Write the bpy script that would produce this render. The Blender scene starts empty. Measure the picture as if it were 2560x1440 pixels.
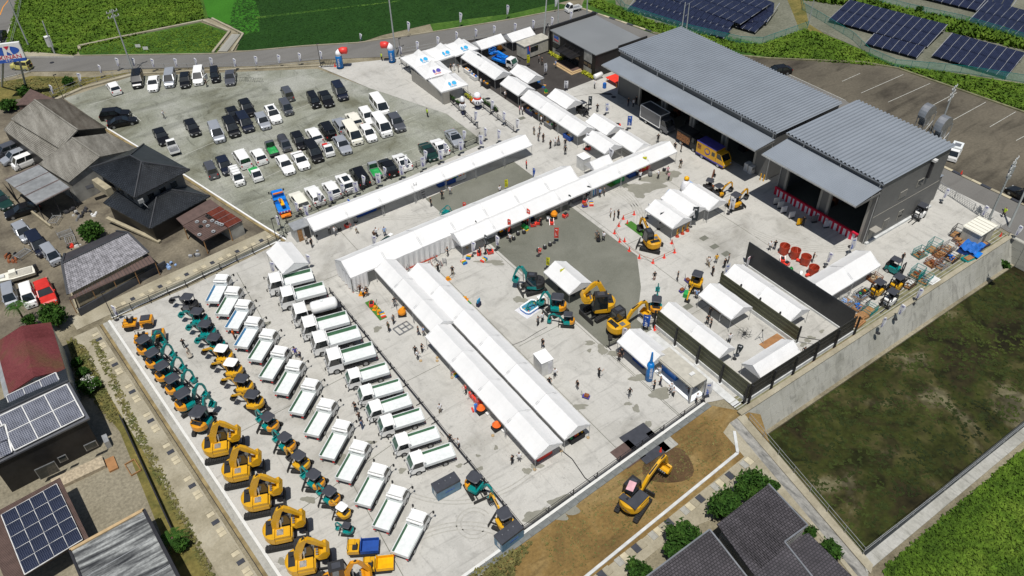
import bpy,math,random
import numpy as np
from mathutils import Vector,Matrix
random.seed(7)
rng=np.random.default_rng(7)
scene=bpy.context.scene
COL=scene.collection
PI=math.pi
# camera (site axes: x along the tent rows, y across them)
H=68.0
FOC,PITCH,ROLL,YAW=2022.2,math.radians(41.332),math.radians(-1.519),math.radians(34.118)
def _axes():
 cp,sp,cr,sr=math.cos(PITCH),math.sin(PITCH),math.cos(ROLL),math.sin(ROLL)
 f=Vector((0,cp,-sp));u=Vector((0,sp,cp));r=Vector((1,0,0))
 r2=cr*r+sr*u;u2=-sr*r+cr*u
 m=Matrix.Rotation(-YAW,3,'Z')
 return m@r2,m@u2,m@f
RX,UP,FW=_axes()
cam=bpy.data.cameras.new('camera');camo=bpy.data.objects.new('camera',cam);COL.objects.link(camo)
camo.matrix_world=Matrix(((RX.x,UP.x,-FW.x,0),(RX.y,UP.y,-FW.y,0),(RX.z,UP.z,-FW.z,H),(0,0,0,1)))
cam.sensor_width=36;cam.lens=36*FOC/2560;cam.clip_start=1;cam.clip_end=6000
scene.camera=camo
# daylight
world=bpy.data.worlds.new('World');scene.world=world;world.use_nodes=True
wn=world.node_tree.nodes;wl=world.node_tree.links
sky=wn.new('ShaderNodeTexSky');sky.sky_type='NISHITA';sky.sun_disc=False
SUN_EL,SUN_AZ=math.radians(71),math.radians(51)
sky.sun_elevation=SUN_EL;sky.sun_rotation=math.atan2(-math.cos(SUN_AZ),-math.sin(SUN_AZ))%(2*PI)
bg=wn['Background'];bg.inputs['Strength'].default_value=0.06
wl.new(sky.outputs[0],bg.inputs['Color'])
sl=bpy.data.lights.new('sun','SUN');so=bpy.data.objects.new('sun',sl);COL.objects.link(so)
sl.energy=4.5;sl.angle=math.radians(0.5);sl.color=(1,0.965,0.91)
dv=Vector((math.cos(SUN_AZ)*math.cos(SUN_EL),math.sin(SUN_AZ)*math.cos(SUN_EL),-math.sin(SUN_EL)))
so.rotation_euler=dv.to_track_quat('-Z','Y').to_euler();so.location=(0,0,90)
scene.view_settings.view_transform='Standard';scene.view_settings.look='None'
scene.view_settings.exposure=0;scene.view_settings.gamma=1;scene.view_settings.use_curve_mapping=False
# helpers
def at(x,y,z=0.0):
 """where the sight line through a pixel of the photograph meets the height z"""
 d=FW+RX*((x-1280)/FOC)-UP*((y-720)/FOC)
 t=(z-H)/d.z
 return(d.x*t,d.y*t)
def ang(x,y,dx,dy,z=0.5):
 a=at(x,y,z);b=at(x+dx,y+dy,z)
 return math.atan2(b[1]-a[1],b[0]-a[0])
MATS={}
def mat(name,col,rough=0.6,metal=0.0,var=0.12,scale=1.5,spec=0.4,trans=0.0,bump=0.0,col2=None,coat=0.0,alpha=1.0):
 m=bpy.data.materials.new(name);m.use_nodes=True
 nt=m.node_tree;n=nt.nodes;l=nt.links;b=n['Principled BSDF']
 b.inputs['Roughness'].default_value=rough;b.inputs['Metallic'].default_value=metal
 b.inputs['Specular IOR Level'].default_value=spec;b.inputs['Coat Weight'].default_value=coat
 tc=n.new('ShaderNodeTexCoord');no=n.new('ShaderNodeTexNoise')
 no.inputs['Scale'].default_value=scale;no.inputs['Detail'].default_value=5
 l.new(tc.outputs['Object'],no.inputs['Vector'])
 r=n.new('ShaderNodeValToRGB');c2=col2 or tuple(min(1,c*(1+var))for c in col);c1=tuple(c*(1-var)for c in col)if not col2 else col
 r.color_ramp.elements[0].position=.35;r.color_ramp.elements[1].position=.65
 r.color_ramp.elements[0].color=(*c1,1);r.color_ramp.elements[1].color=(*c2,1)
 l.new(no.outputs['Fac'],r.inputs['Fac']);l.new(r.outputs['Color'],b.inputs['Base Color'])
 if bump:
  bp=n.new('ShaderNodeBump');bp.inputs['Strength'].default_value=bump;bp.inputs['Distance'].default_value=.1
  n2=n.new('ShaderNodeTexNoise');n2.inputs['Scale'].default_value=scale*6;n2.inputs['Detail'].default_value=6
  l.new(tc.outputs['Object'],n2.inputs['Vector']);l.new(n2.outputs['Fac'],bp.inputs['Height']);l.new(bp.outputs[0],b.inputs['Normal'])
 if trans:
  tr=n.new('ShaderNodeBsdfTranslucent');l.new(r.outputs['Color'],tr.inputs['Color'])
  mx=n.new('ShaderNodeMixShader');mx.inputs[0].default_value=trans
  l.new(b.outputs[0],mx.inputs[1]);l.new(tr.outputs[0],mx.inputs[2]);l.new(mx.outputs[0],n['Material Output'].inputs[0])
 if alpha<1:
  b.inputs['Alpha'].default_value=alpha
 MATS[name]=m
 return m
def ramp_chain(n,l,fac,stops):
 r=n.new('ShaderNodeValToRGB');e=r.color_ramp.elements
 while len(e)<len(stops):e.new(.5)
 for k,(p,c)in enumerate(stops):e[k].position=p;e[k].color=(*c,1)
 l.new(fac,r.inputs['Fac']);return r.outputs['Color']
def ground_mat(name,stops,scale,fine=0,fine_amt=.2,rough=.9,marks=None,stretch=None,bump=.3,world=False):
 """stained ground: a broad noise through a colour ramp, broken by a fine grain and optional streaks"""
 m=bpy.data.materials.new(name);m.use_nodes=True
 nt=m.node_tree;n=nt.nodes;l=nt.links;b=n['Principled BSDF']
 b.inputs['Roughness'].default_value=rough;b.inputs['Specular IOR Level'].default_value=.2
 tc=n.new('ShaderNodeTexCoord');mp=n.new('ShaderNodeMapping')
 if world:
  tc=n.new('ShaderNodeNewGeometry');co=tc.outputs['Position']
 else:co=tc.outputs['Object']
 l.new(co,mp.inputs[0])
 if stretch:mp.inputs['Scale'].default_value=stretch[:3];mp.inputs['Rotation'].default_value=(0,0,stretch[3])
 a=n.new('ShaderNodeTexNoise');a.inputs['Scale'].default_value=scale;a.inputs['Detail'].default_value=9;a.inputs['Roughness'].default_value=.62
 a.inputs['Distortion'].default_value=.4
 l.new(mp.outputs[0],a.inputs['Vector'])
 c=ramp_chain(n,l,a.outputs['Fac'],stops)
 if fine:
  f=n.new('ShaderNodeTexNoise');f.inputs['Scale'].default_value=fine;f.inputs['Detail'].default_value=6;f.inputs['Roughness'].default_value=.7
  l.new(co,f.inputs['Vector'])
  mr=n.new('ShaderNodeMapRange');mr.inputs[1].default_value=.3;mr.inputs[2].default_value=.7
  mr.inputs[3].default_value=1-fine_amt;mr.inputs[4].default_value=1+fine_amt;l.new(f.outputs['Fac'],mr.inputs[0])
  v=n.new('ShaderNodeVectorMath');v.operation='SCALE';l.new(c,v.inputs[0]);l.new(mr.outputs[0],v.inputs['Scale']);c=v.outputs[0]
 if marks:
  for(sc,lo,hi,mul,st)in marks:
   mp2=n.new('ShaderNodeMapping');mp2.inputs['Scale'].default_value=(st[0],st[1],1);mp2.inputs['Rotation'].default_value=(0,0,st[2]);l.new(co,mp2.inputs[0])
   k=n.new('ShaderNodeTexNoise');k.inputs['Scale'].default_value=sc;k.inputs['Detail'].default_value=8;k.inputs['Distortion'].default_value=1.2
   l.new(mp2.outputs[0],k.inputs['Vector'])
   mr=n.new('ShaderNodeMapRange');mr.inputs[1].default_value=lo;mr.inputs[2].default_value=hi;mr.inputs[3].default_value=1;mr.inputs[4].default_value=mul
   l.new(k.outputs['Fac'],mr.inputs[0])
   v=n.new('ShaderNodeVectorMath');v.operation='SCALE';l.new(c,v.inputs[0]);l.new(mr.outputs[0],v.inputs['Scale']);c=v.outputs[0]
 l.new(c,b.inputs['Base Color'])
 if bump:
  bp=n.new('ShaderNodeBump');bp.inputs['Strength'].default_value=bump;bp.inputs['Distance'].default_value=.05
  l.new((f if fine else a).outputs['Fac'],bp.inputs['Height']);l.new(bp.outputs[0],b.inputs['Normal'])
 MATS[name]=m
def grid_mat(name,cell,line,cx,cy,w=.06,rough=.25,spec=.5,metal=.0,axis=True):
 """cell grid printed on a solar panel or roof courses (object axes)"""
 m=bpy.data.materials.new(name);m.use_nodes=True
 nt=m.node_tree;n=nt.nodes;l=nt.links;b=n['Principled BSDF']
 b.inputs['Roughness'].default_value=rough;b.inputs['Specular IOR Level'].default_value=spec;b.inputs['Metallic'].default_value=metal
 tc=n.new('ShaderNodeTexCoord');br=n.new('ShaderNodeTexBrick');l.new(tc.outputs['Object'],br.inputs['Vector'])
 br.offset=0 if axis else .5;br.squash=1
 br.inputs['Color1'].default_value=(*cell,1);br.inputs['Color2'].default_value=(*[c*1.5 for c in cell],1);br.inputs['Mortar'].default_value=(*line,1)
 br.inputs['Scale'].default_value=1;br.inputs['Brick Width'].default_value=cx;br.inputs['Row Height'].default_value=cy
 br.inputs['Mortar Size'].default_value=w*min(cx,cy);br.inputs['Mortar Smooth'].default_value=.2
 no=n.new('ShaderNodeTexNoise');no.inputs['Scale'].default_value=.7;no.inputs['Detail'].default_value=4;l.new(tc.outputs['Object'],no.inputs['Vector'])
 mr=n.new('ShaderNodeMapRange');mr.inputs[1].default_value=.3;mr.inputs[2].default_value=.7;mr.inputs[3].default_value=.75;mr.inputs[4].default_value=1.3
 l.new(no.outputs['Fac'],mr.inputs[0])
 v=n.new('ShaderNodeVectorMath');v.operation='SCALE';l.new(br.outputs[0],v.inputs[0]);l.new(mr.outputs[0],v.inputs['Scale'])
 l.new(v.outputs[0],b.inputs['Base Color'])
 MATS[name]=m
class MB:
 def __init__(s):s.v=[];s.f=[];s.m=[]
 def add(s,vs,fs,m):
  o=len(s.v);s.v+=[tuple(v)for v in vs];s.f+=[tuple(i+o for i in f)for f in fs];s.m+=[m]*len(fs);return s
 def hexa(s,p,m):
  return s.add(p,[(3,2,1,0),(4,5,6,7),(0,1,5,4),(1,2,6,5),(2,3,7,6),(3,0,4,7)],m)
 def box(s,x0,x1,y0,y1,z0,z1,m):
  return s.hexa([(x0,y0,z0),(x1,y0,z0),(x1,y1,z0),(x0,y1,z0),(x0,y0,z1),(x1,y0,z1),(x1,y1,z1),(x0,y1,z1)],m)
 def quad(s,p,m):return s.add(p,[tuple(range(len(p)))],m)
 def bar(s,p,q,w,m,h=None,n=4):
  p=Vector(p);q=Vector(q);d=(q-p)
  if d.length<1e-6:return s
  d.normalize();up=Vector((0,0,1))if abs(d.z)<.95 else Vector((1,0,0))
  a=d.cross(up).normalized();b=a.cross(d);h=h or w;vs=[]
  if n==4:
   for c in(p,q):
    for(i,j)in((-1,-1),(1,-1),(1,1),(-1,1)):vs.append(c+a*i*w/2+b*j*h/2)
  else:
   for c,r in((p,w/2),(q,h/2)):
    for k in range(n):t=2*PI*k/n;vs.append(c+a*math.cos(t)*r+b*math.sin(t)*r)
  fs=[tuple((k,(k+1)%n,n+(k+1)%n,n+k))for k in range(n)]+[tuple(range(n-1,-1,-1)),tuple(range(n,2*n))]
  return s.add(vs,fs,m)
 def lathe(s,prof,m,n=10,c=(0,0,0),axis='z',cap=True):
  vs=[];fs=[]
  for(r,z)in prof:
   for k in range(n):
    t=2*PI*k/n;x,y=r*math.cos(t),r*math.sin(t)
    v=(x,y,z)if axis=='z' else((x,z,y)if axis=='y' else(z,x,y))
    vs.append((v[0]+c[0],v[1]+c[1],v[2]+c[2]))
  for i in range(len(prof)-1):
   for k in range(n):fs.append((i*n+k,i*n+(k+1)%n,(i+1)*n+(k+1)%n,(i+1)*n+k))
  if cap:fs+=[tuple(range(n-1,-1,-1)),tuple((len(prof)-1)*n+k for k in range(n))]
  return s.add(vs,fs,m)
 def loft(s,loops,m,caps=True):
  n=len(loops[0]);vs=[v for lp in loops for v in lp]
  fs=[(i*n+k,i*n+(k+1)%n,(i+1)*n+(k+1)%n,(i+1)*n+k)for i in range(len(loops)-1)for k in range(n)]
  if caps:fs+=[tuple(range(n-1,-1,-1)),tuple((len(loops)-1)*n+k for k in range(n))]
  return s.add(vs,fs,m)
 def prism(s,pts,y0,y1,m):
  n=len(pts);vs=[(x,y0,z)for x,z in pts]+[(x,y1,z)for x,z in pts]
  fs=[tuple(range(n)),tuple(range(2*n-1,n-1,-1))]+[((k+1)%n,k,n+k,n+(k+1)%n)for k in range(n)]
  return s.add(vs,fs,m)
 def beam(s,pts,hs,w,m):
  top=[];bot=[]
  for k,(x,z)in enumerate(pts):
   a=pts[max(0,k-1)];b=pts[min(len(pts)-1,k+1)]
   d=Vector((b[0]-a[0],b[1]-a[1])).normalized();nx,nz=-d.y,d.x
   top.append((x+nx*hs[k]/2,z+nz*hs[k]/2));bot.append((x-nx*hs[k]/2,z-nz*hs[k]/2))
  for k in range(len(pts)-1):
   q=[bot[k],bot[k+1],top[k+1],top[k]]
   s.prism(q,-w/2,w/2,m)
  return s
 def xf(s,M):
  s.v=[tuple(M@Vector(v))for v in s.v];return s
 def build(s,name,parent=None,smooth=False,loc=None,rz=0,label=None):
  names=[]
  for x in s.m:
   if x not in names:names.append(x)
  me=bpy.data.meshes.new(name);me.from_pydata(s.v,[],s.f)
  for x in names:me.materials.append(MATS[x])
  me.polygons.foreach_set('material_index',[names.index(x)for x in s.m])
  if smooth:me.polygons.foreach_set('use_smooth',[True]*len(s.f))
  me.update()
  o=bpy.data.objects.new(name,me);COL.objects.link(o)
  if parent:o.parent=parent
  if loc:o.location=loc
  o.rotation_euler[2]=rz
  if label:o['label']=label
  return o
LABELS={}
def tag(o,label,cat,group=None,kind=None):
 if label:
  o['label']=label;LABELS.setdefault(label,[]).append(group)
 if cat:o['category']=cat
 if group:o['group']=group
 if kind:o['kind']=kind
 return o
def thing(name,loc,rz,label,cat,group=None):
 o=bpy.data.objects.new(name,None);COL.objects.link(o);o.empty_display_size=.3
 o.location=(loc[0],loc[1],loc[2]if len(loc)>2 else 0);o.rotation_euler=(0,0,rz)
 return tag(o,label,cat,group)
KIDS={}
def copy_tree(o,parent=None):
 c=o.copy();COL.objects.link(c)
 if parent:c.parent=parent
 for ch in o.children:copy_tree(ch,c)
 return c
PROTO={}
def place(key,maker,loc,rz,label,cat,group=None,scale=1):
 """first call builds the thing, later calls copy it with its parts"""
 if key in PROTO:o=copy_tree(PROTO[key])
 else:o=maker();PROTO[key]=o
 if 'group' in o and not group:del o['group']
 o.location=(loc[0],loc[1],loc[2]if len(loc)>2 else 0);o.rotation_euler=(0,0,rz)
 if scale!=1:o.scale=(scale,)*3
 elif o is not PROTO.get(key):o.scale=(1,1,1)
 return tag(o,label,cat,group)
def root(name):
 o=bpy.data.objects.new(name,None);COL.objects.link(o);o.empty_display_size=.3;return o
def setting(name,mb,kind='structure',smooth=False):
 o=mb.build(name,smooth=smooth);o['kind']=kind;return o
def sheet(name,pts,z,m,kind='structure',px=True):
 p=[(*(at(x,y)if px else(x,y)),z)for x,y in pts]
 return setting(name,MB().quad(p,m),kind)
def soup(name,tris,m,parent=None):
 n=len(tris);me=bpy.data.meshes.new(name)
 me.vertices.add(n*3);me.vertices.foreach_set('co',np.asarray(tris,dtype=np.float32).reshape(-1))
 me.loops.add(n*3);me.loops.foreach_set('vertex_index',np.arange(n*3,dtype=np.int32))
 me.polygons.add(n);me.polygons.foreach_set('loop_start',np.arange(0,n*3,3,dtype=np.int32));me.polygons.foreach_set('loop_total',np.full(n,3,dtype=np.int32))
 me.materials.append(MATS[m]);me.update(calc_edges=True);me.validate()
 o=bpy.data.objects.new(name,me);COL.objects.link(o)
 if parent:o.parent=parent
 return o
def inside(poly,x,y):
 c=np.zeros(len(x),bool);n=len(poly)
 for i in range(n):
  x1,y1=poly[i];x2,y2=poly[(i+1)%n]
  k=((y1>y)!=(y2>y));c^=k&(x<(x2-x1)*(y-y1)/((y2-y1)or 1e-9)+x1)
 return c
def scatter(poly,n):
 a=np.array(poly);lo=a.min(0);hi=a.max(0);out=np.zeros((0,2))
 while len(out)<n:
  p=rng.random((n,2))*(hi-lo)+lo;out=np.vstack([out,p[inside(poly,p[:,0],p[:,1])]])
 return out[:n]
def tufts(name,poly,n,size,h,m,z=0.0,px=True,blades=3):
 """loose growth: small leaf triangles leaning out of the ground"""
 if px:poly=[at(*p)for p in poly]
 p=scatter(poly,n);p=np.repeat(p,blades,0);k=len(p)
 a=rng.random(k)*2*PI;s=size*(.5+rng.random(k));hh=h*(.25+rng.random(k)**1.5)
 c=np.stack([p[:,0]+(rng.random(k)-.5)*size,p[:,1]+(rng.random(k)-.5)*size,np.full(k,z)],1)
 c[:,2]+=hh*rng.random(k)*.6
 d=np.stack([np.cos(a)*s*.5,np.sin(a)*s*.5,np.zeros(k)],1)
 t=np.stack([-np.sin(a)*s*.6,np.cos(a)*s*.6,hh],1)
 return tag(soup(name,np.stack([c-d,c+d,c+t],1),m),None,None,kind='stuff')
def lettering(txt,size,m,M,parent=None,name='lettering',ext=.01):
 cu=bpy.data.curves.new(name,'FONT');cu.body=txt;cu.size=size;cu.align_x='CENTER';cu.align_y='CENTER';cu.extrude=ext;cu.resolution_u=2
 t=bpy.data.objects.new(name,cu);me=bpy.data.meshes.new_from_object(t)
 bpy.data.objects.remove(t);me.name=name;me.materials.clear();me.materials.append(MATS[m]);me.transform(M)
 o=bpy.data.objects.new(name,me);COL.objects.link(o)
 if parent:o.parent=parent
 return o
ORD=['first','second','third','fourth','fifth','sixth','seventh','eighth','ninth','tenth','eleventh','twelfth','thirteenth','fourteenth','fifteenth','sixteenth','seventeenth','eighteenth','nineteenth','twentieth']
# materials
ground_mat('concrete',[(.3,(.31,.30,.268)),(.46,(.425,.415,.382)),(.7,(.47,.46,.425))],.12,5,.07,
 marks=[(.35,.53,.66,.87,(1,1,0)),(.9,.58,.70,.80,(.18,1.6,.5)),(.8,.60,.72,.84,(1.5,.15,.1)),(2.2,.60,.72,.78,(1,1,0))])
ground_mat('gravel_lot',[(.32,(.125,.125,.088)),(.47,(.215,.222,.18)),(.66,(.30,.305,.27))],.11,4,.26,marks=[(.3,.52,.7,.72,(.3,1.5,.6)),(.12,.54,.66,1.14,(1,1,0)),(.7,.58,.7,.72,(1.2,.4,.2))])
ground_mat('gravel_patch',[(.3,(.118,.12,.096)),(.5,(.15,.152,.125)),(.7,(.185,.186,.155))],.15,6,.12)
ground_mat('asphalt',[(.3,(.135,.13,.12)),(.7,(.165,.16,.15))],.1,6,.12,marks=[(.3,.5,.7,.88,(.1,1.2,.3))])
ground_mat('dark_asphalt',[(.3,(.038,.034,.031)),(.7,(.06,.054,.05))],.3,8,.2)
ground_mat('back_lot',[(.32,(.055,.047,.036)),(.5,(.10,.088,.066)),(.68,(.135,.118,.088))],.07,2.5,.2,marks=[(.2,.52,.66,.6,(.35,1.6,-.55)),(.9,.58,.7,.8,(.2,2,-.5))])
ground_mat('brown_dirt',[(.3,(.105,.068,.026)),(.5,(.19,.122,.042)),(.68,(.26,.19,.085))],.16,3,.25,marks=[(.5,.56,.68,.7,(.25,1.6,.1))])
ground_mat('dug_soil',[(.3,(.055,.032,.015)),(.7,(.12,.075,.036))],.5,5,.35,bump=.8)
ground_mat('lane_dirt',[(.3,(.10,.085,.055)),(.5,(.21,.185,.125)),(.7,(.28,.25,.18))],.2,4,.3)
ground_mat('yard_gravel',[(.3,(.17,.15,.105)),(.7,(.25,.225,.165))],.15,3,.35)
ground_mat('scrap_yard',[(.3,(.065,.055,.042)),(.5,(.14,.122,.09)),(.7,(.23,.20,.145))],.2,3,.25)
ground_mat('grass',[(.3,(.022,.058,.008)),(.5,(.042,.10,.012)),(.7,(.075,.14,.02))],.12,1.6,.4,bump=.8)
ground_mat('dry_grass',[(.3,(.06,.07,.018)),(.5,(.14,.12,.035)),(.7,(.2,.16,.05))],.25,2,.35)
ground_mat('paddy',[(.3,(.008,.032,.004)),(.7,(.014,.05,.006))],.05,3,.25,stretch=(1,1,1,0))
ground_mat('paddy_bright',[(.3,(.022,.10,.006)),(.7,(.04,.16,.012))],.05,3,.25)
ground_mat('pond_bed',[(.34,(.010,.009,.004)),(.44,(.028,.024,.009)),(.52,(.030,.036,.007)),(.58,(.055,.05,.018)),(.65,(.13,.118,.068))],.075,1.0,.4,rough=.42,marks=[(.25,.5,.62,.5,(1,1,0))])
ground_mat('solar_ground',[(.3,(.1,.105,.075)),(.7,(.17,.17,.13))],.15,2,.3)
ground_mat('tan_concrete',[(.3,(.22,.195,.135)),(.5,(.31,.28,.205)),(.7,(.37,.34,.26))],.3,4,.15)
ground_mat('grey_concrete',[(.3,(.24,.235,.205)),(.5,(.33,.325,.29)),(.7,(.38,.375,.345))],.3,3,.15,marks=[(1,.55,.7,.7,(3,.3,0))])
ground_mat('wall_concrete',[(.3,(.30,.295,.25)),(.5,(.37,.365,.32)),(.7,(.41,.405,.36))],.25,1.2,.06,marks=[(.5,.52,.66,.72,(1.6,.4,0)),(.12,.5,.7,.85,(1,1,0))],world=True)
ground_mat('wet_concrete',[(.3,(.2,.195,.16)),(.7,(.25,.245,.205))],.8,5,.08,rough=.45)
ground_mat('weed_leaf',[(.3,(.036,.074,.007)),(.5,(.070,.130,.011)),(.72,(.125,.19,.022))],.2,2.0,.5,bump=0)
ground_mat('pond_leaf',[(.3,(.010,.014,.004)),(.5,(.024,.034,.007)),(.7,(.05,.065,.012))],.15,1.5,.5,bump=0)
ground_mat('weed_dry',[(.3,(.06,.08,.02)),(.7,(.19,.16,.06))],.5,2.5,.5,bump=0)
ground_mat('tree_leaf',[(.3,(.014,.04,.006)),(.5,(.03,.08,.010)),(.72,(.065,.13,.02))],.9,4,.5,bump=0)
ground_mat('rice_leaf',[(.3,(.010,.038,.004)),(.7,(.018,.06,.008))],.3,2.5,.3,bump=0)
ground_mat('stained_roof',[(.36,(.025,.027,.03)),(.48,(.12,.125,.125)),(.6,(.32,.33,.32))],.35,4,.3,stretch=(.5,5,1,0),rough=.7)
ground_mat('slate_old',[(.35,(.14,.132,.112)),(.5,(.20,.19,.165)),(.65,(.26,.25,.22))],.25,3,.2,stretch=(4,.6,1,0),rough=.85)
ground_mat('maroon_roof',[(.3,(.10,.025,.025)),(.5,(.15,.04,.042)),(.66,(.12,.06,.035))],.2,4,.2,rough=.55)
ground_mat('rust_roof',[(.3,(.07,.016,.01)),(.7,(.15,.035,.02))],.6,4,.25,stretch=(5,.5,1,0),rough=.7)
grid_mat('pv_cell',(.008,.010,.026),(.04,.05,.085),.32,.32,.05,rough=.3)
grid_mat('pv_house',(.008,.011,.026),(.07,.08,.11),.17,.17,.08,rough=.25)
grid_mat('pv_grey',(.055,.06,.08),(.26,.27,.30),.2,.2,.10,rough=.15)
grid_mat('roof_tile_dark',(.020,.023,.027),(.008,.009,.010),.3,.27,.16,rough=.35,axis=False)
grid_mat('roof_tile_brown',(.05,.045,.05),(.02,.018,.02),.32,.27,.16,rough=.5,axis=False)
mat('tent_white',(.78,.78,.77),.55,trans=.16,var=.035,scale=.6,bump=.3)
mat('metal_roof',(.25,.278,.312),.42,.15,var=.05,scale=.3)
mat('wall_grey',(.135,.135,.13),.55,.1,var=.06,scale=.5)
mat('wall_light',(.30,.285,.25),.6,var=.06)
mat('office_black',(.016,.015,.015),.45,var=.2)
mat('office_roof',(.20,.21,.215),.5,.1,var=.04,scale=.2)
mat('dark_inside',(.03,.03,.03),.8)
mat('white_paint',(.78,.78,.76),.32,coat=.4,var=.02)
mat('cream_paint',(.74,.72,.62),.35,coat=.3,var=.02)
mat('truck_bed',(.66,.685,.675),.45,var=.06,scale=2)
mat('black_paint',(.007,.007,.008),.28,coat=.3,spec=.3,var=.1)
mat('navy_paint',(.010,.013,.026),.28,coat=.3,var=.1)
mat('silver_paint',(.36,.38,.41),.35,.3,coat=.3,var=.03)
mat('grey_paint',(.13,.135,.15),.28,.5,coat=.5,var=.05)
mat('green_car',(.012,.045,.035),.25,.2,coat=.6)
mat('red_paint',(.55,.03,.02),.35,coat=.3)
mat('jeep_yellow',(.50,.46,.15),.45)
mat('glass_dark',(.012,.016,.018),.06,spec=.9,var=.3)
mat('glass_green',(.04,.10,.075),.1,spec=.8,var=.3)
mat('tyre',(.015,.015,.015),.85)
mat('rubber_track',(.018,.018,.018),.8,var=.4,scale=6)
mat('black_part',(.02,.02,.021),.55)
mat('canopy_dark',(.045,.048,.058),.5)
mat('chrome',(.6,.6,.6),.2,.9)
mat('steel',(.35,.36,.37),.4,.7)
mat('galvanised',(.42,.43,.43),.45,.5)
mat('dark_steel',(.035,.035,.04),.5,.4)
mat('olive_board',(.075,.078,.045),.55,var=.1)
mat('dark_board',(.028,.028,.026),.55)
mat('plinth',(.52,.53,.52),.8)
mat('lamp_clear',(.42,.43,.43),.15,spec=.8)
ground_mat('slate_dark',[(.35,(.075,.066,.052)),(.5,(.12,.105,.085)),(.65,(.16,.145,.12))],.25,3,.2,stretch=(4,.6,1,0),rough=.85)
mat('slate_grey',(.15,.16,.155),.7,var=.15)
mat('kerb_white',(.60,.60,.57),.8,var=.05)
mat('lamp_red',(.5,.01,.01),.25)
mat('lamp_orange',(.7,.2,.02),.3)
mat('gate_green',(.045,.12,.062),.5)
mat('gate_blue',(.05,.19,.36),.5)
mat('teal',(.0,.20,.19),.38,coat=.3)
mat('excavator_yellow',(.62,.33,.01),.38,coat=.3,var=.06)
mat('amber',(.62,.26,.008),.38,coat=.3)
mat('cat_yellow',(.60,.30,.01),.4)
mat('tow_blue',(.01,.18,.62),.35,coat=.3)
mat('crane_yellow',(.75,.38,.0),.4)
mat('tarp_green',(.02,.30,.07),.6)
mat('tarp_blue',(.01,.12,.48),.5)
mat('cone_red',(.75,.05,.03),.5)
mat('flag_white',(.78,.78,.80),.6,trans=.3)
mat('flag_yellow',(.70,.68,.02),.6,trans=.3)
mat('flag_blue',(.02,.10,.45),.6,trans=.3)
mat('flag_red',(.75,.08,.05),.6,trans=.3)
mat('flag_dark',(.03,.04,.045),.6,trans=.2)
mat('print_blue',(.03,.10,.42),.5)
mat('print_cyan',(.03,.33,.58),.5)
mat('print_purple',(.07,.06,.30),.5)
mat('print_red',(.6,.02,.06),.5)
mat('print_dark',(.05,.05,.08),.5)
mat('white_line',(.42,.42,.38),.8,var=.2,scale=3)
mat('orange_line',(.65,.25,.02),.8,var=.2)
mat('pole_grey',(.33,.35,.34),.7)
mat('skin',(.42,.25,.17),.6)
mat('hair',(.012,.010,.009),.5)
mat('cloth_white',(.72,.72,.73),.8);mat('cloth_black',(.014,.014,.016),.8);mat('cloth_navy',(.02,.025,.06),.8)
mat('cloth_blue',(.25,.38,.62),.8);mat('cloth_grey',(.16,.16,.16),.8);mat('cloth_khaki',(.28,.22,.14),.8)
mat('cloth_red',(.6,.03,.03),.8);mat('cloth_yellow',(.65,.35,.02),.8);mat('cloth_pink',(.62,.35,.38),.8)
mat('cloth_olive',(.06,.07,.04),.8);mat('vest_lime',(.45,.65,.03),.7);mat('vest_orange',(.85,.15,.02),.7);mat('cloth_denim',(.06,.10,.19),.8)
mat('cloth_brown',(.06,.03,.022),.8);mat('cloth_cream',(.55,.5,.42),.8)
mat('wood',(.28,.15,.06),.7,var=.25,scale=4)
mat('wood_pale',(.36,.30,.21),.8,var=.25,scale=4)
mat('plywood',(.30,.15,.06),.7,var=.15)
mat('rust',(.22,.07,.025),.8,var=.3,scale=5)
mat('bucket_red',(.42,.055,.025),.5)
mat('pail_blue',(.02,.13,.45),.5)
mat('pool_white',(.75,.78,.8),.4);mat('pool_water',(.05,.22,.32),.05,spec=.8)
mat('turf',(.05,.16,.02),.9)
mat('balloon_blue',(.0,.16,.48),.4);mat('balloon_red',(.7,.05,.04),.4);mat('balloon_white',(.78,.78,.8),.35)
mat('stone_white',(.45,.40,.28),.8)
ground_mat('channel_bed',[(.35,(.10,.10,.095)),(.5,(.24,.235,.215)),(.7,(.33,.32,.29))],.5,3,.2,stretch=(3,.8,1,.2))
mat('tyre_mark',(.35,.34,.305),.85,var=.12,scale=3)
mat('bark',(.09,.06,.04),.9)
mat('flower_white',(.55,.55,.5),.8)
mat('shrub_yellow',(.35,.36,.02),.8)
mat('net_green',(.10,.38,.30),.7,alpha=.32)
mat('wire_mesh',(.5,.5,.48),.5,.4,alpha=.35)
mat('stripe_red',(.55,.01,.04),.7);mat('stripe_white',(.7,.7,.72),.7)
mat('tile_pale',(.25,.245,.26),.6,var=.35,scale=2)
mat('tile_ridge',(.045,.047,.052),.5)
mat('plaster',(.33,.29,.2),.8,var=.15)
mat('plaster_old',(.27,.265,.24),.85,var=.25,scale=.8)
mat('brown_corrugated',(.10,.065,.055),.6,var=.15)
mat('sandy_trim',(.42,.30,.16),.7)
mat('box_white',(.6,.6,.58),.5);mat('box_beige',(.42,.40,.34),.6)
mat('mixer_orange',(.75,.26,.01),.4)
mat('screen_dark',(.02,.022,.025),.3)
mat('bottle_blue',(.02,.25,.55),.3)
mat('food_print',(.05,.02,.015),.6,scale=5,col2=(.42,.18,.06))
mat('banner_blue',(.01,.06,.28),.6)
mat('ochre_wall',(.22,.17,.08),.8,var=.3,scale=1)
mat('moss_conc',(.16,.155,.085),.9,var=.3,scale=1)
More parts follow.
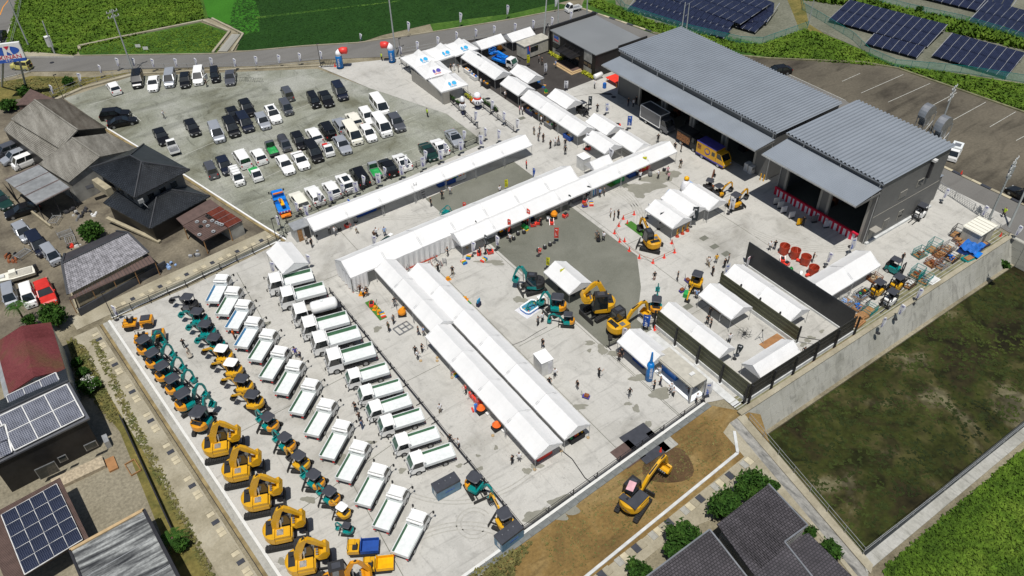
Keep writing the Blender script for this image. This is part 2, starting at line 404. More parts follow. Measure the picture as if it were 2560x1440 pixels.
# THE SETTING
HOLE=[(51.4,32.5),(103.0,32.5),(103.0,13.3),(47.7,13.9)]
g=MB();R_=1600;outer=[(-R_,R_),(R_,R_),(R_,-R_),(-R_,-R_)]
for k in range(4):
 a,b=k,(k+1)%4
 g.quad([(*outer[a],-.03),(*outer[b],-.03),(*HOLE[b],-.03),(*HOLE[a],-.03)],'lane_dirt')
setting('ground',g)
sheet('pond_bed',[(47,13),(104,13),(104,34),(47,34)],-3.6,'pond_bed',px=False)
sheet('weed_field',[(50,-60),(8,135),(185,139),(200,122),(440,62),(520,45),(540,40),(610,-60)],0,'grass')
sheet('verge',[(190,120),(440,62),(500,55),(572,80),(540,133),(200,137)],.006,'grass')
sheet('paddy',[(520,45),(572,62),(608,84),(590,126),(640,126),(760,116),(895,108),(955,88),(1075,60),(1090,70),(1280,38),(1385,10),(1460,-8),(1300,-120),(500,-120)],.01,'paddy')
sheet('paddy_edge',[(520,42),(500,-30),(620,-60),(650,40),(648,80),(610,88),(575,62)],.016,'paddy_bright')
sheet('field_bank',[(640,47),(1000,4),(1000,1),(640,42)],.022,'grass')
sheet('road_verge',[(1075,60),(1280,34),(1392,8),(1450,18),(1392,27),(1280,48),(1084,80)],.02,'grass')
sheet('verge_slope',[(1460,0),(1540,0),(1640,62),(1900,110),(1940,98),(2020,70),(2050,80),(2240,160),(2560,210),(2700,240),(2700,340),(2560,282),(2245,172),(2157,157),(1920,147),(1850,140),(1625,82),(1452,20)],.024,'grass')
sheet('solar_yard',[(1530,-60),(1540,12),(1700,62),(1900,108),(2010,70),(2060,82),(2230,158),(2560,205),(2800,235),(2900,-60)],.03,'solar_ground')
sheet('field_strip',[(2010,0),(2150,-5),(2270,28),(2450,62),(2620,118),(2620,140),(2440,95),(2330,70),(2140,18)],.036,'grass')
sheet('field_strip',[(1960,-20),(2005,-20),(2022,60),(2060,84),(2000,80),(1985,40)],.036,'dry_grass')
ROAD_T=[(-140,128),(62,141),(185,141),(530,136),(640,127),(760,117),(892,109),(1075,82),(1280,49),(1392,27),(1452,20),(1625,82),(1760,125),(1967,184),(2115,252),(2335,407),(2560,512),(2760,610)]
ROAD_B=[(2760,740),(2540,592),(2330,468),(2000,300),(1700,200),(1500,110),(1372,64),(1280,93),(1000,141),(800,149),(640,165),(330,173),(250,178),(75,179),(0,198),(-140,235)]
sheet('road',ROAD_T+ROAD_B,.03,'asphalt')
sheet('main_road',[(-40,-80),(62,-80),(50,0),(8,135),(-140,130),(-140,40)],.034,'asphalt')
sheet('road_shoulder',[(62,-20),(80,-20),(52,60),(40,140),(12,128)],.036,'tan_concrete')
sheet('pavement',[(60,128),(180,138),(185,141),(60,141)],.04,'tan_concrete')
sheet('back_lot',[(1760,120),(1850,141),(1920,147),(2157,157),(2245,172),(2560,282),(2760,360),(2760,610),(2560,508),(2335,404),(2115,252),(1967,184)],.04,'back_lot')
sheet('car_park',[(160,246),(330,191),(640,178),(794,172),(922,220),(1117,285),(1197,345),(1205,368),(720,585),(715,602),(640,555),(465,442),(267,322)],.02,'gravel_lot')
CONC=[at(794,166),at(975,148),at(1000,141),at(1372,64),(106.5,104),(107.2,34.7),(52.6,34.7),(49.6,35.9),(24.1,34.5)]
e0=at(700,1437);e1=at(900,1740)
CONC+=[e1,e0,at(460,1082),at(276,803),at(300,791),at(467,720),at(716,600),at(720,580),at(1200,362),at(1197,345),at(1117,285),at(922,220)]
sheet('concrete_yard',CONC,.034,'concrete',px=False)
sheet('gravel_patch',[(44.5,87.6),(60.6,88.1),(60.6,81.5),(44.5,81.5)],.042,'gravel_patch',px=False)
sheet('gravel_patch',[(46.2,74.2),(60.3,74.2),(60.4,59.4),(56.6,54.4),(52.2,50.2),(52.2,48.6),(46.1,48.7)],.042,'gravel_patch',px=False)
sheet('office_forecourt',[at(1120,110),at(1300,78),at(1372,64),(88,116),(88,101.5),(86.6,95),(84.2,97.6),(78.6,99.4),(70.9,99.4),(70.9,117.2),(73,126)],.042,'dark_asphalt',px=False)
sheet('loading_apron',[(80.2,101.3),(88,101.5),(88,95),(84.2,97.6),(80.2,99)],.046,'concrete',px=False)
sheet('dirt_lot',[(24,34.0),(49.6,35.4),(53.0,31.4),(50.3,27.4),(44,27.2),(12,26.8),(12,33.6)],.02,'brown_dirt',px=False)
pts=[at(1660+62*math.cos(a)*(1+.12*math.sin(3*a))+10,1168+52*math.sin(a)*(1+.15*math.cos(2*a))-5)for a in np.linspace(0,2*PI,26)[:-1]]
sheet('dug_soil',pts,.026,'dug_soil',px=False)
pts=[at(1490+45*math.cos(a),1385+38*math.sin(a)*(1+.3*math.cos(2*a)))for a in np.linspace(0,2*PI,20)[:-1]]
sheet('grass_field',[(48,12.6),(200,12.6),(200,-40),(20,-40),(47,9)],.0,'grass',px=False)
sheet('scrap_yard',[(-60,240),(40,205),(160,246),(267,322),(465,442),(640,555),(700,590),(560,640),(230,785),(0,860),(-200,700)],.0,'scrap_yard')
sheet('house_lawn',[(0,205),(60,195),(75,190),(235,193),(330,180),(230,205),(150,245),(80,240),(-60,270)],.012,'dry_grass')
sheet('gravel_yard',[(205,1010),(300,1080),(420,1380),(470,1500),(-200,1500),(-200,1180),(60,1170)],.006,'yard_gravel')
sheet('weed_strip',[(165,850),(215,870),(330,1060),(470,1330),(560,1500),(480,1500),(400,1330),(300,1080),(240,1000),(200,960)],.004,'dry_grass')
def along(p0,p1,o0,o1,z,m,name,s0=0,s1=None):
 """a strip beside the line p0-p1 (site points), between two sideways offsets"""
 a=Vector(p0);b=Vector(p1);d=(b-a);L=d.length;d.normalize();nrm=Vector((-d.y,d.x));s1=L if s1 is None else s1
 q=[a+d*s0+nrm*o0,a+d*s1+nrm*o0,a+d*s1+nrm*o1,a+d*s0+nrm*o1]
 return setting(name,MB().quad([(v.x,v.y,z)for v in q],m))
def slabs(thingo,p0,p1,o0,o1,z,step,gap,m,name,pick=None,h=.05):
 a=Vector(p0);b=Vector(p1);d=(b-a);L=d.length;ang_=math.atan2(d.y,d.x);d.normalize();nrm=Vector((-d.y,d.x))
 me={};s=0;k=0
 while s<L-step*.5:
  mm=pick(k)if pick else m
  if mm:
   c=a+d*(s+step/2)+nrm*((o0+o1)/2)
   if mm not in me:
    o=MB().box(-step/2+gap,step/2-gap,-abs(o1-o0)/2,abs(o1-o0)/2,0,h,mm).build(name,thingo);me[mm]=o
   else:o=me[mm].copy();COL.objects.link(o)
   o.parent=thingo;o.location=(c.x,c.y,z+(k*7%3)*.006);o.rotation_euler[2]=ang_
  s+=step;k+=1
K0,K1=at(276,801),at(700,1433);dK=(Vector(K1)-Vector(K0)).normalized();K1e=tuple(Vector(K0)+dK*66)
along(K0,K1e,0,-.3,.10,'kerb_white','kerb');along(K0,K1e,-.3,-.95,.02,'grey_concrete','drain_shoulder')
along(K0,K1e,-.95,-1.3,-.01,'ochre_wall','drain_ledge');along(K0,K1e,-1.3,-1.36,.03,'dark_steel','drain_edge');along(K0,K1e,-1.36,-1.7,-.02,'lane_dirt','drain_channel')
along(K0,K1e,-1.7,-4.4,.012,'tan_concrete','lane_path')
L0,L1=at(281,797),at(712,598)
along(L0,L1,0,.28,.10,'kerb_white','kerb');along(L0,L1,.28,.95,.015,'gravel_patch','drain_channel');along(L0,L1,.95,3.6,.012,'tan_concrete','lane_path',s0=-4)
lane=thing('lane_drain',(0,0,0),0,'long lane drain with pale slabs and gratings beside the left yard edge','drain')
def pick(k):return[None,'tan_concrete','stone_white',None,'canopy_dark',None,'stone_white','stone_white',None,None][k%10]
slabs(lane,K0,K1e,-1.9,-2.6,.014,.55,.03,None,'cover_slab',pick)
slabs(lane,L0,L1,1.6,2.2,.014,.6,.03,None,'cover_slab',lambda k:[None,'stone_white','tan_concrete','stone_white',None,'canopy_dark'][k%6])
F0,F1=(24.1,34.75),(49.3,36.15)
along(F0,F1,0,-.3,.12,'kerb_white','kerb',s0=-14);along(F0,F1,-.3,-.95,.05,'slate_old','kerb_slabs',s0=-14)
fd=thing('edge_slabs',(0,0,0),0,'row of slate grey edging slabs below the railing over the brown dirt lot','paving')
slabs(fd,(10,33.97),(49.3,36.15),-.32,-.95,.052,1.2,.015,'slate_grey','slab')
along((41.5,29.15),(12,26.6),.0,.0001,.02,'white_line','kerb')
wl_=MB()
for a,b in(((49.0,31.4),(47.2,29.25)),((47.2,29.25),(26.1,27.7)),((26.1,27.7),(10,26.5))):
 wl_.bar((a[0],a[1],.08),(b[0],b[1],.08),.3,'plinth',.16)
tag(wl_.build('white_kerb_line'),'long white concrete kerb bending round the brown dirt lot','kerb')
P0,P1=at(1890,1140),at(1440,1490)
sheet('lane_path',[(1870,1135),(1925,1170),(1960,1230),(1700,1330),(1560,1440),(1480,1500),(1400,1500),(1490,1440)],.03,'tan_concrete')
ld2=thing('lane_drain',(0,0,0),0,'covered drain of tan slabs and dark gratings between dirt lot and brown roofed houses','drain')
slabs(ld2,P0,P1,-.45,.4,.034,.72,.03,None,'cover_slab',lambda k:['tan_concrete','stone_white','grey_concrete',None,'tan_concrete','canopy_dark'][k%6])
cw=MB();pp=[at(267,322),at(465,442),at(640,555),at(716,602)]
for a,b in zip(pp,pp[1:]):cw.bar((*a,.12),(*b,.12),.22,'white_paint',.3)
for a,b in zip(pp,pp[1:]):cw.bar((a[0]-.28,a[1]-.05,.02),(b[0]-.28,b[1]-.05,.02),.34,'ochre_wall',.2)
tag(cw.build('car_park_kerb_wall'),'low white topped ochre kerb wall along the left side of the car park','wall')
cw=MB();pp=[at(140,250),at(205,222),at(330,188)]
for a,b in zip(pp,pp[1:]):cw.bar((*a,.1),(*b,.1),.7,'tan_concrete',.3)
for a,b in((at(330,186),at(800,165)),):cw.bar((*a,.1),(*b,.1),.4,'tan_concrete',.25)
tag(cw.build('verge_kerb'),'pale concrete kerb between car park and the road railing','kerb')
def line(pts,w,z=.05,m='white_line',name='road_marking'):
 b=MB()
 for p,q in zip(pts,pts[1:]):
  p=Vector(at(*p));q=Vector(at(*q));d=(q-p).normalized();n_=Vector((-d.y,d.x))*w/2
  b.quad([(*(p-n_),z),(*(q-n_),z),(*(q+n_),z),(*(p+n_),z)],m)
 return setting(name,b)
line([(52,0),(30,55),(8,108)],.25);line([(22,0),(8,18),(0,38)],.2,m='orange_line')
line([(60,143),(185,143)],.15);line([(1967,184),(2115,252)],.12,z=.055);line([(75,179),(0,197)],.15)
for a,b in(((2105,204),(2150,184)),((2153,233),(2258,187)),((2220,256),(2325,209)),((2310,275),(2392,232)),((2380,302),(2464,256)),((2474,318),(2539,280)),((2540,352),(2600,320))):line([a,b],.1,z=.055,name='bay_line')
line([(223,263),(330,231)],.1,z=.035,name='bay_line');line([(330,285),(353,303)],.1,z=.035,name='bay_line')
line([(440,397),(560,345),(800,250),(860,225)],.08,z=.035,name='bay_line');line([(505,222),(600,217)],.08,z=.035,name='bay_line');line([(640,455),(760,400),(900,350),(1040,290)],.08,z=.035,name='bay_line')
line([(650,510),(760,462),(1040,370)],.08,z=.035,name='bay_line')
for(a,b)in(((24.6,79.6),(49,79.9)),((31,90),(31,60)),((24.6,58),(29,58)),((37.6,78),(37.6,36)),((45.8,79),(45.8,36)),((46,48.6),(46,36)),((61,76),(61,40)),((38,55),(46,55)),((76,88),(76,50)),((24.4,52),(5,49)),((16,88),(12.5,36)),((61,62),(82,62)),((61,47),(52,47)),((3,62),(24,63))):
 p=Vector(a);q=Vector(b);d=(q-p).normalized();n_=Vector((-d.y,d.x))*.035
 setting('slab_joint',MB().quad([(*(p-n_),.0375),(*(q-n_),.0375),(*(q+n_),.0375),(*(p+n_),.0375)],'gravel_patch'))
for(a,b,w)in(((71,117),(71.0,80),.1),):
 pass
for(x,y,R0,a0,a1,n_)in((1545,480,9,-.9,.9,4),(1560,500,13,-.7,.6,3),(1185,1308,1.2,0,5,2),(1120,1330,8,.4,1.9,3),(1000,540,16,3.6,4.6,3),(2000,610,12,3.2,4.4,4),(1150,1250,10,3.4,4.9,2)):
 c_=at(x,y)
 for j in range(n_):
  rr_=R0+j*.42;q=[(rr_*math.cos(a),rr_*math.sin(a))for a in np.linspace(a0,a1,30)];q2_=[((rr_+.13)*math.cos(a),(rr_+.13)*math.sin(a))for a in np.linspace(a0,a1,30)]
  ox_,oy_=(0,0)if R0<2 else(-R0*math.cos((a0+a1)/2),-R0*math.sin((a0+a1)/2))
  b=MB();vs=[(c_[0]+ox_+u,c_[1]+oy_+v,.0385+j*.0012)for u,v in q+q2_];setting('tyre_mark',b.add(vs,[(i,i+1,31+i,30+i)for i in range(29)],'tyre_mark'))
def blot(x,y,rx,ry,seed,z=.046,m='wet_concrete',name='wet_patch'):
 z+=(seed%5)*.004;r=random.Random(seed);ph=[r.random()*6.28 for _ in range(4)];c=[]
 for k in range(36):
  t=2*PI*k/36;s=1+.22*math.sin(2*t+ph[0])+.16*math.sin(3*t+ph[1])+.1*math.sin(5*t+ph[2])+.06*math.sin(9*t+ph[3])
  c.append((*at(x+rx*s*math.cos(t),y+ry*s*math.sin(t)),z))
 setting(name,MB().quad(c,m))
for i,b in enumerate([(1412,1262,42,20),(1378,1285,36,17),(1335,1298,28,16),(1318,1178,10,9),(1342,1165,14,8),(1445,1018,26,6),(1590,1022,10,8),(1618,1062,9,9),(1570,1010,8,5),(1620,1057,7,4),(943,823,10,7),(668,810,9,6),(912,1110,26,7),(850,1150,14,18),(772,1250,16,9),(706,1405,12,9),(1610,470,42,14),(1648,445,40,14),(1680,435,20,9),(1600,485,16,10),(1240,657,22,6),(1212,655,20,4),(1505,875,12,12),(1535,885,18,6),(1650,985,30,12),(1600,945,22,10),(1475,858,14,5),(1473,877,6,4),(1300,750,16,8),(1160,800,30,3),(2008,862,8,5),(2018,852,8,5),(2028,845,9,5),(2054,829,6,4),(548,735,12,9),(1148,1165,8,5),(1090,690,12,5),(1240,1120,6,5),(1005,1177,10,6),(1195,1140,5,4),(1200,1172,8,5)]):
 blot(*b,i)
for k in range(12):
 x,y=[(1305,296),(1218,204),(1720,767),(1619,822),(1760,596),(1563,464),(1786,617),(1815,635),(2127,618),(1534,243),(1220,247),(130,157)][k]
 p=at(x,y);d_=MB().box(-.55,.55,-.4,.4,0,.02,'gravel_patch')if k<8 else MB().lathe([(.42,0),(.42,.02)],'dark_steel',14)
 o=d_.build('drain_lid',loc=(p[0],p[1],.036));tag(o,['rectangular','round'][k>=8]+' dark drain lid '+['beside the tents facing the office','near the white roofed reception tents','in front of the small walled tent corner','at the corner of the blue bannered tent','below the signboards of the three-roofed tent','on the dried ground by the mobile washing crew','in a row below the signboards, second','in a row below the signboards, last','by the red and white curtain end','under the canopy near the red table','on the walkway between tents','in the road near the beige jeep'][k],'drain lid')
# pond walls
rw=thing('retaining_wall',(51.4,32.5,0),0,'tall stained concrete retaining wall of the sunken pond below the yard','wall')
b=MB();b.hexa([(-.3,-1.5,-3.6),(52.2,-1.5,-3.6),(52.2,.45,-3.6),(-.3,.45,-3.6),(-.3,0,.22),(52.2,0,.22),(52.2,.45,.22),(-.3,.45,.22)],'moss_conc');b.build('wall_core',rw)
b=MB();b.box(-.3,52.2,-.14,.5,.22,.32,'tan_concrete');b.build('coping',rw)
pm=MB().box(.008,1.992,-.07,0,.02,1.33,'wall_concrete').build('panel',rw)
for i in range(26):
 for j in range(3):
  o=pm if i==j==0 else pm.copy()
  if o is not pm:COL.objects.link(o)
  s_=j*1.36;o.parent=rw;o.location=(i*2,-1.5+s_*.366-random.random()*.004,-3.6+s_*.931);o.rotation_euler[0]=-.3746
MB().box(-.3,52.2,-1.9,-1.4,-3.6,-3.35,'lane_dirt').build('footing',rw)
setting('wall_top_ledges',MB().box(51.4,103.4,33.0,34.6,-.02,.08,'moss_conc'))
for k,yy in enumerate((33.3,33.75,34.25)):setting('wall_top_channel',MB().box(51.4,103.4,yy,yy+.1,.081,.10+.02*k,'grey_concrete'))
setting('wall_top_channel',MB().box(62,71,32.95,33.1,.10,.16,'rust'))
rw2=thing('retaining_wall',(103,32.5,0),0,'end retaining wall of the pond at the far right edge','wall')
MB().box(0,.5,-20,0,-3.6,.25,'wall_concrete').build('wall_core',rw2)
pm2=MB().box(-.06,0,-1.97,-.03,0,1.2,'wall_concrete').build('panel',rw2)
for i in range(9):
 for j in range(3):
  o=pm2 if i==j==0 else pm2.copy()
  if o is not pm2:COL.objects.link(o)
  o.parent=rw2;o.location=(-.002,-i*2,-3.5+j*1.24)
def skew_box(pts,z0,z1,m,name,par=None):
 b=MB();n=len(pts);b.add([(*p,z0)for p in pts]+[(*p,z1)for p in pts],[tuple(range(n-1,-1,-1)),tuple(range(n,2*n))]+[(k,(k+1)%n,n+(k+1)%n,n+k)for k in range(n)],m)
 return b.build(name,par)
a=at(1870,1050);b_=at(2174,1414)
tag(skew_box([(51.6,32.5),(50.6,32.5),(46.9,13.0),(47.8,13.4)],-3.6,.12,'tan_concrete','pond_side_wall'),'left side wall of the pond beside the brown roofed houses','wall')
sheet('water_channel',[(50.6,32.5),(49.5,32.5),(45.6,12.4),(46.9,13.2)],.036,'channel_bed',px=False)
sheet('channel_path',[(49.5,32.5),(48.0,32.0),(46.8,24.8),(46.6,19.0),(44.5,10.0),(45.6,12.4)],.042,'tan_concrete',px=False)
nw=MB();nw.add([(47.6,15.6,-3.6),(103,15.1,-3.6),(103,13.7,.1),(47.6,14.4,.1),(103,12.9,.1),(46.7,13.3,.1),(103,12.9,-3.6),(46.7,13.3,-3.6)],[(0,1,2,3),(3,2,4,5),(5,4,6,7)],'grey_concrete')
tag(nw.build('pond_near_wall'),'sloping pale concrete bank wall of the pond above the lower right grass','wall')
rl=thing('pond_railing',(0,0,0),0,'thin wire railing along the left and near edges of the pond','railing')
pl=[(51.3,31.5),(47.9,14.6),(60,14.3),(80,14.0),(102,13.8)]
pm3=None
for a,b in zip(pl,pl[1:]):
 a=Vector(a);b=Vector(b);n_=max(1,round((b-a).length/2.4))
 for k in range(n_):
  p=a.lerp(b,k/n_)
  if pm3 is None:o=pm3=MB().bar((0,0,.1),(0,0,1.2),.05,'galvanised').build('post',rl)
  else:o=pm3.copy();COL.objects.link(o);o.parent=rl
  o.location=(p.x,p.y,0)
 for zz in(.65,1.18):MB().bar((a.x,a.y,zz),(b.x,b.y,zz),.035,'galvanised').build('rail',rl)
# growth
tufts('field_weeds',[(50,-20),(14,128),(120,130),(185,136),(205,118),(300,100),(440,60),(508,45),(500,10),(490,-20)],26000,.55,.24,'weed_leaf')
tufts('verge_weeds',[(195,122),(500,60),(565,84),(545,128),(205,134)],2500,.3,.12,'weed_leaf')
tufts('rice',[(575,60),(600,84),(595,122),(760,112),(895,104),(955,84),(1075,56),(1280,34),(1385,6),(1300,-60),(600,-60)],15000,.4,.06,'rice_leaf')
tufts('verge_weeds',[(1465,8),(1500,0),(1640,58),(1700,70),(1900,112),(2010,76),(2050,84),(2230,162),(2560,214),(2560,276),(2245,168),(1920,143),(1640,84)],9000,.5,.28,'weed_leaf')
tufts('field_strip_weeds',[(2010,0),(2150,-5),(2270,28),(2450,62),(2620,118),(2620,140),(2440,95),(2330,70),(2140,18)],2500,.8,.6,'weed_leaf')
tufts('grass_tufts',[(48.4,12.6),(100,12.4),(100,-6),(30,-6)],52000,.30,.2,'weed_leaf',px=False)
tufts('pond_weeds',[(49.5,16),(102,15.5),(102,32),(52,32)],2200,.4,.05,'pond_leaf',z=-3.6,px=False)
tufts('lane_weeds',[(175,845),(215,870),(300,1050),(280,1060),(235,1000),(190,950)],900,.25,.14,'weed_dry')
tufts('lane_weeds',[(225,850),(245,850),(330,1030),(420,1200),(520,1400),(560,1480),(535,1480),(440,1290),(330,1080)],1000,.22,.10,'weed_dry')
tufts('lawn_weeds',[(0,208),(60,197),(235,195),(150,245),(80,240)],1200,.3,.12,'weed_dry')
tufts('lot_weeds',[(12,27.0),(24,33.4),(20,34),(12,33.4)],1500,.3,.25,'weed_dry',px=False)
tufts('lot_weeds',[(24,28.5),(47,29.5),(49,34.5),(25,33.5)],1200,.16,.06,'weed_dry',px=False)
def leaf_blob(n,rx,ry,rz,size,m,seed,cz):
 r=np.random.default_rng(seed);k=26
 cc=r.normal(size=(k,3));cc/=np.linalg.norm(cc,axis=1)[:,None];cc*=(.35+.55*r.random((k,1)))
 i=r.integers(0,k,n);p=cc[i]+r.normal(size=(n,3))*.17
 p*=np.array([rx,ry,rz]);p[:,2]+=cz
 a=r.normal(size=(n,3));b=r.normal(size=(n,3));a/=np.linalg.norm(a,axis=1)[:,None];b/=np.linalg.norm(b,axis=1)[:,None]
 s=size*(.5+r.random((n,1)))
 return np.stack([p-a*s,p+a*s,p+b*s*1.6],1)
def tree(px_,py_,rad,h,label,cat='tree',m='tree_leaf',name='broadleaf_tree',seed=0,group=None,dense=1.0,flowers=False):
 rad*=.88;x,y=at(px_,py_,h*.6)
 t=thing(name,(x,y,0),random.random()*6,label,cat,group)
 n=int(min(5200,900*rad*rad*dense)+300)
 soup('crown',leaf_blob(n,rad,rad,h*.42,.13+.03*rad,m,seed,h*.6),m,t)
 b=MB().bar((0,0,0),(.1,0,h*.5),.2+rad*.06,'bark',.12,n=7)
 for k in range(4):b.bar((.08,0,h*.35),(math.cos(k*1.6)*rad*.5,math.sin(k*1.6)*rad*.5,h*.62),.09,'bark',.04,n=5)
 b.build('trunk',t)
 if flowers:soup('blossom',leaf_blob(260,rad*.95,rad*.95,h*.45,.09,'flower_white',seed+5,h*.66),'flower_white',t)
 return t
tree(130,788,1.6,3.4,'round green garden tree above the maroon roof',seed=1,dense=1.6)
tree(75,802,.8,2,'small dark bush between the garden tree and maroon roof','bush',name='bush',seed=2,dense=2)
tree(225,575,1.7,3,'dense dark tree in the scrap yard beside the tiled house',seed=3,dense=1.6)
tree(168,202,1.0,1.4,'low round shrub on the dry lawn by the road','shrub',name='shrub',seed=4,dense=2)
tree(62,225,1.4,1.8,'leafy bush at the foot of the pylon sign','bush',name='bush',seed=5,dense=1.5)
tree(20,262,1.6,1.8,'spreading bush at the left edge below the pylon sign','bush',name='bush',seed=6,dense=1.3)
tree(220,960,1.25,1.8,'hydrangea bush with white flower heads beside the solar roofed house','bush',name='hydrangea_bush',seed=7,flowers=True,dense=1.6)
tree(205,930,.7,1.2,'small green bush above the hydrangea','bush',name='bush',seed=8,dense=2)
tree(190,905,.6,1.0,'small weedy shrub in the shade of the maroon roofed house','shrub',name='shrub',seed=9,dense=2)
tree(452,1357,.75,1.8,'slim sapling by the corner of the stained roof','sapling',name='sapling',seed=10,dense=2)
tree(1880,1215,1.7,3,'green tree behind the brown roofs, farthest of the row',seed=11,dense=1.7,group='trees behind the brown roofed houses')
tree(1815,1258,1.8,3,'wide green tree touching the corner of the rear brown roof',seed=12,dense=1.7,group='trees behind the brown roofed houses')
tree(1708,1335,1.6,3,'green tree above the front brown roof',seed=13,dense=1.7,group='trees behind the brown roofed houses')
tree(1680,1375,.9,2,'small bush clinging to the left edge of the front brown roof','bush',name='bush',seed=14,dense=2)
tree(1598,1428,1.3,2,'low green bush at the bottom edge by the lane drain','bush',name='bush',seed=15,dense=1.7)
tree(2075,1375,1.0,1.6,'yellow tipped bush beside the rear brown roof and water channel','bush',name='bush',seed=16,dense=2)
tree(1935,1215,.6,1,'little green shrub near the channel path at the top roof corner','shrub',name='shrub',seed=17,dense=2)
tree(2028,1330,.6,1,'little yellowish shrub at the notch of the rear brown roof','shrub',name='shrub',seed=18,dense=2)
tree(2515,662,.6,1.0,'small weed clump in the far corner of the pond wall','shrub',name='shrub',seed=19,dense=2)
tree(2300,22,.0+.8,1.5,'lone bush on the strip between two solar arrays','bush',name='bush',seed=20)
def palm(px_,py_,h,label):
 x,y=at(px_,py_,h);t=thing('palm_tree',(x,y,0),0,label,'palm tree')
 MB().bar((0,0,0),(0,0,h),.28,'bark',.2,n=7).build('trunk',t);tr=[]
 for k in range(16):
  a=k*2.4;d=Vector((math.cos(a),math.sin(a),0));s_=Vector((-math.sin(a),math.cos(a),0))
  for j in range(9):
   r0=.15+j*.14;c=d*r0+Vector((0,0,h+.25*math.sin(r0*2)-r0*r0*.3))
   for sg in(-1,1):tr.append([c,c+d*.12,c+d*.25+s_*sg*.42*(1-j/14)-Vector((0,0,.12))])
 soup('crown',np.array([[tuple(v)for v in q]for q in tr]),'tree_leaf',t)
palm(40,765,3.2,'small fan palm beside the parked old vans')
palm(430,1345,1.4,'little palm in the shadow of the stained roof')
# BUILDINGS
def corr(x0,x1,y0,y1,z0,z1,pitch,amp,m):
 """corrugated sheet, ribs running along x, falling from z0 at x0 to z1 at x1"""
 b=MB();n=int(round((y1-y0)/pitch));top=[]
 for k in range(n):
  for f,h in((0,0),(.28,0),(.42,amp),(.78,amp),(.92,0)):top.append((y0+(k+f)*pitch,h))
 top.append((y1,0));vs=[(x0,y,z0+h)for y,h in top]+[(x1,y,z1+h)for y,h in top]+[(x0,y,z0+h-.06)for y,h in top]+[(x1,y,z1+h-.06)for y,h in top]
 c=len(top);fs=[]
 for k in range(c-1):fs+=[(k,c+k,c+k+1,k+1),(2*c+k,k,k+1,2*c+k+1),(2*c+k+1,3*c+k+1,3*c+k,2*c+k),(c+k,3*c+k,3*c+k+1,c+k+1)]
 fs+=[(0,2*c,3*c,c),(c-1,2*c-1,4*c-1,3*c-1)]
 return b.add(vs,fs,m)
def shed(name,x,y1,L,D,hh,label,cz0,cz1,cproj,doors,pitch):
 """front face at x looking to -x, from y1-L to y1"""
 t=thing(name,(x,y1-L,0),0,label,'warehouse')
 w=MB()
 w.box(D-.2,D,0,L,0,hh-.3,'wall_grey');w.box(.2,D-.2,0,.2,0,hh-.3,'wall_grey');w.box(.2,D-.2,L-.2,L,0,hh-.3,'wall_grey')
 top=5.6 if hh<9 else 7.4
 ys=0
 for(a,b)in doors:w.box(0,.2,ys,a,0,top,'wall_grey');ys=b
 w.box(0,.2,ys,L,0,top,'wall_grey');w.box(0,.2,0,L,top,hh-.3,'wall_grey')
 w.build('wall',t)
 MB().box(.02,D-.02,.2,L-.2,.04,.08,'gravel_patch').build('floor',t)
 corr(-.35,D+.35,-.25,L+.25,hh-.02,hh+.02,pitch,.2,'metal_roof').build('roof',t)
 corr(-cproj,-.02,-.0,L,cz1,cz0,pitch/2.2,.05,'metal_roof').build('canopy_roof',t)
 b=MB();b.box(-cproj-.12,-cproj,0,L,cz1-.2,cz1-.02,'galvanised');b.box(-cproj,0,0,.12,cz1-.35,cz1-.08,'wall_grey');b.box(-cproj,0,L-.12,L,cz1-.35,cz1-.08,'wall_grey');b.build('canopy_gutter',t)
 MB().box(-.34,-.2,-.2,L+.2,hh-.3,hh-.1,'steel').build('gutter',t)
 for(a,b)in doors:
  for yy in(a,b):MB().box(-.05,.35,yy-.18,yy+.18,0,top,'wall_light').build('pillar',t)
 dp=MB()
 for k in range(0,int(L)+1,6):dp.bar((-.28,min(k+.3,L-.3),cz0+.1),(-.28,min(k+.3,L-.3),hh-.2),.12,'galvanised',n=6)
 for k in(0,1):dp.bar((-.1,.15+k*(L-.3),0),(-.1,.15+k*(L-.3),cz1),.12,'galvanised',n=6)
 dp.build('downpipe',t)
 for k in range(5):
  xx=1+k*(D-2)/4
  MB().box(xx,xx+.2,.2,L-.2,hh-.8,hh-.5,'dark_steel').build('roof_beam',t)
 return t
sa=shed('warehouse',87.6,94.95,33.6,13.7,8.2,'long grey warehouse with corrugated metal roof and open bays behind the food trucks',7.0,6.65,4.0,[(2.8,8.6),(9.4,15.5),(16.2,22),(22.8,28.2)],.56)
sb=shed('warehouse',86.3,58.5,15.2,14.5,9.9,'smaller taller grey warehouse with the red and white curtain and exhaust ducts',9.0,8.4,5.0,[(.9,6.6),(8.0,13.9)],.62)
for k,(a,z0,w_,h_,m)in enumerate([(3.3,1.0,1.1,1.5,'glass_dark'),(6.4,1.1,1.1,1.5,'glass_dark'),(5.0,5.2,1.5,1.1,'glass_dark'),(8.6,5.6,1.3,1.1,'glass_dark')]):
 f=MB().box(a,a+w_,-.07,0,z0,z0+h_,'wall_light').build('window',sb);MB().box(a+.08,a+w_-.08,-.09,-.07,z0+.08,z0+h_-.08,m).build('pane',f)
MB().box(.3,1.2,-.06,0,.1,2.1,'wall_light').build('door',sb);MB().box(.1,1.5,-1.0,0,2.4,2.5,'wall_light').build('door_canopy',sb)
MB().box(0,14.5,-.35,-.001,0,.35,'plinth').build('plinth',sb);MB().box(0,14.5,-.03,0,4.3,4.4,'wall_light').build('trim_band',sb)
MB().box(10.2,10.6,-.35,0,6.6,9.2,'dark_steel').box(10.1,10.7,-.6,0,9.2,9.5,'box_white').build('vent_duct',sb)
corr(14.6,16.6,.5,3,4.3,4.1,.3,.05,'metal_roof').build('rear_canopy',sb)
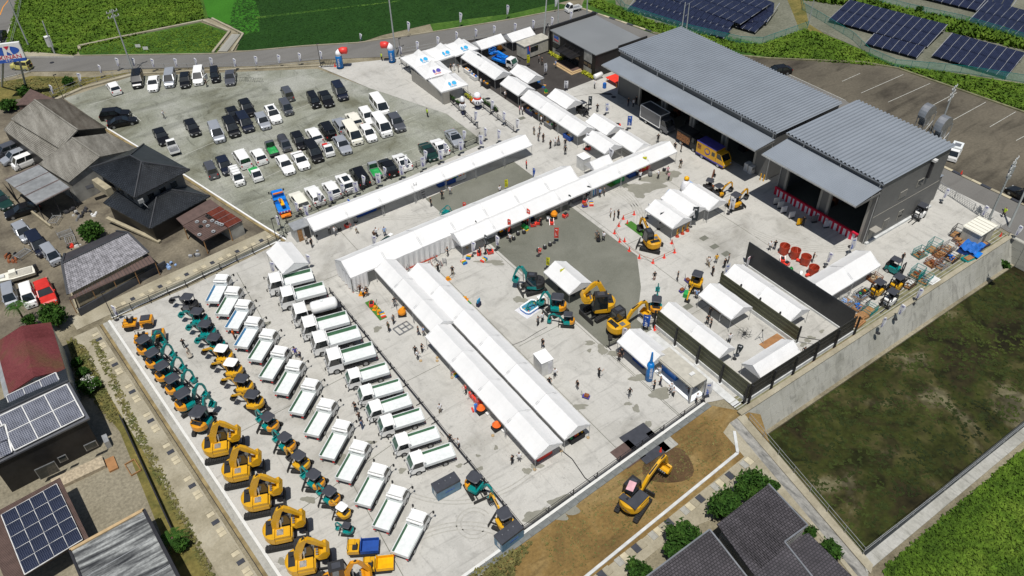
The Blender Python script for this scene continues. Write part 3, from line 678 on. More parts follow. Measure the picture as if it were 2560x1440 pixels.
MB().box(15.6,16.5,.6,.75,0,4.1,'wall_grey').box(15.6,16.5,2.8,2.95,0,4.1,'wall_grey').build('canopy_post',sb)
for k,(bx,by)in enumerate([at(2305,300,10.4),at(2345,330,10.4)]):
 t=thing('exhaust_duct',(bx+.8,by,9.3),0,['rear','front'][k]+' hooded round exhaust duct above the smaller warehouse roof edge','duct')
 b=MB();pr=[(1.25*math.cos(a),1.25*math.sin(a))for a in np.linspace(-.2,PI+.5,12)]
 outer_=[(x-.1,z+2.0)for x,z in pr];b.prism(outer_,-.55,.55,'steel');b.build('fan_housing',t)
 MB().box(-.6,.5,-.5,.5,.2,2.2,'steel').build('riser',t)
 b=MB()
 for s_ in(-1,1):b.bar((-1,s_*.6,-1.2),(1.1,s_*.6,.6),.08,'galvanised');b.bar((1.2,s_*.6,-1.2),(1.2,s_*.6,2),.08,'galvanised');b.bar((-1,s_*.6,-1.2),(-1,s_*.6,1.6),.08,'galvanised')
 b.build('frame',t)
ox,oy0,oy1,oh=88.2,101.9,115.0,4.5
of=thing('office_building',(ox,oy0,0),0,'black office building with flat grey roof and beige panels behind the dark forecourt','office')
W=oy1-oy0
MB().box(0,10.6,0,W,0,oh-.15,'office_black').build('wall',of)
MB().box(-.15,10.8,-.15,W+.05,oh-.15,oh,'office_roof').build('roof',of)
MB().box(-.25,10.9,W+.05,W+.45,0,oh+.55,'office_black').build('parapet',of)
MB().box(5,11.8,-.35,-.16,oh-.4,oh+.3,'office_black').build('parapet',of)
for(a,b,z0,z1)in((10.3,12.4,2.5,4.3),(10.3,12.4,.1,1.3),(1.0,3.2,2.4,4.3),(1.0,3.2,.1,1.3)):MB().box(-.06,0,a,b,z0,z1,'plaster_old').build('wall_panel',of)
for(a,b,z0,z1)in((1.0,3.2,1.35,2.35),(10.3,12.4,1.35,2.45)):
 f=MB().box(-.05,0,a,b,z0,z1,'dark_steel').build('window',of)
 for k in range(2):MB().box(-.07,-.05,a+.08+k*(b-a)/2,a-.08+(k+1)*(b-a)/2,z0+.08,z1-.08,'glass_dark').build('pane',f)
MB().box(-.05,0,4.6,8.4,.3,2.6,'glass_dark').build('entrance_glazing',of)
MB().box(-2.2,0,4.2,8.9,2.6,2.75,'office_black').build('porch_roof',of)
b=MB()
for k in range(4):b.bar((-2.2,4.6+k*1.3,2.8),(0,4.6+k*1.3,3.4),.06,'dark_steel')
b.build('porch_stay',of)
MB().box(-1.9,-.08,4.0,8.6,.0,.32,'brown_corrugated').build('porch_floor',of)
MB().box(-2.7,-1.9,3.3,8.8,.0,.14,'sandy_trim').box(-1.9,-.1,3.3,4.0,0,.14,'sandy_trim').build('step',of);MB().box(-2.3,-1.9,3.6,8.8,.141,.3,'sandy_trim').box(-1.9,-.1,3.65,4.0,.141,.3,'sandy_trim').build('step',of)
lg=MB()
for(c,r1,r2)in(((11.05,3.65),.42,.3),((11.75,3.62),.28,.28)):
 vs=[(-.075,c[0]+r1*math.cos(a),c[1]+r2*math.sin(a))for a in np.linspace(0,2*PI,14)[:-1]];lg.quad(vs[::-1],'print_blue')
lg.build('logo',of)
MS=Matrix(((0,0,-1,-.08),(-1,0,0,11.35),(0,1,0,3.05),(0,0,0,1)))
lettering('KINAN',.42,'print_red',MS,of)
for(ya,yb,lab)in((9.0,12.9,'left'),(-.2,2.9,'right')):
 hp=scatter([(ox-.75,oy0+ya),(ox-.15,oy0+ya),(ox-.15,oy0+yb),(ox-.75,oy0+yb)],500)
 p=np.concatenate([hp,np.zeros((500,1))],1);p[:,2]=.1+rng.random(500)*.4;a=rng.normal(size=(500,3))*.12;c=rng.normal(size=(500,3))*.12
 tag(soup('hedge',np.stack([p-a,p+a,p+c],1),'shrub_yellow'),'clipped yellow green hedge under the office wall, '+lab+' of the entrance','hedge')
def V3(px_,py_,z):p=at(px_,py_,z);return Vector((p[0],p[1],z))
def roofplane(t,pts,m,th=.14,name='roof_slope'):
 pts=[Vector(p)for p in pts];b=MB();n=len(pts)
 b.add([tuple(p)for p in pts]+[tuple(p-Vector((0,0,th)))for p in pts],[tuple(range(n)),tuple(range(2*n-1,n-1,-1))]+[((k+1)%n,k,n+k,n+(k+1)%n)for k in range(n)],m)
 o=b.build(name,t)
 return o
def walls(t,pts,z1,m,inset=.5,z0=0,tops=None,name='wall'):
 c=sum((Vector((p[0],p[1],0))for p in pts),Vector())/len(pts);q=[]
 for k,p in enumerate(pts):
  d=(Vector((p[0],p[1],0))-c);d=d*(1-inset/max(d.length,.1));q.append((c.x+d.x,c.y+d.y,(tops[k]if tops else z1)))
 n=len(q);b=MB();b.add([(x,y,z0)for x,y,z in q]+q,[tuple(range(n,2*n))]+[(k,(k+1)%n,n+(k+1)%n,n+k)for k in range(n)],m)
 return b.build(name,t)
def house(name,label,cat='house'):return thing(name,(0,0,0),0,label,cat)
def ridge(t,a,b,m,w=.22,name='ridge_cap'):
 MB().bar(tuple(Vector(a)+Vector((0,0,.06))),tuple(Vector(b)+Vector((0,0,.06))),w,m,.16).build(name,t)
def ribs(t,a,b,c,d,n,m,w=.05,h=.05,name='seam',stuff=True):
 """ribs from edge a-b to edge d-c"""
 r=MB();a,b,c,d=map(Vector,(a,b,c,d))
 for k in range(n+1):r.bar(tuple(a.lerp(b,k/n)+Vector((0,0,h/2))),tuple(d.lerp(c,k/n)+Vector((0,0,h/2))),w,m,h)
 o=r.build(name,t)
 if stuff:o['kind']='stuff'
t=house('barn','old long barn with weathered grey slate gable roof, farther of two','barn')
r0,r1=V3(86,250,6),V3(194,325,6);l0,l1=V3(27,297,3.6),V3(150,372,3.6);q0,q1=V3(156,247,3.8),V3(267,319,3.8)
roofplane(t,[l0,l1,r1,r0],'slate_old');roofplane(t,[r0,r1,q1,q0],'slate_dark');ridge(t,r0,r1,'slate_old')
ribs(t,l0,l1,r1,r0,34,'slate_old',name='slate_rib');ribs(t,q0,q1,r1,r0,30,'slate_dark',name='slate_rib');ribs(t,l0,r0,r1,l1,6,'slate_old',.05,.04,'slate_lap')
walls(t,[l0,l1,r1,q1,q0,r0],0,'office_black',.4,tops=[3.4,3.4,5.8,3.6,3.6,5.8])
l2,l3=V3(9,325,3.2),V3(110,400,3.2)
roofplane(t,[l2,l3,l1+Vector((0,0,-.3)),l0+Vector((0,0,-.3))],'slate_old',name='lean_to_roof');ribs(t,l2,l3,l1+Vector((0,0,-.3)),l0+Vector((0,0,-.3)),30,'slate_old',name='slate_rib')
walls(t,[l2,l3,l1,l0],3.0,'office_black',.3,name='lean_to_wall')
t=house('barn','old barn with weathered slate roof and stained pale gable wall, nearer of two','barn')
r0,r1=V3(181,345,5.2),V3(250,392,5.4);l0,l1=V3(97,410,3.7),V3(172,456,3.8);q0,q1=V3(270,334,4.0),V3(345,372,4.0)
roofplane(t,[l0,l1,r1,r0],'slate_old');roofplane(t,[r0,r1,q1,q0],'slate_old');ridge(t,r0,r1,'slate_old')
ribs(t,l0,l1,r1,r0,26,'slate_old',name='slate_rib');ribs(t,q0,q1,r1,r0,26,'slate_old',name='slate_rib');ribs(t,l0,r0,r1,l1,5,'slate_old',.05,.04,'slate_lap')
walls(t,[l0,l1,r1,q1,q0,r0],0,'plaster_old',.25,tops=[3.5,3.6,5.2,3.8,3.8,5.0])
MB().bar(tuple(V3(215,470,2.6)),tuple(V3(245,460,2.6)),.9,'tile_ridge',.1).build('door_hood',t)
t=house('low_shed','low dark tarred shed roof at the back corner beside the dry lawn','shed')
a0=[V3(40,262,2.6),V3(75,222,3.0),V3(130,245,2.6),V3(158,252,2.2),V3(90,262,2.6)]
roofplane(t,a0,'brown_corrugated');walls(t,a0,2.2,'brown_corrugated',.3)
t=house('open_shed','open shed with pale ribbed sheet roof over the parked cars','shed')
a,b_,c,d=V3(12,449,3.6),V3(90,511,3.4),V3(175,469,3.6),V3(96,411,3.9)
roofplane(t,[a,b_,c,d],'galvanised');ribs(t,a,b_,c,d,3,'brown_corrugated',.25,.03,'joint_strip',False);ribs(t,a,b_,c,d,40,'galvanised',.03,.04,'sheet_rib')
for p in(a,b_,c,d,(b_+c)/2,(a+b_)/2):q=p.lerp((a+c)/2,.06);MB().bar((q.x,q.y,0),(q.x,q.y,p.z-.1),.12,'dark_steel').build('post',t)
MB().bar(tuple(V3(75,527,.3)),tuple(V3(128,568,.3)),.25,'plaster',.6).build('low_wall',t)
MB().add([tuple(V3(5,455,0)),tuple(V3(38,500,0)),tuple(V3(38,500,2.6)),tuple(V3(5,455,2.6))],[(0,1,2,3)],'plaster').build('wall',t)
t=house('house','two storey house with black hipped tile roofs beside the car park wall')
A_,B_,C_,D_=V3(224,420,6),V3(336,495,6),V3(475,424,6),V3(360,360,6)
R0,R1=V3(325,389,7.9),V3(354,405,7.9)
roofplane(t,[A_,B_,R1,R0],'roof_tile_dark');roofplane(t,[B_,C_,R1],'roof_tile_dark');roofplane(t,[C_,D_,R0,R1],'roof_tile_dark');roofplane(t,[D_,A_,R0],'roof_tile_dark')
for p,q in((A_,R0),(B_,R1),(C_,R1),(D_,R0),(R0,R1)):ridge(t,p,q,'tile_ridge',.16,'hip_cap')
ribs(t,A_,B_,R1,R0,24,'roof_tile_dark',.03,.04,'tile_course');ribs(t,B_,C_,R1,R1,22,'roof_tile_dark',.03,.04,'tile_course')
for f in(.25,.5,.75):
 pass
walls(t,[A_,B_,C_,D_],5.9,'wall_grey',1.3)
for(p,q)in((B_,C_),(A_,B_)):
 for k in range(3):
  f0=p.lerp(q,.2+k*.25);f1=p.lerp(q,.32+k*.25);cc=(A_+C_)/2;f0=f0.lerp(cc,.17);f1=f1.lerp(cc,.17)
  w_=MB().bar((f0.x,f0.y,4.4),(f1.x,f1.y,4.4),.1,'steel',1.1).build('window',t)
  MB().bar((f0.x,f0.y-.06,4.4),(f1.x,f1.y-.06,4.4),.1,'glass_dark',.95).build('pane',w_)
MB().bar(tuple(V3(240,455,3.9)),tuple(V3(275,480,3.9)),.9,'plaster',1.2).build('balcony',t)
E_,F_,G_,H_,I_=V3(258,507,3),V3(375,572,2.9),V3(526,490,3),V3(460,462,3),V3(300,486,3)
S0,S1=V3(392,492,4.3),V3(425,474,4.3);S2=V3(340,500,3.6);K2=V3(325,545,2.9)
roofplane(t,[F_,G_,S1,S0],'roof_tile_dark',name='lower_roof');roofplane(t,[G_,H_,S1],'roof_tile_dark',name='lower_roof');roofplane(t,[S0,S1,H_,V3(350,480,3.6)],'roof_tile_dark',name='lower_roof')
roofplane(t,[E_,F_,S0,I_+Vector((0,0,.8))],'roof_tile_dark',name='lower_roof')
for p,q in((F_,S0),(G_,S1),(S0,S1)):ridge(t,p,q,'tile_ridge',.16,'hip_cap')
ribs(t,F_,G_,S1,S0,26,'roof_tile_dark',.03,.04,'tile_course');ribs(t,E_,F_,S0,I_+Vector((0,0,.8)),20,'roof_tile_dark',.03,.04,'tile_course')
walls(t,[E_,F_,G_,H_],2.85,'office_black',.7,name='lower_wall')
MB().bar(tuple(V3(405,562,1.7)),tuple(V3(442,545,1.7)),.2,'steel',.9).build('window',t)
MB().bar(tuple(V3(268,545,1)),tuple(V3(400,605,.2)),.5,'plaster',.3).build('terrace',t)
s=MB();c0=V3(355,510,4.6);s.box(-.35,.35,-.3,.3,.3,.8,'galvanised');s.bar((0,0,.5),(.5,-.7,-.4),.06,'galvanised');s.build('satellite_dish',t,loc=tuple(c0))
t=house('lean_to','brown sheet roofed lean-to with old tyres on top beside the black house','lean-to')
roofplane(t,[V3(440,546,2.9),V3(457,563,2.5),V3(549,515,2.5),V3(525,497,2.9)],'brown_corrugated');a,b_,c,d=V3(457,565,2.4),V3(507,602,2.3),V3(570,570,2.3),V3(515,535,2.4)
roofplane(t,[a,b_,c,d],'brown_corrugated');ribs(t,a,b_,c,d,14,'brown_corrugated',.04,.04,'sheet_rib')
for p in(a,b_,c):MB().bar((p.x+.1,p.y+.1,0),(p.x+.1,p.y+.1,p.z-.1),.12,'wood').build('post',t)
a,b_,c,d=V3(516,532,2.5),V3(571,569,2.35),V3(606,551,2.35),V3(549,515,2.5)
t2=house('storage_shed','small shed with rust red corrugated roof at the corner of the scrap yard','shed')
roofplane(t2,[a,b_,c,d],'rust_roof');ribs(t2,a,b_,c,d,4,'galvanised',.03,.03,'sheet_rib');walls(t2,[a,b_,c,d],2.2,'plaster_old',.15)
for k,(x,y)in enumerate([(493,556),(512,556),(520,566),(534,580),(542,558),(549,561),(555,563),(499,588),(531,553),(524,545),(519,541),(502,567)]):
 p=V3(x,y,2.4);tag(MB().lathe([(.12,.05),(.28,0),(.3,.1),(.28,.17),(.12,.12)],'tyre' if k>8 else 'galvanised',12,cap=False).build('old_tyre' if k>8 else 'wheel_cap',loc=tuple(p)),('old black tyre' if k>8 else 'pale round wheel cap')+' lying on the brown lean-to roof, '+ORD[k]+' of the scatter','tyre' if k>8 else 'wheel cap')
t=house('house','single storey house with silvery pantile roof beside the lane')
r0,r1=V3(155,660,4.4),V3(320,582,4.4);e0_,e1_=V3(170,737,3),V3(372,632,3);hl=V3(100,664,3)
def pantiles(t,a,b,c,d,nc,nr):
 """a-b eave, d-c ridge; nc rolls, nr courses"""
 a,b,c,d=map(Vector,(a,b,c,d));vs=[];fs=[];nrm=(b-a).cross(d-a).normalized()
 if nrm.z<0:nrm=-nrm
 cols=[]
 for k in range(nc*4+1):cols.append((k/(nc*4),.07*(1-abs(((k%4)-1.5)/1.5))if k%4<3 else-.02))
 rows=[]
 for j in range(nr):rows+=[(j/nr,.05),((j+.96)/nr,.0)]
 for v,h2 in rows:
  for u,h1 in cols:p=a.lerp(b,u).lerp(d.lerp(c,u),v)+nrm*(h1+h2);vs.append(tuple(p))
 n=len(cols)
 for j in range(len(rows)-1):
  for k in range(n-1):fs.append((j*n+k,j*n+k+1,(j+1)*n+k+1,(j+1)*n+k))
 o=MB().add(vs,fs,'tile_pale').build('roof_tiles',t);o['kind']='stuff'
pantiles(t,e0_,e1_,r1,r0,34,16)
q0,q1=V3(100,664,3),V3(375,630,3)
bk0=e0_+(r0-e0_)*1.9;bk0.z=3;bk1=e1_+(r1-e1_)*1.9;bk1.z=3
roofplane(t,[r0,r1,bk1,bk0],'roof_tile_brown');roofplane(t,[e1_,bk1,r1],'roof_tile_brown');pantiles(t,bk0,e0_,r0+Vector((.05,0,0)),r0-Vector((.05,0,0)),22,10)
for p,q in((r0,r1),(e1_,r1),(e0_,r0),(bk0,r0),(bk1,r1)):ridge(t,p,q,'tile_ridge',.26,'hip_cap')
walls(t,[e0_,e1_,bk1,bk0],2.8,'plaster',.9)
a,b_=V3(175,750,2.3),V3(387,655,2.3)
roofplane(t,[a,b_,e1_-Vector((0,0,.4)),e0_-Vector((0,0,.4))],'brown_corrugated',name='veranda_roof',th=.08);ribs(t,a,b_,e1_-Vector((0,0,.4)),e0_-Vector((0,0,.4)),26,'dark_steel',.04,.03,'sheet_rib')
for k in range(5):p=a.lerp(b_,k/4);MB().bar((p.x,p.y+.1,0),(p.x,p.y+.1,2.2),.1,'wood').build('post',t)
for(p,q,h_,m,lab)in((at(202,790),at(418,668),1.1,'canopy_dark','long glazed grey block wall at the foot of the pantiled house'),(at(180,735),at(200,790),.5,'plaster','low tan kerb wall beside the red car')):
 tag(MB().bar((*p,h_/2),(*q,h_/2),.18,m,h_).build('boundary_wall'),lab,'wall')
t=house('house','house with faded maroon sheet roof at the left edge')
r0,r1=V3(54,815,6),V3(85,942,6);l0,l1=V3(-12,858,4.6),V3(22,985,4.6);q0,q1=V3(127,806,4.8),V3(164,925,4.8)
roofplane(t,[l0,l1,r1,r0],'maroon_roof');roofplane(t,[r0,r1,q1,q0],'maroon_roof');walls(t,[l0,l1,r1,q1,q0,r0],0,'galvanised',.15,tops=[4.4,4.4,5.8,4.6,4.6,5.8])
ribs(t,l0,l1,r1,r0,40,'maroon_roof',.03,.025,'sheet_rib');ribs(t,q0,q1,r1,r0,40,'maroon_roof',.03,.025,'sheet_rib')
roofplane(t,[V3(-12,900,4),V3(20,1030,4),V3(26,985,4.3),V3(-12,860,4.3)],'galvanised',name='side_roof')
t=house('house','black walled house with grey solar roof at the left edge')
a,b_,c,d=V3(-30,1170,4.6),V3(224,1045,4.6),V3(172,953,6.1),V3(-30,1046,6.1)
roofplane(t,[a,b_,c,d],'grey_paint',.2);c2,d2=V3(164,921,5.4),V3(-20,1010,5.4)
roofplane(t,[d,c,c2,d2],'roof_tile_dark');ridge(t,c,d,'tile_ridge')
walls(t,[a,b_,c,d],4.5,'office_black',.45)
wp=at(100,1165,1.5)
for(x,y,w_,h_)in((115,1165,1.9,1.6),(155,1140,.8,.8),(228,1115,1.2,.9)):
 p=V3(x,y,1.6 if w_>1.5 else 2.2);f=MB().box(-w_/2,w_/2,-.06,.02,-h_/2,h_/2,'steel').build('window',t,loc=(p.x,67.55,p.z));MB().box(-w_/2+.07,w_/2-.07,-.08,-.06,-h_/2+.07,h_/2-.07,'glass_dark').build('pane',f)
b=MB()
MB().box(-2.5,2.5,-.75,.75,0,.45,'wood_pale').build('deck',t,loc=(-8.8,66.6,0));MB().box(0,.9,-1.4,.4,0,.25,'plywood').build('deck_step',t,loc=(-6.2,66.4,0))
def pv(t,O,U,Vv,nu,nv,m,gap=.04,th=.05,lift=.08,stag=0,name='solar_panel'):
 """nu x nv modules spanned by edge vectors U,Vv from O; shared mesh"""
 O,U,Vv=Vector(O),Vector(U),Vector(Vv);u=U.normalized();nrm=U.cross(Vv).normalized();nrm=nrm if nrm.z>0 else-nrm;w=Vv-u*Vv.dot(u);w=nrm.cross(u)if nrm.cross(u).dot(Vv)>0 else-nrm.cross(u)
 Lu,Lv=U.length/nu,Vv.length/nv
 M3=Matrix((u,Vv.normalized(),nrm)).transposed().to_4x4()
 b=MB().box(gap/2,Lu-gap/2,gap/2,Lv-gap/2,0,th,m);first=b.build(name,t)
 fr=MB()
 for k in range(nu):
  for j in range(nv):
   o=first if k==j==0 else first.copy()
   if o is not first:COL.objects.link(o)
   o.parent=t;p=O+U*(k/nu)+Vv*(j/nv)+nrm*lift;M=M3.copy();M.translation=p;o.matrix_local=M
 e=MB()
 if name=='solar_panel':
  for j in range(nv+1):p=O+Vv*(j/nv)+nrm*(lift+.01);e.bar(tuple(p),tuple(p+U),gap*1.6,'box_white',.07)
 for k in range(nu+1):p=O+U*(k/nu)+nrm*(lift+.01);e.bar(tuple(p),tuple(p+Vv),gap*1.5,'galvanised' if m=='pv_cell' else 'box_white',.05)
 e.build('mounting_rail',t)
pv(t,V3(37,1127,4.85),V3(210,1041,4.85)-V3(37,1127,4.85),V3(167,962,6.0)-V3(210,1041,4.85),3,2,'pv_grey',.1)
pv(t,V3(-30,1160,4.85),V3(30,1130,4.85)-V3(-30,1160,4.85),V3(38,1050,5.8)-V3(55,1118,4.85),1,2,'pv_grey',.1)
pv(t,V3(25,1015,5.75),V3(150,955,5.75)-V3(25,1015,5.75),V3(140,933,5.5)-V3(150,955,5.85),3,1,'pv_grey',.08)
MB().box(0,.5,0,1.2,0,1,'galvanised').build('air_conditioner',t,loc=(-5.6,68.3,0))
t=house('carport','brown corrugated carport carrying twenty dark solar panels at bottom left','carport')
a,b_,c,d=V3(-60,1420,2.8),V3(40,1475,2.8),V3(222,1345,2.8),V3(150,1195,3.1)
dd=V3(0,1278,3.1);U=(c-d);s_=V3(-45,1300,3.1)-d
cc=d+U*1.3
roofplane(t,[d+s_,d+s_+U*1.0,d+U,d],'brown_corrugated',.1);ribs(t,d,d+U,d+s_+U,d+s_,52,'brown_corrugated',.05,.05,'sheet_rib')
for f,g_ in((.05,.05),(.95,.05),(.05,.95),(.95,.95),(.5,.05)):p=d+U*f+s_*g_;MB().bar((p.x,p.y,0),(p.x,p.y,2.8),.14,'dark_steel').build('post',t)
o0,o1,o2=V3(142,1211,3.2),V3(207,1350,3.0),V3(4,1289,3.2)
pv(t,o0,o2-o0,o1-o0,4,5,'pv_house',.05)
t=house('flat_roofed_building','flat roofed building with streaky black and white stained roof at the bottom left','building')
a,b_,c=V3(360,1275,3.2),V3(175,1377,3.2),V3(445,1440,3.2);d=b_+(c-a)*1.25;c=a+(c-a)*1.25
rp=roofplane(t,[a,c,d,b_],'stained_roof',.15);ridge(t,a,b_,'sandy_trim',.3,'parapet');ridge(t,a,c,'dark_steel',.3,'parapet');ridge(t,b_,d,'dark_steel',.2,'parapet');walls(t,[a,c,d,b_],3.0,'plaster',.2)
for f in(.33,.66):MB().bar(tuple(a.lerp(c,f)+Vector((0,0,.02))),tuple(b_.lerp(d,f)+Vector((0,0,.02))),.06,'galvanised',.04).build('roof_seam',t)
tag(MB().bar((*at(305,1050),.45),(*at(440,1345),.45),.12,'dark_steel',.9).build('block_fence'),'dark capped garden wall between gravel yard and weedy lane','wall')
sb_=MB();p=at(333,1170)
for s0,s1 in(((-.5,-.9),(.5,-.9)),((.5,-.9),(.5,.9)),((.5,.9),(-.5,.9)),((-.5,.9),(-.5,-.9))):sb_.bar((*s0,.1),(*s1,.1),.08,'wood',.2)
tag(sb_.build('raised_bed',loc=(*p,0),rz=.1),'empty wooden framed planting bed on the gravel yard','planter')
def slope_house(lab,pts,z,m,fasc=True):
 t=house('house',lab);q=[V3(x,y,zz)for(x,y),zz in zip(pts,z)]
 roofplane(t,q,m,.12);c=sum(q,Vector())/len(q)
 walls(t,q,0,'plaster_old',.5,tops=[k-.15 for k in z]);n=len(q)
 return t,q
t,q=slope_house('brown tiled house in front at the bottom edge',[(1774,1325),(1580,1470),(1700,1620),(1880,1460)],[3.6,3.6,3.0,3.0],'roof_tile_brown')
for k in(0,3):ridge(t,q[k],q[(k+1)%4],'steel',.14,'verge_trim')
ribs(t,q[0],q[3],q[2],q[1],44,'roof_tile_brown',.05,.04,'tile_course')
t,q=slope_house('brown tiled house with lichen stained roof beside the pond channel',[(1792,1310),(1921,1211),(2019,1314),(1961,1356),(2100,1530),(1960,1540)],[3.2,3.2,3.0,3.0,2.7,2.7],'roof_tile_brown')
for k in(1,2,3):ridge(t,q[k],q[(k+1)%6],'steel',.14,'verge_trim')
ribs(t,q[0],q[1],q[2],V3(1905,1420,3.0),34,'roof_tile_brown',.05,.04,'tile_course')
q2=[V3(1964,1354,2.2),V3(2021,1332,2.2),V3(2190,1500,2.0),V3(2060,1500,2.0)]
roofplane(t,q2,'roof_tile_brown',name='lower_roof');walls(t,q2,1.9,'plaster',.2,name='lower_wall')
# TENTS
def gable_canopy(L,W,ze,zr,ends=(False,False)):
 b=MB();n=6;xs=[L*k/n+.008*(1 if k==0 else(-1 if k==n else 0))for k in range(n+1)]
 prof=[(-1,ze),(-.75,ze+(zr-ze)*.22),(-.4,ze+(zr-ze)*.57),(0,zr),(.4,ze+(zr-ze)*.57),(.75,ze+(zr-ze)*.22),(1,ze)]
 vs=[];fs=[]
 for i,x in enumerate(xs):
  sag=-.09*math.sin(PI*((i%3)/3))if 0<i<n else 0
  vs.append((x,-W/2,ze-.22))
  for(v,z)in prof:vs.append((x,v*W/2,z+sag*(1-abs(abs(v)-.5))))
  vs.append((x,W/2,ze-.22))
 m=len(prof)+2
 for i in range(n):
  for k in range(m-1):fs.append((i*m+k,(i+1)*m+k,(i+1)*m+k+1,i*m+k+1))
 b.add(vs,fs,'tent_white')
 for e,x in zip(ends,(.03,L-.03)):
  if e:b.add([(x,-W/2,ze-.2),(x,-W/2,ze),(x,0,zr),(x,W/2,ze),(x,W/2,ze-.2)],[(0,1,2,3,4)],'tent_white')
 return b
def make_tent(L,W,ze,zr,ends):
 t=root('event_tent');gable_canopy(L,W,ze,zr,ends).build('canopy',t,smooth=False)
 leg=None
 for x in(.1,L-.1):
  for y in(-W/2+.06,W/2-.06):
   if leg is None:o=leg=MB().bar((0,0,0),(0,0,ze-.05),.06,'galvanised',n=5).build('leg',t)
   else:o=leg.copy();COL.objects.link(o);o.parent=t
   o.location=(x,y,0)
 f=MB()
 for y in(-W/2+.06,W/2-.06):f.bar((0,y,ze-.05),(L,y,ze-.05),.05,'galvanised')
 for x in(.1,L-.1):f.bar((x,-W/2,ze-.05),(x,0,zr-.08),.05,'galvanised');f.bar((x,W/2,ze-.05),(x,0,zr-.08),.05,'galvanised')
 f.build('frame',t);return t
def tent_row(x0,x1,yc,n,W,lab,group,axis='x',ze=2.2,zr=3.15,first='left end',jitter=.012,ends=True):
 """n bays between x0 and x1 along the axis; yc is the ridge"""
 L=(x1-x0)/n
 for k in range(n):
  e=(ends and k==0,ends and k==n-1);key=('tent',round(L,2),W,ze,e)
  j=random.uniform(-jitter,jitter)
  loc=(x0+k*L,yc+j,random.uniform(0,.008))if axis=='x' else(yc+j,x0+k*L,random.uniform(0,.008))
  label=(ORD[k]+' bay from the '+first+' of '+lab)if n>1 else lab
  place(key,lambda:make_tent(L,W,ze,zr,e),loc,0 if axis=='x' else PI/2,label,'tent',group)
GT='white gabled event tents'
tent_row(27.1,63.7,89.2,7,3.7,'the long white tent row beside the car park',GT)
tent_row(26.6,63.3,77.5,7,4.5,'the taller side-walled tent row in mid yard',GT,ze=2.45,zr=3.7)
tent_row(41.4,80.1,74.45,7,3.6,'the white tent row ending near the food trucks',GT)
tent_row(39.5,61.0,30.75,4,3.5,'the lower left half of the twin tent rows',GT,'y',first='near end')
tent_row(61.0,75.3,31.55,3,3.2,'the upper left half of the twin tent rows',GT,'y',first='near end')
tent_row(39.7,72.1,34.55,6,3.4,'the right hand twin tent row',GT,'y',first='near end')
tent_row(108.7,119.8,73,2,3.6,'the tent pair behind the reception tents',GT,'y',first='near end')
tent_row(75.9,81.6,121.9,1,3.6,'white tent on the forecourt in front of the road railing, left of two',GT)
tent_row(82.3,87.8,121.0,1,3.6,'white tent on the forecourt in front of the road railing, right of two',GT)
tent_row(104.1,109.6,76.7,1,3.6,'white tent beside the blue crane truck on the dark forecourt',GT,'y')
tent_row(101.5,107.0,72.9,1,3.6,'white tent next in line below the logo tents',GT,'y')
tent_row(85.2,100.7,72.7,3,3.6,'the three-bay tent row on the walkway',GT,'y',first='near end')
tent_row(93.0,98.4,76.5,1,3.6,'white tent with green machines behind it, beside the forklift',GT,'y')
tent_row(82.7,88.0,76.4,1,3.6,'white tent below the black forklift near the box truck',GT,'y')
tent_row(78.7,84.0,72.7,1,3.6,'white tent with the tall lettered banner at its corner',GT,'y')
tent_row(76.2,81.6,76.4,1,3.6,'white tent nearest the food trucks above the long row',GT,'y')
tent_row(66.9,70.6,77.5,1,2.4,'small low white tent beside the white kiosk box',GT,ze=2.0,zr=2.9)
tent_row(81.4,86.9,21.9,1,3.6,'single white tent at the top of the dump truck rows',GT,'y')
tent_row(59.0,64.5,67.9,1,3.6,'left of the three joined white tents behind the coned off excavator',GT,'y')
tent_row(59.6,65.1,71.3,1,3.4,'middle of the three joined white tents behind the coned off excavator',GT,'y',ze=2.3)
tent_row(59.0,64.5,74.7,1,3.6,'right of the three joined white tents behind the coned off excavator',GT,'y')
tent_row(56.8,62.1,48.7,1,3.6,'single white tent among the big yellow and teal excavators',GT,'y')
tent_row(42.1,47.3,48.1,1,3.6,'white tent with blue banners beside the open container booth',GT,'y')
tent_row(38.6,48.2,55.1,2,2.6,'the tents along the left olive fence',GT,'y',first='near end',ze=2.1,zr=2.9)
tent_row(42.1,47.5,61.2,1,3.6,'white tent over the drone table between olive fences',GT,'y')
tent_row(37.8,48.3,66.3,2,3.6,'the white tents beside the tall black screen',GT,'y',first='near end')
tent_row(71.0,81.6,39.8,2,3.8,'the white tents by the pallet cages',GT,ze=2.3,zr=3.4)
tent_row(55.2,61.8,35.2,1,2.8,'white tent inside the near corner of the olive fence',GT,ze=2.1,zr=3.0)
b=MB()
def drape(b,p,q,z0,z1,m,n=24,amp=.07):
 p=Vector(p);q=Vector(q);d=(q-p).normalized();nn=Vector((-d.y,d.x));vs=[];fs=[]
 for k in range(n+1):
  c=p.lerp(q,k/n)+nn*amp*math.sin(k*1.9)*.5
  c2=p.lerp(q,k/n)+nn*amp*math.sin(k*1.9+.4)*1.6
  vs+=[(c2.x,c2.y,z0),(c.x,c.y,z1)]
 for k in range(n):fs.append((2*k,2*k+2,2*k+3,2*k+1))
 b.add(vs,fs,m)
drape(b,(26.7,75.2),(28.9,75.2),.15,2.4,'tent_white',14);drape(b,(33.2,75.2),(45.2,75.2),.15,2.4,'tent_white',50);drape(b,(26.55,75.2),(26.55,79.8),.15,2.4,'tent_white',16)
tag(b.build('tent_side_wall'),'rippled white side walls hanging under the tallest tent row','tent wall')
b=MB();drape(b,(26.6,75.12),(26.6,77.5),0,.18,'bucket_red',8);b.box(33,39,75.05,75.13,0,.25,'bucket_red');tag(b.build('red_edge_strip'),'red strip along the foot of the rippled tent walls','strip')
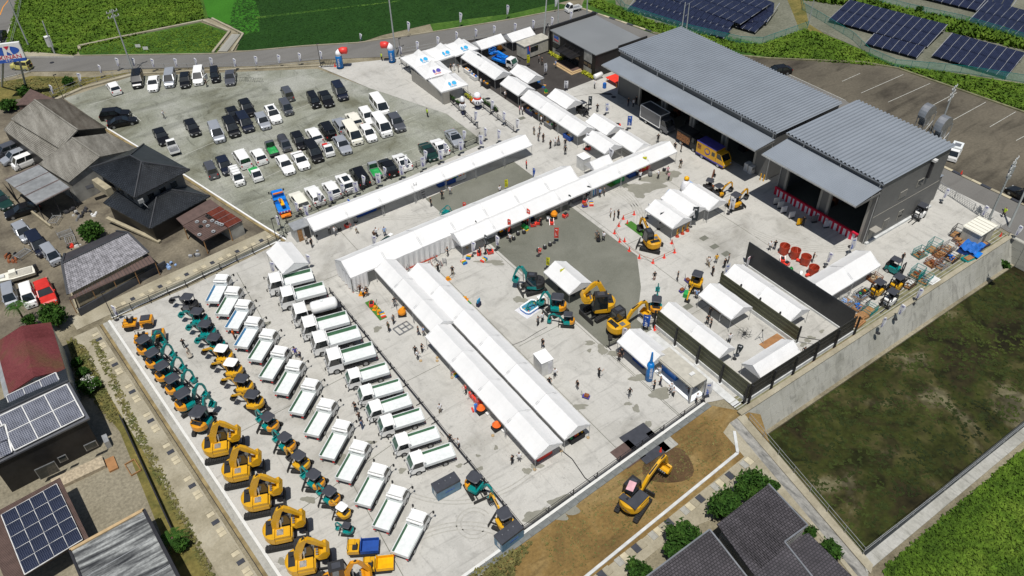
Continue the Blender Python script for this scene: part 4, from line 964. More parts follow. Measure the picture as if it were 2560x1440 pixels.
def make_hip(W,mlogo):
 t=root('reception_tent');b=MB();ze,zr=2.4,4.2;n=4;P=[]
 for s in range(4):
  for k in range(n):
   f=k/n*2-1;P.append([(f,-1),(1,f),(-f,1),(-1,-f)][s])
 vs=[];N=len(P)
 for r,dz in((1,-.25),(1,0),(.6,.22),(.3,.52),(.04,1)):
  for(x,y)in P:vs.append((x*r*W/2,y*r*W/2,ze+(zr-ze)*max(dz,0)+(dz if dz<0 else 0)))
 fs=[(i*N+k,i*N+(k+1)%N,(i+1)*N+(k+1)%N,(i+1)*N+k)for i in range(4)for k in range(N)]+[tuple(4*N+k for k in range(N))]
 b.add(vs,fs,'tent_white').build('canopy',t)
 lg=MB()
 def onroof(x,y):
  r=-y/(W/2);z=ze+(zr-ze)*(np.interp(r,[.04,.3,.6,1],[1,.52,.22,0]))+.04;return(x,y,float(z))
 for cx,w_ in((-.42,.26),(.42,.42)):
  pts=[(cx+w_*math.cos(a),-W*.30+.36*math.sin(a))for a in np.linspace(0,2*PI,12)[:-1]];lg.quad([onroof(*p)for p in pts],mlogo)
 lg.quad([onroof(-.1,-W*.30-.3),onroof(.0,-W*.3-.3),onroof(-.05,-W*.3+.1)],'print_red')
 lg.build('logo',t)
 M=Matrix.Translation(Vector(onroof(0,-W*.42))+Vector((0,0,.06)))@Matrix.Rotation(.38,4,'X');lettering('KINAN',.4,'print_red' if mlogo=='print_purple' else 'print_cyan',M,t)
 for x in(-1,1):
  for y in(-1,1):MB().bar((0,0,0),(0,0,ze),.07,'galvanised',n=5).build('leg',t,loc=(x*(W/2-.1),y*(W/2-.1),0))
 return t
for i,(x,y,m,lab)in enumerate([(64.6,123.4,'print_cyan','corner white reception tent with cyan logo'),(69.2,123.3,'print_cyan','white reception tent with cyan logo, middle of the far row'),(73.0,123.0,'print_cyan','white reception tent with cyan logo, right end of the far row'),(64.3,118.2,'print_purple','white reception tent with purple logo, middle of the near column'),(64.0,112.5,'print_cyan','white reception tent with cyan logo, near end of the column')]):
 place(('hip',m),lambda:make_hip(5.2,m),(x,y,0),-.1 if i>2 else 0,lab,'tent','hipped reception tents')
b=MB();b.box(61.4,61.45,110,121,.1,2.2,'wall_light');b.box(61.4,62.6,109.9,109.95,.1,2.2,'wall_light');tag(b.build('tent_back_wall'),'grey beige curtain along the left of the reception tents','curtain')
# FENCES AND WALLS
def rail_fence(pts,lab,h=1.1,step=3.2,m='dark_steel',rails=(.35,.55,.75,1.08),foot=True,group=None,name='railing',w=.05):
 w*=.8;t=thing(name,(pts[0][0],pts[0][1],0),0,lab,'railing',group);O=Vector((*pts[0],0));post=None
 for a,b in zip(pts,pts[1:]):
  a=Vector(a);b=Vector(b);n=max(1,round((b-a).length/step));d=(b-a).normalized();an=math.atan2(d.y,d.x)
  for k in range(n+1):
   p=a.lerp(b,k/n)
   if post is None:
    q=MB().bar((0,0,0),(0,0,h),.08,m)
    if foot:q.bar((0,-.45,.06),(0,.45,.06),.09,m)
    o=post=q.build('post',t)
   else:o=post.copy();COL.objects.link(o);o.parent=t
   o.location=(p.x-O.x,p.y-O.y,0);o.rotation_euler[2]=an
  for z in rails:MB().bar((a.x-O.x,a.y-O.y,z),(b.x-O.x,b.y-O.y,z),w,m).build('rail',t)
 return t
rail_fence([F0,F1],'dark four-rail fence along the edge above the brown dirt lot')
rail_fence([(24.15,76.8),(24.1,34.9)],'dark fence running down the middle between dump trucks and tents')
rail_fence([at(283,794),at(467,716),at(712,594)],'dark fence along the lane above the excavator yard',step=2.6)
rail_fence([at(717,557),at(1010,432),at(1192,358),at(1200,345)],'dark fence between the car park and the long tent row',step=2.4)
rail_fence([at(1003,160),at(1090,222),at(1195,322)],'dark fence beside the reception tents and the walkway',step=2.2)
rail_fence([at(1160,235),at(1245,300),at(1285,330)],'dark fence with flower boxes on the right of the walkway',step=2.2)
rail_fence([at(716,585),at(737,575)],'short dark fence stub beside the grey storage hut',step=1.5)
rail_fence([at(1608,815),at(1640,812)],'short dark railing at the end of the olive fence',step=1.5)
rail_fence([at(1522,870),at(1548,858)],'short dark railing left of the blue bannered tent',step=1.5)
def pxr(*a):return[at(*p)for p in a]
rail_fence(pxr((300,174),(640,171),(800,160)),'pale steel railing along the road above the car park',m='galvanised',step=4.5,rails=(.5,1.1),foot=False,h=1.15,w=.06)
rail_fence(pxr((1003,136),(1140,112),(1280,88),(1372,70)),'pale steel railing along the road behind the reception tents',m='galvanised',step=4.5,rails=(.5,1.1),foot=False,h=1.15,w=.06)
rail_fence(pxr((130,243),(200,215),(325,185)),'pale steel railing beside the dry lawn',m='galvanised',step=3,rails=(.5,1.1),foot=False,h=1.15,w=.05)
rail_fence(pxr((60,-20),(45,60),(28,125)),'pale railing along the main road at top left',m='galvanised',step=4,rails=(.5,1.0),foot=False,w=.05)
rail_fence(pxr((15,205),(75,182)),'short pale railing by the sign pylon bend',m='galvanised',step=3,rails=(.5,1.0),foot=False,w=.05)
rail_fence([(105.6,45.5),(104.6,39)],'white topped gate rail beside the back of the smaller warehouse',m='galvanised',step=3,rails=(1.3,),foot=False,h=1.35)
rail_fence([(103.6,36),(102.8,32.8)],'white railing at the corner above the pond',m='galvanised',step=2,rails=(.5,1.1),foot=False)
t=thing('lattice_gate',(105.5,45,0),math.atan2(-8.8,-1.6),'folding steel lattice gate beside the back road','gate');b=MB()
for k in range(30):b.bar((k*.3,0,.05),(k*.3+.6,0,1.25),.04,'galvanised');b.bar((k*.3+.6,.03,.05),(k*.3,.03,1.25),.04,'galvanised')
b.build('lattice',t);MB().bar((0,0,0),(0,0,1.4),.1,'galvanised').build('post',t)
t=thing('accordion_gate',(*at(803,169),0),math.atan2(at(842,166)[1]-at(803,169)[1],at(842,166)[0]-at(803,169)[0]),'folded dark lattice gate beside the left entrance balloon','gate');b=MB()
for k in range(14):b.bar((k*.3,0,.05),(k*.3,0,1.4),.05,'dark_steel')
for z in(.1,.75,1.38):b.bar((0,0,z),(4.2,0,z),.05,'dark_steel')
b.build('lattice',t);MB().bar((0,0,0),(0,0,1.5),.12,'dark_steel').build('post',t)
def board_fence(p,q,lab,m,h=2.9,z0=.55,side=-1,nb=7,step=3.35,plinth=True):
 p=Vector(p);q=Vector(q);L=(q-p).length;d=(q-p).normalized();an=math.atan2(d.y,d.x)
 t=thing('board_fence',(p.x,p.y,0),an,lab,'fence');n=max(1,round(L/step));s=L/n
 if plinth:MB().box(0,L,-.15,.15,0,z0,'plinth').build('plinth',t)
 first=None;bh=(h-z0)/nb
 for k in range(n):
  for j in range(nb):
   if first is None:o=first=MB().prism([(0,0),(s,0),(s,bh*.86),(0,bh*.86)],-.04,.04,m).build('board',t)
   else:o=first.copy();COL.objects.link(o);o.parent=t
   o.location=(k*s,(.03 if j%2 else 0),z0+j*bh)
 pf=None
 for k in range(n+1):
  if pf is None:o=pf=MB().box(-.08,.08,side*.3-.12,side*.3+.08,0,h+.05,'black_part').box(-.25,.25,side*.3-.3,side*.3+.25,0,.08,'plinth').build('post',t)
  else:o=pf.copy();COL.objects.link(o);o.parent=t
  o.location=(k*s,0,0)
board_fence((53.1,47.9),(53.1,33.5),'olive board fence on a pale plinth along the left of the walled yard','olive_board',side=-1)
board_fence((53.1,33.5),(71,33.5),'dark board fence on a pale plinth facing the pond wall','dark_board',side=-1)
board_fence((64.3,48.5),(64.3,36.3),'inner olive board fence between the tents of the walled yard','olive_board',side=1,h=2.6)
t=thing('screen_wall',(70.6,33.7,0),PI/2,'tall smooth black screen wall behind the tents of the walled yard','wall')
MB().box(0,16.2,-.08,.08,.3,3.6,'screen_dark').build('screen',t);MB().box(0,16.2,-.2,.2,0,.3,'plinth').build('plinth',t)
tag(MB().bar((64.3,36.3,1.2),(66.5,33.7,1.2),.06,'dark_steel').build('handrail'),'thin dark handrail joining the inner olive fence to the pond side fence','handrail')
setting('wall_step',MB().box(51.4,52.4,33.6,47.8,.034,.12,'plinth'))
def net(pts,lab,h=1.5,m='net_green'):
 t=thing('net_fence',(0,0,0),0,lab,'fence');q=pxr(*pts);b=MB();post=None
 for a,c in zip(q,q[1:]):
  b.quad([(*a,0),(*c,0),(*c,h),(*a,h)],m);a=Vector(a);c=Vector(c);n=max(1,round((c-a).length/3))
  for k in range(n+1):
   p=a.lerp(c,k/n)
   if post is None:o=post=MB().bar((0,0,0),(0,0,h+.05),.07,'teal',n=5).build('post',t)
   else:o=post.copy();COL.objects.link(o);o.parent=t
   o.location=(p.x,p.y,0)
  MB().bar((*a,h),(*c,h),.05,'teal').build('rail',t)
 b.build('netting',t)
net([(1525,-20),(1560,28),(1640,55),(1720,80),(1850,110),(1905,112),(2018,72)],'green net fence in front of the left solar array')
net([(2000,-20),(2005,25),(2040,45),(2130,100),(2170,140),(2235,168),(2400,183),(2560,208),(2700,232)],'green net fence in front of the middle solar array')
net([(2145,-5),(2270,28),(2400,56),(2520,92),(2640,130)],'green net fence behind the middle solar array')
def solar(lab,corners,nu,nv,z=.5,tilt=1.1,rows=1):
 """corners in the photograph: near-left, near-right, far-left"""
 t=thing('solar_array',(0,0,0),0,lab,'solar array')
 a=V3(*corners[0],z);b=V3(*corners[1],z);c=V3(*corners[2],z+tilt)
 pv(t,a,b-a,c-a,nu,nv,'pv_cell',.09,.06,.05,name='panel_block')
 U=b-a;Vv=c-a;po=None
 for k in range(0,nu+1,2):
  for f in(.08,.92):
   p=a+U*(k/nu)+Vv*f
   if po is None:o=po=MB().bar((0,0,-1),(0,0,0),.09,'galvanised').build('support_post',t)
   else:o=po.copy();COL.objects.link(o);o.parent=t
   o.location=p;o.scale=(1,1,p.z)
solar('left large solar array behind the warehouse, lower rows',[(1568,23),(1808,97),(1602,-20)],16,2,tilt=.8)
solar('left large solar array, stepped right end rows',[(1840,68),(1887,82),(1885,20)],3,2,tilt=.8)
solar('left large solar array, upper rows running out of frame',[(1608,-26),(1850,62),(1690,-75)],15,3,z=1.3,tilt=1.0)
solar('small left array block at the far right corner',[(1862,55),(1918,55),(1895,8)],3,2,z=.9,tilt=.6)
solar('middle solar array, long back block',[(2070,51),(2317,118),(2125,0)],12,2,tilt=1.2)
solar('middle solar array, short front block',[(2163,110),(2291,145),(2186,84)],6,1,tilt=.6)
solar('right solar array beside the dry strip',[(2330,140),(2515,194),(2381,83)],8,2,tilt=1.2)
solar('far solar array at the top edge, left block',[(2270,-14),(2440,27),(2300,-45)],8,2,tilt=1.0)
solar('far solar array at the top right, long block',[(2420,54),(2620,110),(2470,2)],10,2,tilt=1.2)
solar('far solar array at the top edge, small block',[(2440,27),(2512,41),(2470,-12)],3,1,tilt=.8)
# VEHICLES
def wheels(t,xs,hw,r=.32,w=.2,dual=False):
 first=None
 for x in xs:
  for s in(-1,1):
   if first is None:
    b=MB().lathe([(r*.6,-w/2),(r,-w/2+.02),(r,w/2-.02),(r*.6,w/2)],'tyre',14,axis='y');o=first=b.build('wheel',t)
    rim=MB().lathe([(r*.62,-w/2-.012),(r*.62,w/2+.012)],'steel',10,axis='y').build('rim',o)
   else:
    o=first.copy();COL.objects.link(o);o.parent=t
    rr=first.children[0].copy();COL.objects.link(rr);rr.parent=o
   o.location=(x,s*(hw-w/2+.015),r)
CARS={
 'sedan':(4.8,1.8,[(-1,.80,.62),(-.97,.94,.98),(-.7,1,1.02),(-.2,1,.96),(.3,1,.95),(.45,1,.92),(.85,.97,.74),(.97,.84,.62),(1,.72,.5)],-.80,.40,-.50,.12,.95,1.45),
 'hatch':(4.2,1.72,[(-1,.84,.65),(-.97,.95,1.0),(-.6,1,1.0),(.3,1,.98),(.5,1,.94),(.86,.96,.8),(.97,.84,.66),(1,.74,.55)],-.93,.48,-.78,.14,.97,1.53),
 'suv':(4.65,1.85,[(-1,.84,.75),(-.97,.95,1.1),(-.6,1,1.12),(.3,1,1.08),(.45,1,1.05),(.88,.96,.92),(.97,.86,.8),(1,.78,.6)],-.92,.42,-.74,.12,1.08,1.68),
 'wagon':(4.7,1.78,[(-1,.84,.7),(-.97,.95,1.02),(-.6,1,1.02),(.3,1,1.0),(.5,1,.96),(.88,.96,.8),(.97,.84,.66),(1,.74,.55)],-.94,.42,-.84,.12,.99,1.54),
 'minivan':(4.75,1.8,[(-1,.86,.8),(-.98,.96,1.12),(-.6,1,1.13),(.4,1,1.1),(.62,1,1.05),(.9,.95,.92),(.98,.85,.75),(1,.78,.6)],-.96,.66,-.92,.30,1.1,1.86),
 'keivan':(3.4,1.48,[(-1,.90,.8),(-.98,.97,1.1),(-.6,1,1.1),(.5,1,1.08),(.78,1,1.02),(.94,.96,.9),(1,.84,.6)],-.97,.80,-.95,.52,1.08,1.85),
 'van':(5.2,1.9,[(-1,.92,1.0),(-.985,.98,1.2),(-.6,1,1.22),(.6,1,1.2),(.85,.98,1.12),(.96,.94,.95),(1,.85,.6)],-.97,.86,-.95,.58,1.2,2.15),
 'coupe':(4.5,1.82,[(-1,.80,.6),(-.96,.94,.95),(-.7,1,.98),(-.2,1,.9),(.3,1,.9),(.45,1,.86),(.85,.97,.7),(.97,.84,.6),(1,.72,.5)],-.82,.42,-.35,.06,.9,1.33),
 'jeep':(3.6,1.5,[(-1,.95,.95),(-.98,1,1.05),(.5,1,1.05),(.62,.98,1.03),(.96,.93,1.0),(1,.9,.6)],-.97,.46,-.95,.36,1.05,1.72),
 }
def make_car(kind,paint,glassroof=False):
 L,W,st,gb0,gb1,gt0,gt1,zb,zr=CARS[kind];hl,hw=L/2,W/2
 t=root({'sedan':'sedan','coupe':'coupe','hatch':'hatchback','wagon':'station_wagon','suv':'suv','minivan':'minivan','keivan':'small_van','van':'van','jeep':'jeep'}[kind])
 loops=[]
 for(x,w,z)in st:
  y=hw*w;x*=hl
  loops.append([(x,-y*.95,.22),(x,-y,.42),(x,-y,z*.8),(x,-y*.95,z-.03),(x,-y*.82,z),(x,y*.82,z),(x,y*.95,z-.03),(x,y,z*.8),(x,y,.42),(x,y*.95,.22)])
 b=MB().loft(loops,paint)
 a,c,d,e=gb0*hl,gb1*hl,gt0*hl,gt1*hl;wb,wt=hw*.93,hw*.80
 P=[(a,-wb,zb),(c,-wb,zb),(c,wb,zb),(a,wb,zb),(d,-wt,zr-.04),(e,-wt,zr-.04),(e,wt,zr-.04),(d,wt,zr-.04)]
 for k in range(4):b.bar(P[k],P[k+4],.1,paint)
 for s in(-1,1):
  mx,mt=(a+c)/2,(d+e)/2
  b.bar((mx,s*wb,zb),(mt,s*wt,zr-.04),.08,paint)
 for s in(0,1):b.box(hl*(.55),hl*.55+.01,0,.01,.3,.31,paint)
 b.build('body',t,smooth=False)
 rf=MB();z0,z1=zr-.05,zr
 rf.loft([[(x,-wt*w_-.02,z0),(x,-wt*w_*.8,z1*1.0),(x,wt*w_*.8,z1),(x,wt*w_+.02,z0)]for x,w_ in((d-.04,.93),(d+.15,1),((d+e)/2,1.01),(e-.1,.99),(e+.05,.94))],paint).build('roof',t)
 if glassroof:MB().box(d+.5,e-.1,-wt*.62,wt*.62,zr+.003,zr+.015,'glass_dark').build('sunroof',t)
 i=.015
 MB().quad([P[1],P[2],P[6],P[5]],'glass_dark').build('windshield',t)
 MB().quad([P[3],P[0],P[4],P[7]],'glass_dark').build('rear_window',t)
 MB().quad([P[0],P[1],P[5],P[4]],'glass_dark').build('side_window',t);MB().quad([P[2],P[3],P[7],P[6]],'glass_dark').build('side_window',t)
 wheels(t,(-hl*.6,hl*.62),hw,.32 if L>3.7 else .27)
 zf=st[-2][2]
 for s in(-1,1):
  MB().box(hl*.93,hl*.985+.02,s*hw*.72-.1,s*hw*.72+.1,zf-.1,zf+.02,'lamp_clear').build('headlight',t)
  MB().box(-hl-.015,-hl*.95,s*hw*.78-.09,s*hw*.78+.09,.7,.92,'lamp_red').build('taillight',t)
  MB().box(c-.35,c-.2,s*(hw+.06)-.08,s*(hw+.06)+.08,zb,zb+.14,paint).build('mirror',t)
 MB().box(hl-.06,hl+.02,-hw*.45,hw*.45,.35,.58,'black_part').build('grille',t)
 for sx in(hl+.02,-hl-.03):MB().box(sx,sx+.015,-.15,.15,.42,.54,'box_white').build('number_plate',t)
 if kind=='jeep':MB().lathe([(.2,-.1),(.32,-.08),(.32,.08),(.2,.1)],'tyre',12,c=(-hl-.12,0,.85),axis='x').build('spare_wheel',t)
 return t
DWN=(14,24)
G1='cars parked along the road fence';G2='cars in the car park'
def car(x,y,kind,paint,dx,dy,label,glassroof=False,group=None,z=.7):
 dx*=1.14 if group==G2 and x>600 and abs(dy)>15 else 1
 p=at(x,y,z);place((kind,paint,glassroof),lambda:make_car(kind,paint,glassroof),p,ang(x,y,dx,dy,z),label,{'keivan':'van','minivan':'minivan','van':'van','suv':'suv','jeep':'jeep'}.get(kind,'car'),group,1.05)
G1_=0;W_,B_k,S_,GR='white_paint','black_paint','silver_paint','grey_paint'
for a in[
 (284,219,'hatch',W_,-14,-20,'white hatchback parked askew at the left end of the road side row',False,G1),
 (344,200,'minivan',B_k,-3,30,'large black minivan at the foot of the tall lamp pole',False,G1),
 (384,208,'sedan',W_,-6,30,'white sedan between the black and silver minivans by the road',False,G1),
 (425,198,'minivan',S_,-5,30,'silver minivan in the row by the road fence',False,G1),
 (463,201,'hatch',B_k,-3,30,'black hatchback left of the white minivan with its door open',False,G1),
 (497,192,'minivan',W_,-4,30,'white minivan with sunshade and open side door',False,G1),
 (538,190,'keivan',B_k,2,30,'small black van right of the open doored minivan',False,G1),
 (576,193,'sedan',GR,-3,30,'grey sedan at the right end of the road side row',False,G1),
 (288,286,'suv',B_k,30,-3,'black suv parked sideways against the barn',False,G2),
 (305,303,'coupe',B_k,30,-6,'low black coupe sideways beside the black suv and barn',False,G2),
 (403,340,'sedan',B_k,14,24,'dark sedan nose to the pickup truck near the dark house',False,G2),
 (481,320,'hatch',B_k,14,22,'lone dark hatchback left of the silver minivan',False,G2),
 (542,333,'minivan',S_,12,25,'silver minivan standing alone right of the lone dark hatchback',False,G2),
 (579,320,'minivan',B_k,13,23,'black minivan at the left end of the dark cluster',False,G2),
 (583,286,'sedan',B_k,13,23,'black sedan behind the dark grey minivan',False,G2),
 (613,308,'minivan','navy_paint',13,23,'dark grey blue minivan in the dark cluster',False,G2),
 (618,271,'suv',B_k,13,23,'black suv at the back of the dark cluster',False,G2),
 (657,303,'hatch',S_,13,23,'silver hatchback left of the white suv with sunroof',False,G2),
 (683,287,'suv',W_,13,23,'white suv with black grille and sunroof',True,G2),
 (716,271,'keivan',GR,13,23,'grey small van facing the camera right of the white suv',False,G2),
 (719,237,'keivan',GR,-13,-23,'dark grey small van with its back to the camera',False,G2),
 (785,253,'keivan',B_k,13,23,'black boxy small van left of the black sedan in the top group',False,G2),
 (815,246,'sedan',B_k,13,23,'black sedan between two black vans in the top group',False,G2),
 (850,230,'minivan','navy_paint',13,23,'black panel van at the top right of the car park',False,G2),
 (949,267,'van',W_,13,20,'long white van, farthest of the white vans',False,G2),
 (919,291,'wagon',W_,13,21,'white wagon just left of the farthest long van',False,G2),
 (884,298,'wagon','cream_paint',-13,-21,'cream white wagon seen from behind',False,G2),
 (955,317,'van',W_,13,20,'long white van in front of the grey suv',False,G2),
 (991,307,'suv',GR,13,20,'metallic grey suv at the right of the white vans',False,G2),
 (852,312,'wagon',S_,-13,-21,'silver wagon behind the cream wagon',False,G2),
 (921,333,'hatch',W_,13,20,'white hatchback nose to camera between white vans',False,G2),
 (882,337,'van','cream_paint',13,22,'cream white van beside the silver sedan',False,G2),
 (818,326,'minivan',B_k,-13,-22,'black minivan seen from behind, above the white wagon',False,G2),
 (856,361,'sedan',S_,13,22,'silver sedan in the third row facing the camera',False,G2),
 (785,337,'wagon',W_,-13,-22,'white wagon with dark rear window beside the black minivan',False,G2),
 (748,352,'hatch',B_k,13,22,'dark hatchback behind the white coupe-like sedan',False,G2),
 (785,381,'minivan',B_k,13,22,'black minivan beside the red equipment pickup',False,G2),
 (751,400,'coupe',W_,13,22,'white fastback with black grille in the middle row',False,G2),
 (713,411,'sedan',W_,13,22,'white sedan left of the white fastback',False,G2),
 (646,389,'hatch',W_,-13,-22,'white hatchback seen from behind left of the green tarp pickup',False,G2),
 (605,397,'minivan',W_,-13,-22,'white crossover van with tinted rear window',False,G2),
 (562,414,'hatch','navy_paint',13,22,'black hatchback between grey van and roof racked van',False,G2),
 (528,427,'keivan',GR,-12,-24,'grey boxy van with tinted back at the left of the row',False,G2),
 (593,444,'keivan',W_,12,22,'white small van with a ladder rack on its roof',False,G2),
 (1136,344,'coupe',S_,14,20,'silver coupe with sunroof at the fence corner',True,G2),
 (1099,364,'coupe',W_,-14,-20,'white coupe seen from behind next to the dark green car',False,G2),
 (1071,378,'coupe','green_car',14,20,'dark green car beside the white coupe',False,G2),
 (1005,402,'coupe',W_,-14,-20,'white sports saloon seen from behind along the fence',True,G2),
 (970,416,'sedan',B_k,-14,-20,'black sedan seen from behind along the fence',False,G2),
 (899,441,'minivan',B_k,-13,-21,'big black minivan along the dark fence',False,G2),
 (864,457,'suv',W_,-13,-21,'white crossover with a long glass roof',True,G2),
 (828,472,'hatch',W_,-13,-21,'white hatchback with dark rear window along the fence',False,G2),
 (786,486,'wagon',W_,-13,-21,'white station wagon with tinted glass along the fence',False,G2),
 (748,501,'wagon','cream_paint',-13,-21,'creamy white wagon next to the blue tow truck',False,G2),
 (60,406,'keivan',W_,-20,8,'white van nearest the barn in the scrap yard',False,None),
 (38,391,'hatch',S_,-20,8,'silver hatchback behind the white van in the scrap yard',False,None),
 (14,378,'suv',GR,-20,8,'grey four wheel drive at the left edge of the scrap yard',False,None),
 (55,524,'coupe',B_k,-26,8,'black car half under the pale open shed',False,None),
 (3,500,'sedan','green_car',14,14,'dark green car at the left edge below the shed',False,None),
 (96,612,'minivan','navy_paint',16,22,'dark navy van parked in the scrap yard',False,None),
 (130,640,'keivan',S_,16,20,'grey blue van roof behind the pantiled house',False,None),
 (27,742,'keivan',S_,4,24,'silver old van left of three parked by the palm',False,None),
 (73,742,'keivan',W_,6,24,'white old van with faded bonnet between silver van and red car',False,None),
 (115,733,'suv','red_paint',10,24,'faded red car with a spare wheel on the bonnet',False,None),
 (53,164,'jeep','jeep_yellow',-30,-2,'beige yellow jeep driving along the road',False,None),
 (-2,92,'sedan',B_k,-12,22,'dark car on the main road at the left edge',False,None),
 (1944,176,'sedan',B_k,-24,3,'dark car half hidden behind the long warehouse roof',False,None),
 (2560,488,'sedan',B_k,-20,-12,'dark car at the right edge of the back lot',False,None),
 (120,536+44,'hatch',S_,16,20,'silver hatchback parked behind the dark navy van',False,None)if False else(58,580,'hatch',S_,16,20,'silver hatchback parked tight behind the navy van',False,None),
 ]:car(*a)
b=MB()
for x in(-1.2,-.4,.4,1.2):b.bar((x,-.6,1.98),(x,.6,1.98),.05,'galvanised')
for y in(-.6,.6):b.bar((-1.3,y,1.95),(1.3,y,1.95),.05,'galvanised')
tag(b.build('roof_rack',loc=(*at(593,444,.7),0),rz=ang(593,444,12,22)),'ladder style roof rack on the small white van','roof rack')
MB_=MB().box(-.05,.05,0,1.0,.5,1.5,'white_paint').box(-.06,-.05,.1,.9,1.05,1.45,'glass_dark');p=at(512,200,.7)
tag(MB_.build('open_door',loc=(p[0],p[1],0),rz=ang(497,192,-4,30)+1.1),'open white side door of the minivan with the sunshade','car door')
def make_keitruck(paint,load=None,L=3.4,W=1.48):
 t=root('pickup_truck');hl,hw=L/2,W/2;c0=hl-1.25
 b=MB();b.loft([[(x,-hw,.3),(x,-hw,z*.55),(x,-hw*w,z),(x,hw*w,z),(x,hw,z*.55),(x,hw,.3)]for x,w,z in((c0,.88,1.0),(c0+.01,.9,1.05),(hl-.12,.94,1.05),(hl,.85,.8))],paint);b.build('cab',t)
 P=[(c0,-hw*.93,1.0),(hl-.1,-hw*.93,1.0),(hl-.1,hw*.93,1.0),(c0,hw*.93,1.0),(c0+.03,-hw*.84,1.72),(hl-.6,-hw*.84,1.72),(hl-.6,hw*.84,1.72),(c0+.03,hw*.84,1.72)]
 MB().quad([P[1],P[2],P[6],P[5]],'glass_dark').build('windshield',t);MB().quad([P[3],P[0],P[4],P[7]],'glass_dark').build('rear_window',t)
 MB().quad([P[0],P[1],P[5],P[4]],'glass_dark').build('side_window',t);MB().quad([P[2],P[3],P[7],P[6]],'glass_dark').build('side_window',t)
 b=MB().box(c0,hl-.58,-hw*.86,hw*.86,1.71,1.77,paint)
 for k in range(4):b.bar(P[k],P[k+4],.07,paint)
 b.build('roof',t)
 b=MB().box(-hl,c0-.05,-hw,hw,.58,.66,'steel' if paint!='black_paint' else 'grey_paint');b.build('bed_floor',t)
 for s in(-1,1):MB().box(-hl,c0-.05,s*hw-.02,s*hw+.02,.6,.92,paint).build('side_gate',t)
 MB().box(-hl-.02,-hl+.02,-hw,hw,.6,.92,paint).build('tailgate',t)
 MB().box(-hl+.1,hl-.2,-.35,.35,.32,.56,'black_part').build('chassis',t)
 wheels(t,(-hl*.55,hl*.6),hw,.27)
 for s in(-1,1):MB().box(hl-.06,hl+.02,s*hw*.7-.1,s*hw*.7+.1,.6,.74,'lamp_clear').build('headlight',t)
 if load=='green':
  b=MB();x0,x1=-hl+.05,c0-.1;n=6;vs=[];r=random.Random(3)
  for i in range(n+1):
   for j in range(n+1):vs.append((x0+(x1-x0)*i/n,-hw*.95+hw*1.9*j/n,.93+(.12+r.random()*.16)*(1 if 0<i<n and 0<j<n else 0)))
  b.add(vs,[(i*(n+1)+j,(i+1)*(n+1)+j,(i+1)*(n+1)+j+1,i*(n+1)+j+1)for i in range(n)for j in range(n)],'tarp_green').build('tarp',t)
 if load=='canvas':MB().loft([[(x,-hw*.95,.9),(x,-hw*.9,1.5),(x,-hw*.5,1.75),(x,hw*.5,1.75),(x,hw*.9,1.5),(x,hw*.95,.9)]for x in(-hl+.02,c0-.08)],'canopy_dark').build('canvas_cover',t)
 if load=='red':MB().box(-1.3,-.6,-.5,.3,.68,1.1,'red_paint').build('machine',t);MB().box(-.5,.2,-.4,.5,.68,1.0,'box_white').build('toolbox',t)
 if load=='box':
  MB().box(-hl,c0-.1,-hw,hw,.66,1.95,'truck_bed').build('cargo_box',t);MB().box(-hl+.5,c0-.6,-.45,.45,1.952,1.97,'steel').build('roof_hatch',t)
 return t
def kt(x,y,paint,load,dx,dy,label,g=G2):place(('kt',paint,load),lambda:make_keitruck(paint,load),at(x,y,.6),ang(x,y,dx,dy),label,'pickup truck',g)
kt(680,375,'grey_paint','green',-13,-22,'dark pickup with green tarp over its bed in the second row')
kt(639,436,W_,'green',13,22,'white pickup with green tarp behind its cab')
kt(712,362,'grey_paint','canvas',13,22,'grey pickup with a rounded dark canvas cover')
kt(819,374,W_,'red',13,22,'white pickup carrying red equipment')
kt(937,429,'silver_paint','green',-13,-21,'silver pickup with a green tarp beside the dark fence')
kt(433,371,W_,None,-12,-24,'white pickup with empty grey bed near the dark house',G2)
kt(1433,21,W_,None,-24,6,'white pickup driving on the road at the top',None)
kt(2385,386,W_,'box',-10,20,'white box pickup alone on the brown back lot',None)
